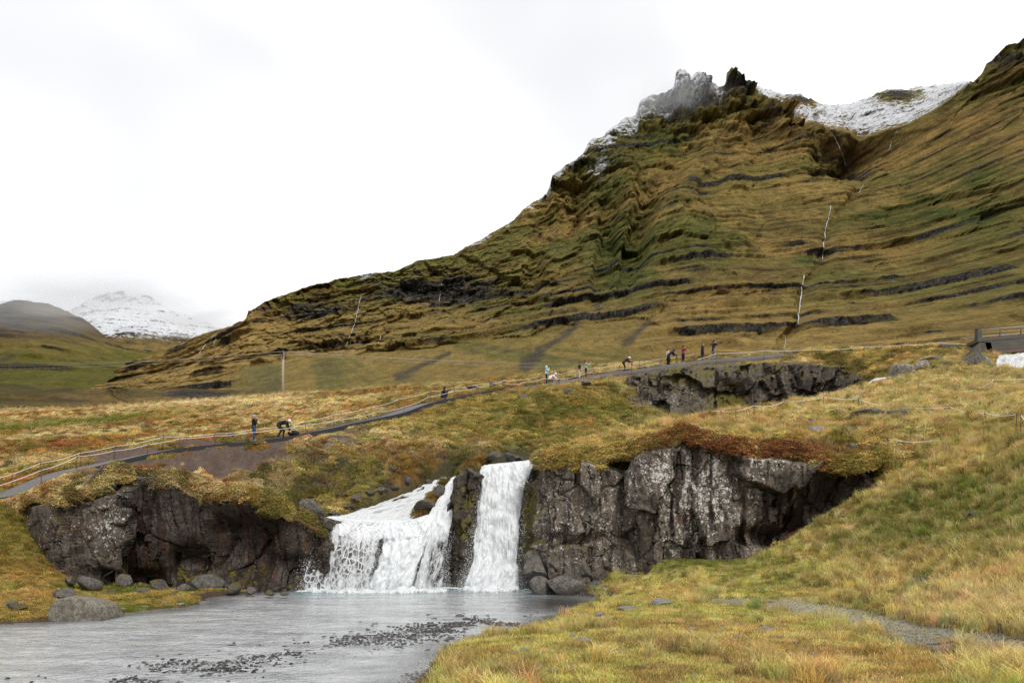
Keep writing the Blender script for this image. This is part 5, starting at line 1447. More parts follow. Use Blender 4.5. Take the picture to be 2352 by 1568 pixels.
px1 = hit(2160, 1025); px2 = hit(2040, 1030)
rope_fence('slack grey rope lying low over the grass beside the white stone on the knoll', [(px2[0], px2[1], px2[2] + 0.42, px2[2]), (px1[0], px1[1], px1[2] + 0.30, px1[2])], 0.16, tilt=0.02)
pc = post_px(2345, 953, 31)
rope_fence('rope hanging down the last rod of the knoll fence into tall grass', [pc, (pc[0] + 0.12, pc[1] - 0.6, pc[2] - 0.75, pc[3] - 0.3)], 0.05, tilt=0.02)
# ------------------------------------------------------------------ power line
M_POLE = plain('weathered_pole', (0.34, 0.30, 0.27), 0.85, 0.3, 8.0)
M_IRON = plain('dark_iron', (0.05, 0.05, 0.05), 0.6, 0.3, 10.0)
M_WIRE = plain('bare_wire', (0.38, 0.36, 0.33), 0.5, 0.1, 4.0)
PY_ = 136.0
pxb = P(650, 912, PY_); pz = float(gz(np.array(pxb[0]), np.array(PY_)))
ptop = P(651, 808, PY_)[2]
pole = empty('utility_pole', (pxb[0], PY_, pz), 'lone grey wooden utility pole standing on the heather skyline', 'pole')
mb = MB(); mb.tube([(0, 0, -0.8), (0, 0, (ptop - pz) * 0.5), (0.05, 0, ptop - pz)], [0.24, 0.21, 0.17], 10); mb.build('shaft', M_POLE, pole, True)
mb = MB(); mb.box((0.05, -0.2, ptop - pz - 0.45), (0.20, 0.14, 1.6), 0.5); mb.box((0.05, -0.24, ptop - pz - 0.55), (2.0, 0.14, 0.16), math.radians(75)); mb.build('crossarm', M_IRON, pole)
tips = []
for k, (du, dz) in enumerate(((-0.9, 0.0), (0.05, 0.30), (0.9, 0.0))):
    ca, sa = math.cos(math.radians(75)), math.sin(math.radians(75))
    q = Vector((0.05 + du * ca, -0.24 + du * sa, ptop - pz - 0.36 + dz))
    mb = MB(); mb.tube([q, q + Vector((0, 0, 0.16))], [0.06, 0.05], 8); mb.build('insulator', M_IRON, pole, True)
    tips.append(Vector((pxb[0], PY_, pz)) + q + Vector((0, 0, 0.14)))
for k, tip in enumerate(tips):
    for side, (eu, ev, ey) in enumerate((((-60, 834 + 6 * k, 175)), ((1560, 836 + 6 * k, 205)))):
        e = Vector(P(eu, ev, ey))
        mb = MB(); pts = []
        for i in range(25):
            t = i / 24.0; c = tip.lerp(e, t); c.z -= 1.6 * 4 * t * (1 - t) * 0.5; pts.append(c - tip)
        mb.tube(pts, 0.020, 5)
        o = mb.build('power_wire', M_WIRE, None, True, tip)
        tag(o, ('thin power wire running from the lone pole towards the snowy mountain' if side == 0 else 'thin power wire running from the lone pole towards the grass ridge'), 'wire', 'wires of the power line')

# ------------------------------------------------------------------ bridge
M_CONC = plain('old_concrete', (0.088, 0.082, 0.070), 0.9, 0.45, 1.3)
M_STEEL = plain('brown_steel', (0.11, 0.075, 0.06), 0.7, 0.3, 6.0)
M_RAIL = plain('grey_rail', (0.30, 0.29, 0.28), 0.6, 0.3, 10.0)
BY = 65.0
def B(u, v, y=BY): return Vector(P(u, v, y))
bb = Vector((P(2262, 815, BY)[0], BY, float(gz(np.array(P(2262, 815, BY)[0]), np.array(BY))) - 0.3))
br = empty('bridge', bb, 'old concrete beam bridge with a pipe railing over the upper stream', 'bridge')
def slab(name, quad, depth, mat, parent=br):
    """quad: four (u, v) corners on the near face, extruded back"""
    mb = MB(); a = [B(*q) - bb for q in quad]; c = [p + Vector((depth * 0.12, depth, 0)) for p in a]
    mb.add(a + c, [(0, 1, 2, 3), (7, 6, 5, 4), (0, 4, 5, 1), (1, 5, 6, 2), (2, 6, 7, 3), (3, 7, 4, 0)])
    return mb.build(name, mat, parent)
dk = slab('deck', [(2246, 785), (2520, 760), (2520, 752), (2246, 777)], 3.4, M_CONC)
gd = slab('girder', [(2268, 806), (2520, 785), (2520, 760.5), (2262, 784.5)], 0.5, M_CONC)
slab('flange', [(2275, 813), (2520, 790), (2520, 785.3), (2270, 806.3)], 0.9, M_STEEL)
slab('abutment', [(2258, 840), (2288, 838), (2276, 786), (2250, 786)], 4.0, M_CONC)
ww = MB(); wa = [B(2256, 845, 64.7) - bb, B(2252, 786, 64.7) - bb, B(2236, 800, 63.9) - bb, B(2196, 838, 63.2) - bb, B(2196, 850, 63.2) - bb]
wb_ = [p + Vector((0.1, 0.5, 0)) for p in wa]
ww.add(wa + wb_, [(0, 1, 2, 3, 4), (9, 8, 7, 6, 5), (0, 5, 6, 1), (1, 6, 7, 2), (2, 7, 8, 3), (3, 8, 9, 4), (4, 9, 5, 0)]); ww.build('wing_wall', M_CONC, br)
q = B(2252, 766) - bb
mb = MB(); mb.box((q.x, q.y + 0.3, q.z + 0.02), (0.42, 0.42, 1.02), 0.1, 0.88); mb.build('end_post', M_CONC, br)
for side in (0.15, 3.1):
    mb = MB(); mb.tube([B(2256, 757) - bb + Vector((0, side, 0)), B(2340, 750) - bb + Vector((0, side, 0)), B(2520, 736) - bb + Vector((0, side, 0))], 0.055, 8); tr_ = mb.build('top_rail', M_RAIL, br, True)
    mb = MB(); mb.tube([B(2256, 768) - bb + Vector((0, side, 0)), B(2520, 747) - bb + Vector((0, side, 0))], 0.028, 6); mb.build('lower_rail', M_STEEL, br, True)
    for u in (2299, 2347, 2395, 2445):
        mb = MB(); vt = 757 - (u - 2256) * 0.0795; mb.tube([B(u, vt + 22) - bb + Vector((0, side, 0)), B(u + 1, vt) - bb + Vector((0, side, 0))], 0.045, 8); mb.build('railing_post', M_STEEL, tr_, True)
# stepped wall left of the bridge
sw = MB(); x0_ = B(2168, 790, 66.2); sw.box((0, 0, 0), (2.0, 0.6, 1.0), 0.15, 0.9); o = sw.build('retaining_wall', M_CONC, None, False, B(2178, 806, 67)); tag(o, 'low grey concrete retaining wall in the grass left of the bridge', 'wall')

# ------------------------------------------------------------------ boulders and stones
def rock(u, v, w, h, d=None, seed=0, mat=None, label='', cat='rock', group=None, sink=0.18, at=None, rz=None, cuts=9):
    """a rock whose foot shows at (u, v); w, h in picture units"""
    x, y, z = at if at is not None else hit(u, v)
    k = y / F
    W, H_ = w * k / 2, h * k
    D_ = (d * k / 2) if d else W * 0.8
    o = mobj('boulder' if w > 40 else 'rock', rock_mesh('rock', seed + 900, mat or M_ROCK, 3 if w > 26 else 2, cuts), None, (x, y, z + H_ * (0.5 - sink) ))
    o.scale = (W, D_, H_ / 2 * (1 + sink)); o.rotation_euler = (random.uniform(-.12, .12), random.uniform(-.12, .12), random.uniform(0, 6.28) * (0 if rz is not None else 1) + (rz or 0))
    return tag(o, label, cat, group)
def wpt(u, v): 
    x, y = WP(u, v); return (x, y, -0.05)
def block_boulder(label, front, y, depth, mat, seed):
    r = random.Random(seed); bm = bmesh.new(); pts = [Vector(P(u, v, y + 0.1 * r.random())) for u, v in front]
    b = Vector((sum(p.x for p in pts) / len(pts), y + depth / 2, min(p.z for p in pts)))
    allp = [p - b for p in pts] + [p - b + Vector((0.12 * r.uniform(-1, 1), depth * r.uniform(.8, 1.0), 0.10 * r.uniform(-1, .6))) for p in pts]
    vs = [bm.verts.new(p) for p in allp]
    res = bmesh.ops.convex_hull(bm, input=vs)
    bmesh.ops.bevel(bm, geom=list(bm.edges), offset=0.02, segments=1, affect='EDGES', profile=0.6)
    bmesh.ops.triangulate(bm, faces=bm.faces); bmesh.ops.subdivide_edges(bm, edges=bm.edges, cuts=3, use_grid_fill=True)
    for v in bm.verts:
        c = v.co; q = float(fbm(np.array(c.x * 3.0), np.array(c.y * 3.0), np.array(c.z * 3.0), oct=4, seed=seed)) - .5
        v.co = c + c.normalized() * q * 0.07
    me = bpy.data.meshes.new('boulder'); bm.to_mesh(me); bm.free(); me.polygons.foreach_set('use_smooth', [True] * len(me.polygons)); me.set_sharp_from_angle(angle=math.radians(12)); me.materials.append(mat)
    return tag(mobj('boulder', me, None, b), label, 'boulder')
M_BLOCK = rock_material('brown_grey_block', (0.20, 0.178, 0.142), (0.11, 0.097, 0.078), 0.1, 0.0, attr=False, scale=2.0, bumpd=0.03)
block_boulder('big flat topped grey boulder standing at the edge of the river', [(108, 1430), (110, 1400), (122, 1382), (128, 1376), (170, 1373), (214, 1381), (226, 1394), (231, 1420), (230, 1430)], 24.1, 1.3, M_BLOCK, 5)
rock(146, 1376, 62, 30, 40, 2, label='cracked grey rock on the moss behind the flat topped boulder')
rock(235, 1412, 36, 12, 30, 3, label='low pale stone at the water beside the flat topped boulder')
rock(38, 1402, 56, 20, 40, 4, M_MOSSROCK, 'moss grown rock half sunk in the left shore')
rock(22, 1388, 44, 12, 30, 5, label='flat stone lying in the yellow moss of the left shore')
rock(205, 1352, 64, 36, 40, 6, M_ROCK, 'dark rounded boulder with a white lichen spot below the left cliff', at=P(205, 1352, 31.2))
rock(160, 1340, 40, 18, 30, 7, M_ROCK, 'grey slab leaning against the turf below the left cliff', at=P(160, 1340, 31.0))
for i, (u, v, w, h) in enumerate(((252, 1368, 44, 20), (300, 1362, 36, 18), (330, 1366, 44, 22), (365, 1360, 60, 34), (430, 1362, 46, 26), (478, 1352, 84, 44), (535, 1358, 40, 24), (400, 1368, 30, 14), (575, 1362, 34, 16), (620, 1364, 30, 12), (290, 1340, 40, 30), (655, 1366, 26, 10))):
    y_ = min(3.05 * F / (v - VH), float(cliff_y(u)) - 0.55)
    rock(u, v, w, h, at=P(u, v, y_), seed=20 + i, mat=M_ROCK if i % 3 else M_MOSSROCK, label=('%s dark angular rock fallen at the foot of the left cliff' % ('large' if w > 55 else ('medium' if w > 38 else 'small'))) if i % 3 else ('%s mossy rock fallen at the foot of the left cliff' % ('large' if w > 45 else 'small')), group='rocks fallen below the left cliff')
for i, (u, v, w, h) in enumerate(((470, 1388, 24, 10), (415, 1392, 26, 10), (378, 1390, 18, 8), (330, 1398, 30, 10), (280, 1402, 22, 8))):
    rock(u, v, w, h, seed=40 + i, mat=M_STONE, label='small pale stone on the mossy spit of the left shore', group='pale stones on the left shore')
# rocks at the right of the main fall
for i, (u, v, w, h, y, lab) in enumerate(((1237, 1368, 56, 50, 33.2, 'rounded brown boulder in the water at the foot of the main fall'), (1232, 1330, 62, 58, 34.2, 'fissured boulder stacked above the rounded brown boulder beside the fall'), (1300, 1367, 112, 66, 33.4, 'largest square brown boulder on the pool edge right of the main fall'),
      (1268, 1318, 60, 44, 34.4, 'dark boulder wedged between cliff and square boulder'), (1365, 1366, 60, 36, 33.0, 'low brown boulder at the shore end of the boulder row'), (1340, 1320, 50, 36, 34.2, 'small dark boulder resting behind the square boulder'), (1222, 1300, 40, 40, 35.0, 'upper wet black boulder beside the falling water'), (1395, 1362, 40, 22, 32.6, 'grassy little rock where the boulder row meets the meadow'))):
    p = P(u, v, y); rock(u, v, w, h, w * 0.9, 60 + i, M_ROCK, lab, at=(p[0], p[1], p[2]), rz=random.uniform(-.4, .4), cuts=7, sink=0.1)
# rocks on the knoll
for i, (u, v, w, h, lab) in enumerate(((1878, 992, 44, 18, 'pale lichened rock beside the dark red heather on the knoll'), (1862, 972, 34, 10, 'flat grey slab above the pale rock on the knoll'), (1905, 976, 34, 10, 'long grey stone in the straw, right of the pale rock'), (1988, 958, 90, 22, 'long dark grey slab lying in straw below the knoll rope'), (2060, 962, 46, 26, 'reddish brown boulder beside the long dark slab'),
      (1952, 1034, 34, 24, 'upright grey rock in the grass over the cliff shoulder'), (2112, 1015, 18, 8, 'small white stone in the grass beside the slack rope'), (1840, 966, 20, 8, 'small white stone left of the pale lichened rock'), (1952, 990, 40, 12, 'grey stones half hidden in straw between the slab and the upright rock'), (2240, 1188, 40, 18, 'grey rock sunk in the tall grass of the right slope'), (1955, 1354, 24, 7, 'small pinkish stone on the meadow above the gravel track'))):
    rock(u, v, w, h, seed=80 + i, mat=M_STONE if i in (6, 7, 0, 10) else M_ROCK, label=lab)
M_OUT = rock_material('grey_outcrop', (0.27, 0.25, 0.22), (0.07, 0.06, 0.05), 0.5, 0.4, attr=False, scale=1.2, bumpd=0.06)
# outcrop right of the river and by the bridge
for i, (u, v, w, h, y, lab) in enumerate(((2075, 868, 56, 44, 60, 'layered grey outcrop block at the stream below the bridge, left end'), (2118, 866, 60, 40, 60.4, 'pale layered outcrop block right of the left end block by the stream'), (2165, 858, 60, 30, 61.5, 'mossy outcrop block in the middle of the stream bank rocks'), (2215, 856, 50, 32, 62, 'mossy rock below the wing wall of the bridge'), (2238, 848, 46, 42, 62.3, 'pointed moss capped rock under the bridge end'), (2262, 850, 34, 34, 62.6, 'dark wet rock between the pointed rock and the bridge fall'), (2140, 828, 50, 12, 63.5, 'flat pale slab on the turf behind the stream bank rocks'))):
    p = P(u, v, y); rock(u, v, w, h, w, 110 + i, M_MOSSROCK if 'moss' in lab else M_OUT, lab, at=(p[0], p[1], p[2]), rz=random.uniform(-.5, .5), cuts=12, sink=0.1)
for i, (u, v, w, h, lab) in enumerate(((1845, 890, 34, 16, 'brown rock beside the path where the sagging rope ends'), (1590, 895, 50, 8, 'pale rock slab showing in the heather right of the crouching man'), (1640, 888, 44, 8, 'pale broken stone patch uphill of the path'), (1305, 905, 26, 14, 'small rock on the red slope below the white jacket'), (1205, 915, 30, 12, 'grey rock poking out of the orange heather'))):
    rock(u - 0 if u < 1500 else u - 500, v, w, h, seed=130 + i, mat=M_ROCK, label=lab)
# rock outcrops along the water above the falls
for i, (u, v, w, h, y, lab) in enumerate(((1285, 1062, 110, 26, 38.5, 'flat layered grey rock ledge right above the main fall'), (1330, 1045, 90, 20, 40, 'long pale rock ledge behind the flat layered ledge'), (1180, 1060, 60, 22, 42.5, 'dark mossy rock at the lip of the main fall'), (1130, 1058, 50, 24, 42.5, 'mossy rock left of the lip of the main fall'), (920, 1050, 60, 22, 45, 'dark lichened ledge in the slope above the cascade'), (985, 1048, 50, 16, 45.5, 'low mossy ledge behind the lichened ledge'), (975, 1170, 60, 26, 37.8, 'mossy hump splitting the cascade'), (1008, 1140, 34, 30, 38.8, 'upper mossy hump beside the second stream'), (700, 1172, 60, 30, 35.4, 'wet grey slab at the left end of the cascade'), (350, 1120, 90, 34, 33.9, 'pale lichen crusted block on top of the left cliff'), (715, 1180, 50, 24, 35.5, 'broken wet slab beside the left curtain of water'))):
    p = P(u, v, y); rock(u, v, w, h, w * 0.8, 150 + i, M_MOSSROCK if 'moss' in lab else M_ROCK, lab, at=(p[0], p[1], p[2]), rz=random.uniform(-.4, .4), cuts=9, sink=0.12)

for i, (u, v, w, h, y) in enumerate(((985, 1108, 22, 14, 42.2), (965, 1122, 24, 14, 41.6), (935, 1130, 28, 16, 41.2), (905, 1142, 26, 14, 40.6), (880, 1152, 30, 16, 40.2), (850, 1160, 26, 14, 39.8), (820, 1172, 30, 16, 39.2), (795, 1178, 24, 14, 38.8), (768, 1186, 30, 16, 38.0), (745, 1192, 26, 14, 37.2), (1018, 1100, 20, 16, 42.4), (900, 1128, 22, 12, 41.4))):
    p = P(u, v, y); zz_ = float(gz(np.array(p[0]), np.array(p[1])))
    rock(u, v, w, h, w * 0.8, 190 + i, M_MOSSROCK if i % 2 else M_ROCK, 'dark rock on the bank of the upper cascade channel' if i % 2 == 0 else 'mossy rock on the bank of the upper cascade channel', at=(p[0], p[1], zz_), group='rocks along the cascade channel', sink=0.1)
# stones scattered over the meadow
stone_me = [rock_mesh('stone', 300 + i, M_STONE, 2, 6, 0.04, (1, 0.8, 0.6)) for i in range(6)]
r_ = random.Random(5)
ms = [(1313,1462),(1340,1468),(1205,1470),(1230,1500),(1340,1484),(1390,1452),(1285,1428),(1330,1415),(1510,1420),(1480,1496),(1560,1470),(1600,1480),(1545,1490),(1700,1482),(1720,1490),(1640,1500),(1770,1465),(1800,1478),(1860,1490),(1640,1452),(1665,1530),(1580,1520),(1250,1528),(1420,1518),(1820,1510),(1900,1470),(1750,1450),(1530,1455)]
sl = [(1313, 1469, 20, 14), (1341, 1478, 34, 12), (1206, 1500, 22, 11), (1232, 1512, 20, 10), (1290, 1428, 0, 0), (1378, 1420, 22, 14), (1335, 1418, 16, 9), (1255, 1415, 44, 16), (1440, 1404, 50, 12), (1520, 1390, 60, 14), (1348, 1510, 30, 9), (1400, 1505, 30, 10), (1430, 1500, 26, 8), (1495, 1482, 28, 10), (1480, 1536, 22, 9), (1545, 1480, 24, 8), (1585, 1503, 30, 12), (1620, 1496, 30, 10), (1640, 1470, 24, 9), (1690, 1468, 20, 8), (1655, 1455, 22, 8), (1720, 1474, 20, 7), (1752, 1495, 20, 12), (1795, 1516, 20, 9), (1700, 1527, 22, 8), (1830, 1480, 20, 8), (1870, 1515, 28, 14), (1905, 1470, 18, 7), (1760, 1452, 34, 12), (1590, 1450, 26, 8), (1560, 1535, 20, 8), (1450, 1455, 22, 7), (1705, 1508, 16, 7), (1850, 1500, 18, 8), (1270, 1548, 30, 12), (1310, 1545, 26, 10), (1240, 1540, 28, 11), (1205, 1552, 22, 10), (1220, 1562, 24, 8), (1660, 1440, 16, 6), (1925, 1455, 20, 7), (1600, 1560, 26, 9)]
for i, (u, v, w, h) in enumerate(sl):
    if w == 0: continue
    x, y, z = hit(u, v); k = y / F
    o = mobj('stone', stone_me[i % 6], None, (x, y, z + h * k * 0.40 + 0.03)); s_ = w * k / 2 * r_.uniform(1.0, 1.2)
    o.scale = (s_, s_, h * k * 0.95); o.rotation_euler = (0, 0, r_.uniform(0, 6.28))
    big_ = 'broad' if w >= 30 else ('middle sized' if w >= 23 else 'small')
    zone = 'near the river bank' if u < 1460 else ('halfway to the gravel track' if u < 1720 else 'towards the gravel track')
    tag(o, '%s grey stone in the short meadow grass %s' % (big_, zone), 'stone', 'stones on the near meadow')
# dark pebbles standing out of the shallow riffle
peb_me = [rock_mesh('pebble', 340 + i, M_PEBBLE, 2, 6, 0.04, (1, 0.8, 0.55)) for i in range(6)]
cnt = 0
bar = [(330, 1560, 60), (480, 1530, 50), (590, 1500, 40), (700, 1485, 45), (800, 1470, 45), (880, 1462, 40), (960, 1455, 50), (1020, 1440, 45), (1080, 1425, 45), (1000, 1420, 60), (900, 1440, 60), (1130, 1430, 40), (830, 1490, 60), (930, 1480, 40)]
wts = [3, 4, 7, 9, 11, 12, 10, 7, 5, 4, 6, 3, 7, 5]
while cnt < 210:
    cu, cv, sp = r_.choices(bar, wts)[0]
    u, v = cu + r_.gauss(0, sp), cv + r_.gauss(0, 11)
    x, y = WP(u, v)
    if poly_sd(np.array(x), np.array(y), SHORE) > -0.4 or v > 1580 or v < 1405: continue
    k = y / F; w = r_.uniform(6, 14) * (2.0 if r_.random() < 0.12 else 1.0)
    o = mobj('pebble', peb_me[cnt % 6], None, (x, y, -0.005)); s_ = w * k / 2
    o.scale = (s_, s_ * 0.9, s_ * 0.75); o.rotation_euler = (0, 0, r_.uniform(0, 6.28))
    big_ = 'largest size dark cobble' if w > 15 else ('dark wet pebble' if w > 9.5 else 'tiny dark pebble')
    zone = 'at the far end of the riffle below the falls' if v < 1445 else ('in the thick middle of the riffle' if v < 1500 else 'at the near end of the riffle')
    tag(o, '%s %s' % (big_, zone), 'pebble', 'pebbles in the riffle'); cnt += 1
cnt = 0
while cnt < 40:
    u, v = r_.uniform(1190, 1420), r_.gauss(1412, 14)
    x, y = WP(u, v); s0 = float(poly_sd(np.array(x), np.array(y), SHORE))
    if s0 > 0.15 or s0 < -1.5: continue
    k = y / F; w = r_.uniform(7, 14)
    o = mobj('pebble', peb_me[cnt % 6], None, (x, y, 0.0)); s_ = w * k / 2
    o.scale = (s_, s_, s_ * 0.8); o.rotation_euler = (0, 0, r_.uniform(0, 6.28))
    tag(o, 'dark pebble on the gravelly water edge below the meadow', 'pebble', 'pebbles on the right shore'); cnt += 1

# ------------------------------------------------------------------ far white streams on the mountain
n = N('far_stream'); f_ = n.noise(n.geo('Position', (1, 1, 0.4)), 0.5, 4.0); n.principled(n.mix(f_, (0.22, 0.24, 0.25), (0.72, 0.74, 0.75)), 0.6); M_STREAM = n.m
def stream(label, pts, w=2.2):
    P3 = []
    for i in range(len(pts) - 1):
        k = max(2, int(math.hypot(pts[i + 1][0] - pts[i][0], pts[i + 1][1] - pts[i][1]) / 5))
        for j in range(k + (1 if i == len(pts) - 2 else 0)):
            t = j / k; u = lerp(pts[i][0], pts[i + 1][0], t) + random.uniform(-.4, .4); v = lerp(pts[i][1], pts[i + 1][1], t)
            q = on_massif(u, v); P3.append(q)
    b = P3[-1].copy(); mb = MB()
    qs = []
    for i, p in enumerate(P3):
        d = (Vector((0, 0, HC)) - p).normalized()
        qs.append(p + Vector((d.x, d.y, 0)) * 2.2 - b)
    rad = [w * p.y / F * 0.22 * random.uniform(0.3, 1.6) for p in P3]
    mb.tube(qs, rad, 5)
    o = mb.build('mountain_stream', M_STREAM, None, True, b); tag(o, label, 'stream')
stream('white stream falling out of the dark hollow below the snow', [(1908, 305), (1922, 325), (1934, 355), (1943, 382), (1952, 398)], 2.0)
stream('thin white stream at the right rim of the dark hollow', [(2062, 302), (2050, 318), (2044, 340), (2038, 352)], 1.8)
stream('bent white trickle in the tan bowl below the hollow', [(1986, 418), (1980, 432), (1973, 445)], 2.2)
stream('long white fall down the gully between two rock beds', [(1907, 474), (1904, 500), (1896, 525), (1892, 560), (1889, 598)], 3.6)
stream('widest white fall in the lower gully of the mountain', [(1847, 634), (1842, 660), (1838, 700), (1834, 728), (1834, 744)], 4.6)
stream('short lowest white fall over the last rock bed', [(1806, 778), (1803, 792), (1801, 802)], 2.0)
stream('fine white thread down the dark cliffs above the pole', [(829, 678), (822, 712), (815, 745), (803, 775), (793, 800)], 2.2)
stream('faint white thread on the tall cliff behind the wires', [(1018, 640), (1011, 668), (1008, 700)], 1.5)
stream('pair of white streaks on the low spur, upper left one', [(493, 768), (486, 776), (483, 785)], 3.0)
stream('pair of white streaks on the low spur, lower one', [(472, 792), (465, 802), (458, 812)], 3.0)
stream('short white streak on the spur right of the pair', [(497, 776), (493, 786), (490, 796)], 3.0)
stream('small white thread on the lower cliff band behind the wires', [(876, 772), (871, 782), (867, 794)], 2.2)

# ------------------------------------------------------------------ grass, heather, moss: scattered clumps
def leaf_material(name, tint=1.0, trans=0.3):
    n = N(name)
    a = n.attr('icol', 'Color', 'INSTANCER')
    g = n.attr('shade', 'Fac')
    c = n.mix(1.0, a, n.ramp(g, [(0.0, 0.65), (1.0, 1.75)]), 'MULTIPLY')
    d = n.node('ShaderNodeBsdfDiffuse'); n.link(c, d.inputs['Color'])
    t = n.node('ShaderNodeBsdfTranslucent'); n.link(c, t.inputs['Color'])
    m = n.node('ShaderNodeMixShader'); m.inputs[0].default_value = trans
    n.link(d.outputs[0], m.inputs[1]); n.link(t.outputs[0], m.inputs[2]); n.link(m.outputs[0], n.out.inputs['Surface'])
    return n.m
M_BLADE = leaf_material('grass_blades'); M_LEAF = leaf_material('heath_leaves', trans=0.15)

def proto_blades(cnt, h, rad, lean, wid, seed):
    r = np.random.default_rng(seed); V = []; Fs = []; sh = []
    for i in range(cnt):
        a = r.random() * 6.283; q = rad * math.sqrt(r.random()); bx, by = q * math.cos(a), q * math.sin(a)
        H_ = h * r.uniform(0.45, 1.0); ld = r.random() * 6.283; le = lean * r.uniform(0.2, 1.0) * H_
        w = wid * r.uniform(0.7, 1.3); fa = r.random() * 6.283; wx, wy = math.cos(fa) * w / 2, math.sin(fa) * w / 2
        lx, ly = math.cos(ld) * le, math.sin(ld) * le
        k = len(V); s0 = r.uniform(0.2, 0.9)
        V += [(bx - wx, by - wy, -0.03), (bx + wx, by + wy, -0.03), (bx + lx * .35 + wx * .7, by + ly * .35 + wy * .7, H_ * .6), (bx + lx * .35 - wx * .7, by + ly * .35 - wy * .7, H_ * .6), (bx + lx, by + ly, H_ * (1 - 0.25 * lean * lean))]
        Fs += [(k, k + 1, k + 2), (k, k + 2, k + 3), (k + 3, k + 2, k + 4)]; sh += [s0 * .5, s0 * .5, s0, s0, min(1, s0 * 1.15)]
    return np.array(V), np.array(Fs), np.array(sh)
def proto_heath(cnt, rad, h, leaf, seed):
    """a low cushion of tiny leaves"""
    r = np.random.default_rng(seed); V = []; Fs = []; sh = []
    for i in range(cnt):
        a = r.random() * 6.283; q = rad * math.sqrt(r.random())
        z = h * (1 - (q / rad) ** 2) * r.uniform(0.3, 1.0)
        c = np.array((q * math.cos(a), q * math.sin(a), z))
        e1 = r.normal(size=3); e1 /= np.linalg.norm(e1); e2 = np.cross(e1, r.normal(size=3)); e2 /= np.linalg.norm(e2)
        e1 *= leaf * r.uniform(.5, 1.2); e2 *= leaf * .6 * r.uniform(.5, 1.2)
        k = len(V); V += [c - e1, c + e2, c + e1, c - e2]; Fs += [(k, k + 1, k + 2), (k, k + 2, k + 3)]
        s0 = r.uniform(0.1, 1.0); sh += [s0] * 4
    return np.array(V), np.array(Fs), np.array(sh)

def scatter_tree():
    g = bpy.data.node_groups.new('scatter', 'GeometryNodeTree')
    g.interface.new_socket('Geometry', in_out='INPUT', socket_type='NodeSocketGeometry')
    g.interface.new_socket('Geometry', in_out='OUTPUT', socket_type='NodeSocketGeometry')
    gi, go = g.nodes.new('NodeGroupInput'), g.nodes.new('NodeGroupOutput')
    def na(nm, ty):
        q = g.nodes.new('GeometryNodeInputNamedAttribute'); q.data_type = ty; q.inputs['Name'].default_value = nm; return q.outputs['Attribute']
    sep = g.nodes.new('GeometryNodeSeparateGeometry'); sep.domain = 'POINT'
    cmp = g.nodes.new('FunctionNodeCompare'); cmp.data_type = 'FLOAT'; cmp.operation = 'GREATER_THAN'; cmp.inputs[1].default_value = 0.5
    g.links.new(na('ispt', 'FLOAT'), cmp.inputs[0]); g.links.new(cmp.outputs[0], sep.inputs['Selection']); g.links.new(gi.outputs[0], sep.inputs['Geometry'])
    iop = g.nodes.new('GeometryNodeInstanceOnPoints')
    e2r = g.nodes.new('FunctionNodeEulerToRotation'); g.links.new(na('rot', 'FLOAT_VECTOR'), e2r.inputs[0])
    g.links.new(sep.outputs['Selection'], iop.inputs['Points']); g.links.new(sep.outputs['Inverted'], iop.inputs['Instance'])
    g.links.new(e2r.outputs[0], iop.inputs['Rotation']); g.links.new(na('scl', 'FLOAT_VECTOR'), iop.inputs['Scale'])
    g.links.new(iop.outputs[0], go.inputs[0])
    return g
SCATTER = scatter_tree()

def scatter(name, proto, mat, pts, col, scl, tiltv=0.12, seed=0):
    """one stuff object: clump prototype repeated on the ground"""
    r = np.random.default_rng(seed)
    pv, pf, ps = proto
    n0, n1 = len(pv), len(pts)
    if n1 == 0: return
    V = np.concatenate([pv, pts]); me = mesh_from(name, V, pf, mat, False)
    def put(nm, ty, key, arr):
        a = me.attributes.new(nm, ty, 'POINT'); a.data.foreach_set(key, np.asarray(arr, np.float32).ravel())
    put('ispt', 'FLOAT', 'value', np.r_[np.zeros(n0), np.ones(n1)])
    put('shade', 'FLOAT', 'value', np.r_[ps, np.zeros(n1)])
    rot = np.concatenate([np.zeros((n0, 3)), np.stack([r.normal(0, tiltv, n1), r.normal(0, tiltv, n1), r.random(n1) * 6.283], -1)])
    put('rot', 'FLOAT_VECTOR', 'vector', rot)
    sc = np.concatenate([np.ones((n0, 3)), scl if scl.ndim == 2 else np.repeat(scl[:, None], 3, 1)])
    put('scl', 'FLOAT_VECTOR', 'vector', sc)
    cc = np.ones((n0 + n1, 4)); cc[n0:, :3] = col
    put('icol', 'FLOAT_COLOR', 'color', cc)
    o = mobj(name, me)
    md = o.modifiers.new('scatter', 'NODES'); md.node_group = SCATTER
    return o

def sample(cnt, ymin, ymax, umin=-120, umax=2470, seed=0, power=1.0):
    """points spread evenly over the picture-independent log-polar ground grid"""
    r = np.random.default_rng(seed)
    y = np.exp(r.uniform(math.log(ymin), math.log(ymax), cnt)); u = r.uniform(umin, umax, cnt)
    x = (u - CX) * y / F; z = gz(x, y)
    return x, y, z, u, VH - (z - HC) * F / y
def steepness(x, y):
    e = 0.12
    return np.hypot((gz(x + e, y) - gz(x - e, y)) / (2 * e), (gz(x, y + e) - gz(x, y - e)) / (2 * e))

def jitter(col, r, s=0.36):
    k = 1 + r.normal(0, s, (len(col), 1)); h = 1 + r.normal(0, 0.10, (len(col), 3))
    return np.clip(col * np.clip(k, 0.35, 1.9) * h, 0.003, 0.75)

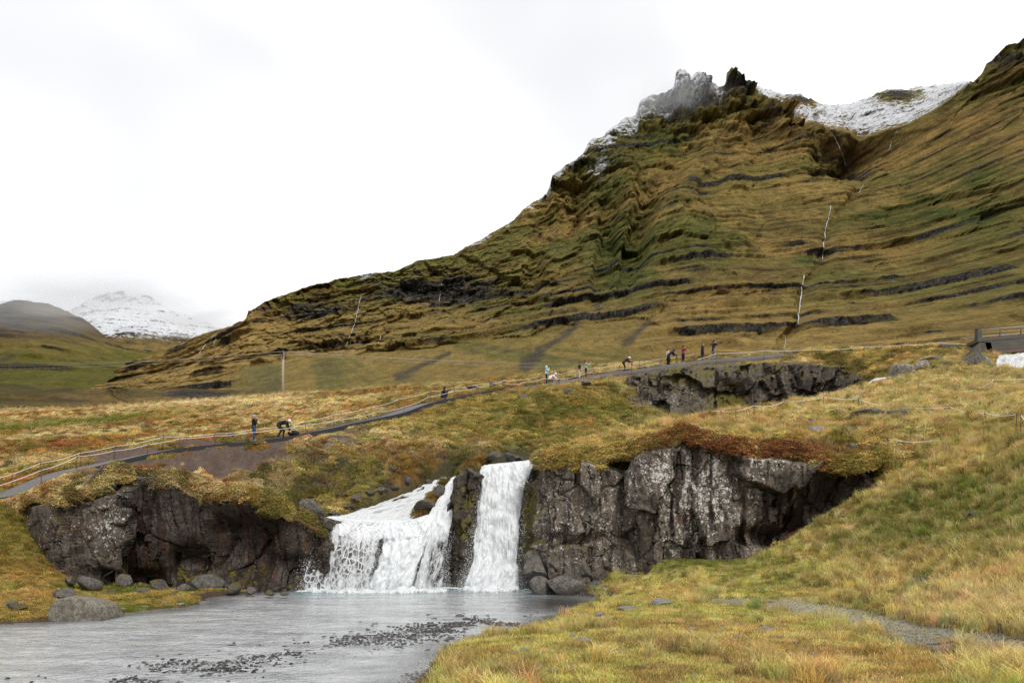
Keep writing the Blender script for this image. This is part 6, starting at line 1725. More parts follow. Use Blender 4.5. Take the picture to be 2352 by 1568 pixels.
SHORT = [proto_blades(46, 0.11, 0.17, 0.6, 0.011, 1), proto_blades(46, 0.15, 0.18, 0.7, 0.011, 2)]
TALL = [proto_blades(70, 0.50, 0.16, 0.65, 0.013, 3), proto_blades(64, 0.62, 0.18, 0.8, 0.013, 4)]
HEATH = [proto_heath(170, 0.22, 0.12, 0.019, 5), proto_heath(200, 0.27, 0.17, 0.022, 6)]
SEED = [proto_blades(26, 0.75, 0.22, 0.5, 0.010, 7)]

rr_ = np.random.default_rng(99)
def batch(label_name, protos, mat, cnt, ymin, ymax, sel, sclr, seed, colf=None, tiltv=0.12, lab=None, cat=None, um=(-120, 2470)):
    for k, pr in enumerate(protos):
        x, y, z, u, v = sample(cnt, ymin, ymax, um[0], um[1], seed + k)
        col, bare, m = cover(x, y, z)
        sd = poly_sd(x, y, SHORE); st = steepness(x, y)
        pd, _, psd = line_d(x, y, PATHXY)
        ok = (sd > 0.25) & (bare < 0.30 + 0.5 * rr_.random(len(x))) & (st < 2.0) & (pd > 1.25) & (v < 1640) & (v > 780)
        w = sel(x, y, z, u, v, m) ; ok &= rr_.random(len(x)) < w
        c = jitter(col[ok], rr_)
        if colf is not None: c = colf(c, rr_)
        s = rr_.uniform(sclr[0], sclr[1], ok.sum()) * (1 + np.clip((y[ok] - 30) / 60.0, 0, 1.0) * 0.6)
        o = scatter(label_name, pr, mat, np.stack([x, y, z - 0.01], -1)[ok], c, s, tiltv, seed + k)
        if o: tag(o, lab, cat, None, 'stuff')

nfn = lambda x, y, s, sd: fbm(x / s, y / s, oct=3, seed=sd)
# short turf on the meadow and shores
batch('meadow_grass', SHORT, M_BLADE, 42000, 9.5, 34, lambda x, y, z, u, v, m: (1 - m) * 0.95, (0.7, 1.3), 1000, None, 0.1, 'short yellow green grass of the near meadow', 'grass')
# tall tussocks on the right slope and bits of the meadow
def tall_sel(x, y, z, u, v, m):
    s = sstep(1360, 1290, v) * sstep(1780, 1980, u) * (y < 48)
    nn = nfn(x, y, 2.0, 1201)
    s = s * (0.35 + 0.65 * sstep(0.42, 0.58, nn))
    e = 0.9 * blob(u, v, 2330, 1400, 220, 55) + 0.8 * blob(u, v, 2352, 1560, 90, 50)
    b = 0.35 * sstep(0.62, 0.70, nfn(x, y, 1.2, 1202)) * (1 - m) * (u > 1000)
    k = m * sstep(1300, 1500, u) * sstep(1045, 1000, v) * (y < 52) * (0.35 + 0.5 * sstep(0.45, 0.60, nn)) * sstep(1050, 990, v)
    k = np.maximum(k, 0.7 * m * sstep(1990, 2060, u) * (y < 66))
    return np.clip(s + e + b + k, 0, 1)
batch('tall_grass', TALL, M_BLADE, 34000, 9.5, 66, tall_sel, (0.45, 1.0), 1100, lambda c, r: c + (C_PALE - c) * (r.random((len(c), 1)) ** 2.2 * 0.7), 0.16, 'tall straw and green grass tussocks on the slopes', 'grass', (900, 2470))
# heather and moss cushions over everything above the cliffs
batch('heather', HEATH, M_LEAF, 60000, 31, 110, lambda x, y, z, u, v, m: m * 0.9, (0.7, 1.5), 1300, None, 0.2, 'low red, orange and olive heather cushions on the upper ground', 'heather')
batch('moss_cushions', HEATH[:1], M_LEAF, 20000, 22, 36, lambda x, y, z, u, v, m: (1 - m) * ((u < 620) * 0.8 + (u > 1500) * sstep(1330, 1280, v) * 0.35), (0.5, 1.2), 1400, None, 0.2, 'mossy cushions and leafy herbs on the lower banks', 'moss')
batch('heath_grass', SHORT, M_BLADE, 46000, 31, 95, lambda x, y, z, u, v, m: m * 0.8 * sstep(0.40, 0.55, nfn(x, y, 1.6, 1351)), (1.0, 2.0), 1350, lambda c, r: c + (C_STRAW - c) * (r.random((len(c), 1)) ** 2 * 0.6), 0.15, 'short dry grass between the heather cushions', 'grass')
# pale seed heads along the skyline of the heath and knoll
batch('straw_grass', SEED, M_BLADE, 36000, 36, 150, lambda x, y, z, u, v, m: m * (0.5 * sstep(0.52, 0.62, nfn(x, y, 6.0, 1501)) * (0.3 + 0.7 * ((u > 1250) | (y > 85)))), (0.4, 0.9), 1500, lambda c, r: c * 0.45 + C_PALE * 0.55, 0.15, 'pale straw grass with seed heads on the ridges', 'grass')
# turf fringe hanging over the rock edges
for nm, (ua, ub) in (('cliff_turf', (50, 742)), ('cliff_turf', (1232, 2040))):
    for k, pr in enumerate(HEATH):
        c_ = int((ub - ua) * 5.0); r = np.random.default_rng(1600 + k + int(ua))
        u = r.uniform(ua, ub, c_); dyy = r.normal(-0.10, 0.16, c_); y = edge_y(u) + 0.1 + dyy
        x = (u - CX) * y / F; ye = edge_y(u) + 0.95
        z = gz((u - CX) * ye / F, ye) - np.clip(-dyy, 0, .5) * 1.2 - 0.10 * r.random(c_)
        cg = sstep(0.40, 0.52, fbm(u / 40.0, u * 0, oct=3, seed=1650)); ok = r.random(c_) < 0.25 + 0.75 * cg
        col, _, _ = cover((u - CX) * ye / F, ye, z)
        col = col * 0.6 + np.where(r.random((c_, 1)) < 0.5, C_MOSSY, C_OLIVE) * 0.4
        rw_ = (0.75 * sstep(1470, 1530, u) * sstep(1930, 1890, u) * (r.random(c_) < 0.8))[:, None]; col = col * (1 - rw_) + C_RED * rw_
        o = scatter(nm, pr, M_LEAF, np.stack([x, y, z], -1)[ok], jitter(col[ok], r), r.uniform(0.7, 1.5, ok.sum()), 0.35, 1700 + k)
        if o: tag(o, 'mossy turf fringe hanging over the top of the ' + ('left' if ua < 100 else 'right') + ' cliff', 'moss', None, 'stuff')
# fine gravel on the track and shore
gr_v, gr_f = (lambda b: (np.array(b.v), np.array([f for f in b.f if len(f) == 4])))( (lambda m: (m.box((0, 0, 0), (1, 0.8, 0.6), 0.4, 0.6), m)[1])(MB()) )
n = N('gravel_bits'); a_ = n.attr('icol', 'Color', 'INSTANCER'); n.principled(a_, 0.7); M_GRAV = n.m
def gravel(cnt, pts, col, smin, smax, seed, lab):
    r = np.random.default_rng(seed)
    V = gr_v; f3 = np.concatenate([gr_f[:, [0, 1, 2]], gr_f[:, [0, 2, 3]]])
    o = scatter('gravel', (V, f3, np.ones(len(V))), M_GRAV, pts, col, r.uniform(smin, smax, len(pts)), 0.4, seed)
    tag(o, lab, 'gravel', None, 'stuff')
x, y, z, u, v = sample(60000, 10, 30, 1500, 2470, 1800)
col, bare, m = cover(x, y, z); sd = poly_sd(x, y, SHORE)
ok = (bare > 0.6) & (sd > 0.3) & (m < 0.5) & (rr_.random(len(x)) < 0.6)
gravel(0, np.stack([x, y, z + 0.005], -1)[ok], np.clip(rr_.uniform(0.10, 0.34, (ok.sum(), 1)) * np.array([1, 0.96, 0.9]), 0, 1), 0.012, 0.045, 1801, 'grey gravel of the wet track')
x, y, z, u, v = sample(60000, 13, 33, 850, 1500, 1810)
sd = poly_sd(x, y, SHORE); ok = (np.abs(sd) < 0.45 * rr_.random(len(x)))
gravel(0, np.stack([x, y, np.maximum(z, -0.03) + 0.005], -1)[ok], np.clip(rr_.uniform(0.03, 0.16, (ok.sum(), 1)) * np.array([1, 0.96, 0.9]), 0, 1), 0.02, 0.09, 1811, 'dark gravel along the right shore of the river')

# small stones of the riffle, barely out of the water
c_ = 3400; r = np.random.default_rng(1900)
t_ = r.random(c_) * (len(shoal_xy) - 1); i_ = t_.astype(int); f_ = t_ - i_; sx_ = np.array(shoal_xy)
gx_ = sx_[i_, 0] * (1 - f_) + sx_[np.minimum(i_ + 1, len(sx_) - 1), 0] * f_ + r.normal(0, 0.75, c_); gy_ = sx_[i_, 1] * (1 - f_) + sx_[np.minimum(i_ + 1, len(sx_) - 1), 1] * f_ + r.normal(0, 0.55, c_)
ok = (fbm(gx_ * 0.9, gy_ * 0.9, oct=3, seed=604) > 0.50) & (poly_sd(gx_, gy_, SHORE) < -0.2)
gravel(0, np.stack([gx_, gy_, np.full(c_, -0.004)], -1)[ok], np.clip(r.uniform(0.015, 0.10, (ok.sum(), 1)) * np.array([1, 0.96, 0.92]), 0, 1), 0.03, 0.10, 1901, 'small dark stones of the riffle just breaking the water')

# ------------------------------------------------------------------ people
def cloth(name, col, rough=0.85): return plain(name, col, rough, 0.22, 18.0)
M_SKIN = plain('skin', (0.52, 0.31, 0.23), 0.55, 0.08, 8.0)
MAT_BLACK = cloth('black_cloth', (0.016, 0.016, 0.018)); MAT_NAVY = cloth('navy_cloth', (0.018, 0.028, 0.065)); MAT_JEANS = cloth('blue_jeans', (0.028, 0.055, 0.125))
MAT_SKY = cloth('pale_blue_cloth', (0.42, 0.68, 0.74)); MAT_WHITE = cloth('white_cloth', (0.78, 0.78, 0.79)); MAT_BEIGE = cloth('beige_cloth', (0.48, 0.43, 0.37))
MAT_MAROON = cloth('maroon_cloth', (0.22, 0.028, 0.065)); MAT_BROWN = cloth('dark_brown_cloth', (0.050, 0.024, 0.019)); MAT_GREY = cloth('grey_cloth', (0.20, 0.195, 0.18)); MAT_RED = cloth('red_cloth', (0.33, 0.02, 0.02))
MAT_OLIVE = cloth('khaki_cloth', (0.17, 0.12, 0.07)); MAT_HAIR = cloth('auburn_hair', (0.13, 0.035, 0.018)); MAT_HAIRD = cloth('dark_hair', (0.014, 0.011, 0.010)); MAT_TEAL = cloth('mint_grey_cloth', (0.36, 0.47, 0.45)); MAT_LGREY = cloth('light_grey_wool', (0.34, 0.34, 0.35))
MAT_CAM = plain('camera_black', (0.012, 0.012, 0.013), 0.4, 0.2, 20.0); MAT_CREAM = cloth('cream_cloth', (0.60, 0.52, 0.43)); MAT_SHOE = cloth('brown_red_shoe', (0.17, 0.06, 0.04))

def caps(mb, a, b, ra, rb, n=10):
    a, b = Vector(a), Vector(b)
    d = (b - a); L = d.length; d = d.normalized() if L > 1e-6 else Vector((0, 0, 1))
    pts = [a - d * ra * .95, a - d * ra * .7, a - d * ra * .3, a, b, b + d * rb * .3, b + d * rb * .7, b + d * rb * .95]
    rd = [ra * .3, ra * .72, ra * .95, ra, rb, rb * .95, rb * .72, rb * .3]
    mb.tube(pts, rd, n)

POSE = {}
def base_pose():
    return dict(pelvis=(0, 0, .95), spine=(0, .0, 1.12), chest=(0, .0, 1.33), neck=(0, .0, 1.48), head=(0, .03, 1.62),
        shl=(-.18, 0, 1.42), ell=(-.25, .0, 1.15), wrl=(-.24, .08, .90), shr=(.18, 0, 1.42), elr=(.25, .0, 1.15), wrr=(.24, .08, .90),
        hil=(-.09, 0, .92), knl=(-.10, .03, .50), anl=(-.11, 0, .09), tol=(-.13, .17, .05), hir=(.09, 0, .92), knr=(.10, .03, .50), anr=(.11, 0, .09), tor=(.13, .17, .05))
def pose(**kw): 
    p = base_pose(); p.update(kw); return p
POSES = {
 'stand': pose(),
 'folded': pose(ell=(-.26, .06, 1.16), wrl=(.06, .22, 1.20), elr=(.25, .10, 1.20), wrr=(.05, .20, 1.50)),
 'camera': pose(ell=(-.22, .20, 1.28), wrl=(-.06, .26, 1.55), elr=(.22, .20, 1.28), wrr=(.06, .26, 1.55), anl=(-.14, -.06, .09), tol=(-.17, .11, .05)),
 'phone': pose(ell=(-.20, .26, 1.26), wrl=(-.08, .46, 1.42), elr=(.20, .26, 1.26), wrr=(.08, .46, 1.42)),
 'pockets': pose(ell=(-.30, -.05, 1.16), wrl=(-.22, .10, .98), elr=(.30, -.05, 1.16), wrr=(.22, .10, .98)),
 'stoop': pose(pelvis=(0, -.16, .90), spine=(0, -.04, 1.05), chest=(0, .16, 1.18), neck=(0, .30, 1.24), head=(0, .40, 1.32), shl=(-.18, .24, 1.20), shr=(.18, .24, 1.20), ell=(-.22, .36, .98), wrl=(-.07, .52, 1.02), elr=(.22, .36, .98), wrr=(.07, .52, 1.02), hil=(-.09, -.15, .88), hir=(.09, -.15, .88), knl=(-.11, .02, .48), knr=(.11, -.02, .48), anl=(-.12, -.06, .09), anr=(.12, -.12, .09), tol=(-.14, .12, .05), tor=(.14, .06, .05)),
 'bend': pose(pelvis=(0, -.26, .84), spine=(0, -.08, .98), chest=(0, .16, 1.02), neck=(0, .32, 1.02), head=(0, .44, 1.06), shl=(-.18, .25, 1.00), shr=(.18, .25, 1.00), ell=(-.20, .36, .72), wrl=(-.10, .48, .48), elr=(.20, .36, .72), wrr=(.10, .48, .46), hil=(-.10, -.25, .80), hir=(.10, -.25, .80), knl=(-.17, .06, .46), knr=(.17, -.02, .46), anl=(-.18, -.04, .09), anr=(.18, -.26, .09), tol=(-.20, .14, .05), tor=(.20, -.08, .05)),
 'crouch': pose(pelvis=(0, -.18, .30), spine=(0, -.16, .47), chest=(0, -.04, .66), neck=(0, .04, .80), head=(0, .10, .93), shl=(-.18, -.01, .74), shr=(.18, -.01, .74), ell=(-.22, .22, .58), wrl=(-.06, .32, .84), elr=(.22, .22, .58), wrr=(.06, .32, .84), hil=(-.10, -.17, .27), hir=(.10, -.17, .27), knl=(-.16, .22, .46), knr=(.16, .22, .46), anl=(-.13, .02, .09), anr=(.13, .02, .09), tol=(-.15, .20, .05), tor=(.15, .20, .05)),
 'reach': pose(pelvis=(0, -.22, .34), spine=(0, -.14, .50), chest=(0, .08, .62), neck=(0, .24, .70), head=(0, .34, .80), shl=(-.18, .14, .66), shr=(.18, .14, .66), ell=(-.20, .34, .46), wrl=(-.10, .52, .30), elr=(.20, .34, .46), wrr=(.10, .52, .30), hil=(-.10, -.2, .30), hir=(.10, -.2, .30), knl=(-.17, .20, .46), knr=(.17, .12, .40), anl=(-.14, -.02, .09), anr=(.14, -.14, .09), tol=(-.16, .16, .05), tor=(.16, .02, .05)),
}
BONES = [('pelvis', 'spine', .145, .135, 'J'), ('spine', 'chest', .135, .155, 'J'), ('chest', 'neck', .15, .075, 'J'), ('neck', 'head', .058, .08, 'S'), ('head', 'head', .105, .105, 'S'),
 ('chest', 'shl', .13, .085, 'J'), ('chest', 'shr', .13, .085, 'J'), ('shl', 'ell', .078, .058, 'J'), ('ell', 'wrl', .056, .042, 'J'), ('shr', 'elr', .078, .058, 'J'), ('elr', 'wrr', .056, .042, 'J'),
 ('pelvis', 'hil', .14, .115, 'T'), ('pelvis', 'hir', .14, .115, 'T'), ('hil', 'knl', .108, .074, 'T'), ('knl', 'anl', .072, .050, 'T'), ('hir', 'knr', .108, .074, 'T'), ('knr', 'anr', .072, .050, 'T'),
 ('anl', 'tol', .052, .042, 'B'), ('anr', 'tor', .052, .042, 'B')]

def hand_mesh(parent, wrist, elbow, mat):
    """palm, four fingers of unequal length and a thumb, slightly curled"""
    w, e = Vector(wrist), Vector(elbow); d = (w - e).normalized()
    s = d.cross(Vector((0, 0, 1))); s = s.normalized() if s.length > .1 else Vector((1, 0, 0)); t = s.cross(d)
    mb = MB()
    caps(mb, w + d * .01, w + d * .075, .034, .036, 8)
    for i, L in enumerate((.062, .074, .070, .054)):
        o = w + d * .085 + s * (-.028 + .019 * i)
        caps(mb, o, o + d * L * .5 - t * .008, .0095, .009, 6); caps(mb, o + d * L * .5 - t * .008, o + d * L * .9 - t * .03, .009, .0075, 6)
    o = w + d * .03 - s * .035; caps(mb, o, o + d * .03 - s * .025, .011, .010, 6); caps(mb, o + d * .03 - s * .025, o + d * .06 - s * .03 - t * .012, .010, .008, 6)
    mb.build('hand', mat, parent, True)

def person(u, v, yaw, pname, label, jacket, trousers, boots, headwear=None, hair=None, scale=1.0, hands=M_SKIN, at=None, coat=False, camera_in=False, scarf=None, stripe=None, sleeves=None):
    x, y, z = at if at is not None else hit(u, v)
    root = empty('person', (x, y, z - 0.015), label, 'person', rz=yaw)
    root.scale = (scale,) * 3
    p = POSES[pname]; mb = MB()
    for a, b, ra, rb, _ in BONES: caps(mb, p[a], p[b], ra, rb)
    hd = Vector(p['head']); fw = Vector((0, 1, 0))
    if pname in ('bend', 'stoop', 'reach'): fw = Vector((0, .8, -.6))
    if pname == 'stoop': fw = Vector((0, .95, -.3))
    upv = Vector((0, -fw.z, fw.y))
    mb.ball(hd + upv * .02 - fw * .01, (.082, .098, .118))
    mb.ball(hd + fw * .055 - upv * .05, (.058, .05, .06))               # jaw
    if coat: caps(mb, Vector(p['pelvis']) + Vector((0, 0, .02)), Vector(p['pelvis']) - Vector((0, 0, .22)), .165, .185)
    me0 = mb.mesh('body_src', None, True); tmp = mobj('body_src', me0)
    rm = tmp.modifiers.new('r', 'REMESH'); rm.mode = 'VOXEL'; rm.voxel_size = 0.026; rm.use_smooth_shade = True
    sm_ = tmp.modifiers.new('s', 'SMOOTH'); sm_.factor = 0.5; sm_.iterations = 2
    dg = bpy.context.evaluated_depsgraph_get(); me = bpy.data.meshes.new_from_object(tmp.evaluated_get(dg))
    bpy.data.objects.remove(tmp); me.name = 'body'
    me.materials.clear()
    for m_ in (M_SKIN, jacket, trousers, boots, sleeves or jacket): me.materials.append(m_)
    co = np.empty(len(me.polygons) * 3); me.polygons.foreach_get('center', co); co = co.reshape(-1, 3)
    best = np.full(len(co), 1e9); idx = np.zeros(len(co), np.int32); code = {'S': 0, 'J': 1, 'T': 2, 'B': 3}
    for a, b, ra, rb, k in BONES:
        A, B_ = np.array(p[a]), np.array(p[b]); ab = B_ - A; L = ab @ ab + 1e-9
        t = np.clip(((co - A) @ ab) / L, 0, 1); dd = np.linalg.norm(co - A - t[:, None] * ab, axis=1) - (ra + (rb - ra) * t)
        nw = dd < best; best = np.where(nw, dd, best)
        kk_ = code[k]
        if k == 'J' and a in ('shl', 'shr', 'ell', 'elr'): kk_ = 4
        idx = np.where(nw, kk_, idx)
    if coat: idx = np.where((idx == 2) & (co[:, 2] > p['pelvis'][2] - .40), 1, idx)
    me.polygons.foreach_set('material_index', idx.astype(np.int32)); me.update()
    body = mobj('body', me, root)
    # face: nose, eyes, mouth
    fm = MB(); caps(fm, hd + fw * .095 + upv * .015, hd + fw * .115 - upv * .012, .012, .016, 6); fm.build('nose', M_SKIN, body, True)
    for sx in (-.032, .032):
        em = MB(); em.ball(hd + fw * .092 + upv * .03 + Vector((sx, 0, 0)), .011, 6, 5); em.build('eye', MAT_HAIRD, body, True)
        ea = MB(); ea.ball(hd + Vector((sx * 2.65, 0, 0)) + upv * .005, (.012, .022, .030), 6, 5); ea.build('ear', M_SKIN, body, True)
    mm_ = MB(); mm_.ball(hd + fw * .098 - upv * .045, (.024, .008, .007), 6, 5); mm_.build('mouth', plain('lips', (0.35, 0.12, 0.10)) if 'lips' not in bpy.data.materials else bpy.data.materials['lips'], body, True)
    def cap_shell(name, mat, r=.122, back=.0, low=-.01, brim=False, fore=.35):
        """hat or hood: shell around the skull, open at the face"""
        h = MB(); rows_, seg = 7, 14; V = []; Fs = []
        for i in range(rows_ + 1):
            ph = math.pi * .5 * i / rows_ * (1.25 if low < -.05 else 1.02)
            for k in range(seg):
                t = 2 * math.pi * k / seg
                lx, ly, lz = math.sin(ph) * math.cos(t), math.sin(ph) * math.sin(t), math.cos(ph)
                cut = 1.0
                if low < -.05 and ly > .35 and lz < fore: ly = .35 + (ly - .35) * .35
                V.append(hd + Vector((lx * r * .9, 0, 0)) + fw * (ly * r * 1.02 - back) + upv * (lz * r * 1.12 + .025))
        for i in range(rows_):
            for k in range(seg):
                k2 = (k + 1) % seg; Fs.append((i * seg + k, (i + 1) * seg + k, (i + 1) * seg + k2, i * seg + k2))
        h.add(V, Fs)
        o = h.build(name, mat, root, True); sd_ = o.modifiers.new('t', 'SOLIDIFY'); sd_.thickness = .012
        if brim:
            bmesh_ = MB(); bmesh_.ball(hd + fw * .14 + upv * .055, (.075, .075, .012), 10, 6); bmesh_.build('brim', mat, o, True)
    if hair is not None:
        hm = MB(); hm.ball(hd - fw * .025 + upv * .035, (.098, .112, .122), 12, 9)
        if hair == MAT_HAIR: hm.ball(hd - fw * .06 - upv * .06, (.09, .06, .13), 10, 8)
        hm.build('hair', hair, root, True)
    if headwear:
        kind, mat = headwear
        if kind == 'beanie': cap_shell('beanie', mat, .124, .012)
        if kind == 'cap': cap_shell('cap', mat, .120, .012, brim=True)
        if kind == 'hood': cap_shell('hood', mat, .140, .03, -.1)
    if scarf is not None:
        sc = MB(); nk = Vector(p['neck'])
        for k in range(10):
            t0, t1 = 2 * math.pi * k / 10, 2 * math.pi * (k + 1) / 10
            caps(sc, nk + Vector((math.cos(t0) * .085, math.sin(t0) * .085, .02)), nk + Vector((math.cos(t1) * .085, math.sin(t1) * .085, .02)), .042, .042, 6)
        sc.build('scarf', scarf, root, True)
    hand_mesh(body, p['wrl'], p['ell'], hands); hand_mesh(body, p['wrr'], p['elr'], hands)
    if stripe is not None:
        sm2 = MB()
        for a, b in (('hil', 'knl'), ('knl', 'anl')): 
            A, B_ = Vector(p[a]) + Vector((-.085, .05, 0)), Vector(p[b]) + Vector((-.05, .04, .02)); sm2.tube([A, B_], .018, 6)
        sm2.build('trouser_stripe', stripe, root, True)
    return root, Vector(p['wrl']).lerp(Vector(p['wrr']), .5)

def hand_camera(root, mid, label, kind='camera', fwd=.10):
    """a camera or phone held between the hands, a thing of its own"""
    M4 = Matrix.LocRotScale(root.location, root.rotation_euler, root.scale)
    q = M4 @ (mid + Vector((0, fwd, .02)))
    o = empty('photo_camera' if kind == 'camera' else 'phone', q, label, kind, rz=root.rotation_euler.z)
    if kind == 'camera':
        m = MB(); m.box((0, 0, 0), (.13, .06, .09)); m.box((0, .0, .055), (.05, .05, .03), 0, .8); m.build('housing', MAT_CAM, o)
        m = MB(); m.tube([(0, .03, 0), (0, .11, 0), (0, .16, 0)], [.035, .035, .042], 12); m.build('lens', MAT_CAM, o, True)
    else:
        m = MB(); m.box((0, 0, 0), (.15, .012, .075)); m.build('case', MAT_CAM, o)
        m = MB(); m.box((0, -.0085, 0), (.14, .003, .067)); m.build('screen', plain('phone_screen', (0.04, 0.05, 0.06), 0.2), o)
def tripod(u, v, label, hgt=1.0, spread=.28, at=None):
    x, y, z = at if at is not None else hit(u, v)
    o = empty('tripod', (x, y, z), label, 'tripod')
    for k in range(3):
        t = 2.1 * k + .4; m = MB(); m.tube([(math.cos(t) * spread, math.sin(t) * spread, -.02), (0, 0, hgt)], [.013, .018], 6); m.build('leg', MAT_CAM, o, True)
    m = MB(); m.box((0, 0, hgt + .03), (.07, .07, .06)); m.tube([(0, 0, hgt * .7), (0, 0, hgt + .02)], .016, 6); m.build('head', MAT_CAM, o)
    m = MB(); m.box((0, 0, hgt + .105), (.13, .07, .09)); m.tube([(-.03, .04, hgt + .105), (-.05, .15, hgt + .105)], [.036, .042], 10); m.build('mounted_camera', MAT_CAM, o)

RGT = -math.pi / 2           # facing +x (to the right)
def onpath(u, side, off=0.0):
    x, y = path_side(u, side, off); 
    k = int(np.argmin((px_ - x) ** 2 + (py_ - y) ** 2)); w = abs(side) * (hw[k] + off)
    zz = float(zc[k]) + 0.01 if w < hw[k] - .05 else float(gz(np.array(x), np.array(y)))
    return (x, y, zz)
r1, m1 = person(577, 1010, RGT + 0.5, 'folded', 'person in grey beanie, black jacket and jeans standing with folded arms on the path', MAT_BLACK, MAT_JEANS, MAT_LGREY, ('beanie', MAT_LGREY), scale=1.02, at=onpath(578, -0.2, -.1))
r2, m2 = person(645, 1008, RGT, 'bend', 'person in black with white beanie and red scarf bending down to a black bag', MAT_BLACK, MAT_BLACK, MAT_BLACK, ('beanie', MAT_WHITE), scarf=MAT_RED, scale=1.05, at=onpath(644, -0.2, -.1))
bx_, by_, bz_ = onpath(671, -0.25, -.1)
bag = empty('camera_bag', (bx_, by_, bz_), 'slack black bag lying on the path below the bending person', 'bag')
m = MB(); m.ball((0, 0, .17), (.42, .24, .20), 14, 9); m.build('sack', MAT_BLACK, bag, True)
m = MB(); m.tube([(-.25, .0, .34), (-.1, .0, .45), (.1, .02, .44), (.24, 0, .33)], .018, 6); m.build('strap', MAT_GREY, bag, True)
r3, m3 = person(1015, 918, RGT, 'crouch', 'person in black hooded jacket crouching with a camera at the path rope', MAT_BLACK, MAT_NAVY, MAT_SHOE, ('hood', MAT_BLACK), scale=1.05, at=onpath(1014, -0.3, -.1))
hand_camera(r3, m3, 'black camera held by the crouching person in the black hood')
r4, m4 = person(1256, 888, RGT, 'camera', 'person in pale blue hooded jacket and black trousers standing with a camera', MAT_SKY, MAT_BLACK, MAT_BLACK, ('hood', MAT_SKY), scale=1.0, at=onpath(1255, 0.1, -.1))
hand_camera(r4, m4, 'small camera at the face of the person in pale blue', 'camera', .06)
r5, m5 = person(1264, 889, RGT, 'reach', 'person in white jacket and cap squatting over a small tripod', MAT_WHITE, MAT_OLIVE, MAT_SHOE, ('cap', MAT_WHITE), scale=1.05, at=onpath(1264, -0.6, -.1))
tp = r5.location + Vector((.72, 0.0, 0)); tripod(0, 0, 'small black tripod on the ground before the squatting person in white', .30, .2, at=(tp.x, tp.y, tp.z))
r6, m6 = person(1331, 880, RGT - .3, 'pockets', 'person in black jacket, black hat and beige trousers beside the red headscarf', MAT_BLACK, MAT_BEIGE, MAT_BROWN, ('beanie', MAT_HAIRD), scale=.96, at=onpath(1331, 0.3, -.1))
r7, m7 = person(1346, 881, RGT, 'phone', 'person in mint grey top, black trousers and red headscarf holding out a phone', MAT_TEAL, MAT_BLACK, MAT_BLACK, ('hood', MAT_RED), scarf=MAT_RED, scale=1.0, at=onpath(1346, 0.2, -.1))
hand_camera(r7, m7, 'phone held out by the person with the red headscarf', 'phone', .1)
r8, m8 = person(1438, 868, RGT, 'stoop', 'person in dark brown jacket and white cap stooping over a tripod', MAT_BROWN, MAT_BLACK, MAT_BLACK, ('cap', MAT_WHITE), scale=1.06, at=onpath(1438, 0.1, -.1))
tp = r8.location + Vector((.68, 0.05, 0)); tripod(0, 0, 'black tripod in front of the stooping person in brown', .92, .24, at=(tp.x, tp.y, tp.z))
r9, m9 = person(1534, 846, RGT + .3, 'stand', 'person with auburn hair and cream top behind the stooping navy hood', MAT_CREAM, MAT_BLACK, MAT_BLACK, None, MAT_HAIR, scale=1.0, at=onpath(1533, 0.5, -.1))
r10, m10 = person(1541, 847, RGT, 'stoop', 'person in navy hooded jacket leaning over a tripod beside the auburn hair', MAT_NAVY, MAT_BLACK, MAT_BLACK, ('hood', MAT_NAVY), scale=1.08, at=onpath(1539, -0.1, -.1))
tp = r10.location + Vector((.66, 0.0, 0)); tripod(0, 0, 'black tripod in front of the person in the navy hood', .92, .2, at=(tp.x, tp.y, tp.z))
r11, m11 = person(1571, 845, RGT + .5, 'camera', 'person in maroon jacket with white striped black trousers taking a picture', MAT_MAROON, MAT_BLACK, MAT_WHITE, None, MAT_HAIRD, scale=1.0, stripe=MAT_WHITE, at=onpath(1571, -0.2, -.1))
hand_camera(r11, m11, 'camera raised by the person in the maroon jacket', 'camera', .06)
r12, m12 = person(1615, 838, RGT - .2, 'pockets', 'person in long black coat with auburn hair standing on the ridge', MAT_BLACK, MAT_BLACK, MAT_BLACK, None, MAT_HAIR, scale=1.03, coat=True, at=onpath(1615, 0.1, -.1))
r13, m13 = person(1636, 837, RGT + .6, 'camera', 'person in black jacket and grey trousers raising a phone on the ridge', MAT_BLACK, MAT_GREY, MAT_BROWN, None, MAT_HAIRD, scale=1.1, at=onpath(1637, -0.3, -.1))
hand_camera(r13, m13, 'phone raised by the person in grey trousers', 'phone', .05)

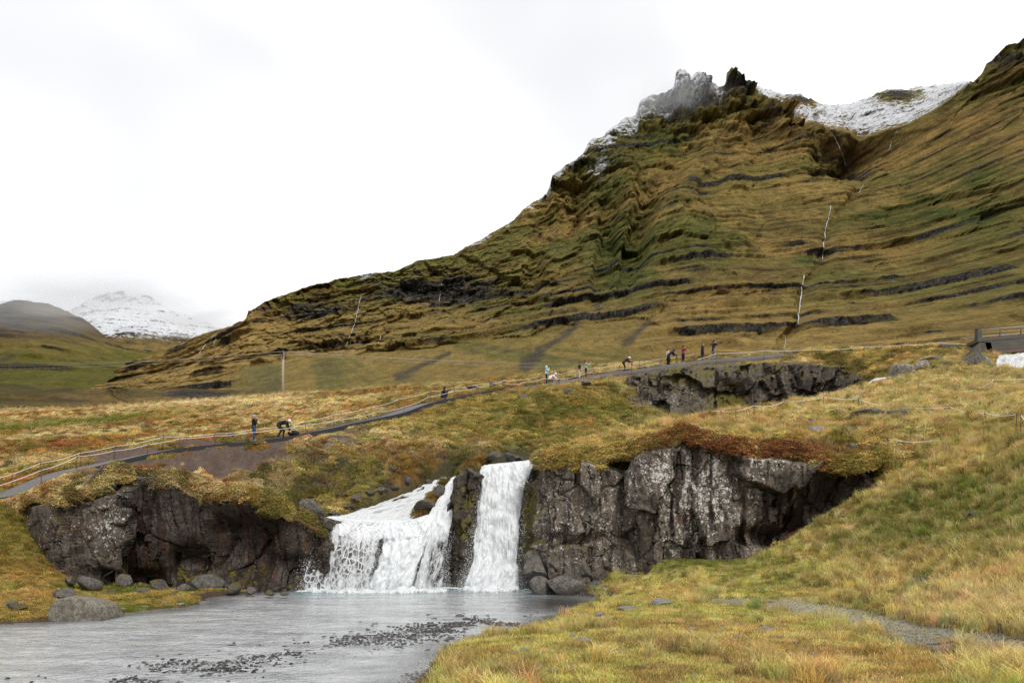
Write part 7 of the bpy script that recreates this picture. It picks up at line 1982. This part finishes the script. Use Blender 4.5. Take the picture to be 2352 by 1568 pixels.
# ------------------------------------------------------------------ low cloud on the tops, spray mist at the falls
def low_cloud(name, c, r, dens, seed, label, scale=2.2, thr=0.42):
    bm = bmesh.new(); bmesh.ops.create_icosphere(bm, subdivisions=3, radius=1.0); me = bpy.data.meshes.new(name); bm.to_mesh(me); bm.free()
    o = mobj(name, me, None, c); o.scale = r
    n = N(name); v = n.coord('Object')
    ln = n.node('ShaderNodeVectorMath', operation='LENGTH'); n.link(v, ln.inputs[0])
    fall = n.math('SUBTRACT', 1.0, ln.outputs['Value'], True)
    mp_ = n.node('ShaderNodeMapping'); mp_.inputs['Location'].default_value = (seed, seed * .7, 0); n.link(v, mp_.inputs['Vector'])
    f = n.noise(mp_.outputs[0], scale, 4.0, 0.55)
    d = n.math('MULTIPLY', n.math('SUBTRACT', n.math('ADD', f, n.math('MULTIPLY', fall, 0.35)), thr + 0.1, True), n.math('MULTIPLY', fall, dens * 6))
    p = n.node('ShaderNodeVolumePrincipled'); p.inputs['Color'].default_value = (0.97, 0.98, 1, 1); p.inputs['Anisotropy'].default_value = 0.5; n.link(d, p.inputs['Density'])
    n.link(p.outputs[0], n.out.inputs['Volume']); me.materials.append(n.m)
    tag(o, label, 'cloud', None, 'stuff')
low_cloud('low_cloud', P(1545, 225, 1640), (170, 90, 70), 0.0040, 2.0, 'thin mist drifting over the twin summit')
low_cloud('low_cloud', P(120, 705, 1500), (420, 180, 55), 0.0030, 5.0, 'low cloud lying on the left valley hill')
low_cloud('low_cloud', P(250, 676, 2900), (520, 250, 100), 0.0042, 9.0, 'white cloud hiding the top of the snowy mountain')
low_cloud('low_cloud', P(480, 735, 2700), (360, 200, 90), 0.0042, 12.0, 'cloud bank at the right foot of the snowy mountain')

low_cloud('mist', P(1128, 1338, 34.3), (2.3, 0.8, 1.0), 0.16, 3.0, 'fine spray mist at the foot of the main waterfall', 1.6, 0.3)
low_cloud('mist', P(860, 1346, 34.0), (3.6, 0.7, 0.7), 0.10, 7.0, 'fine spray mist at the foot of the cascade', 1.6, 0.3)
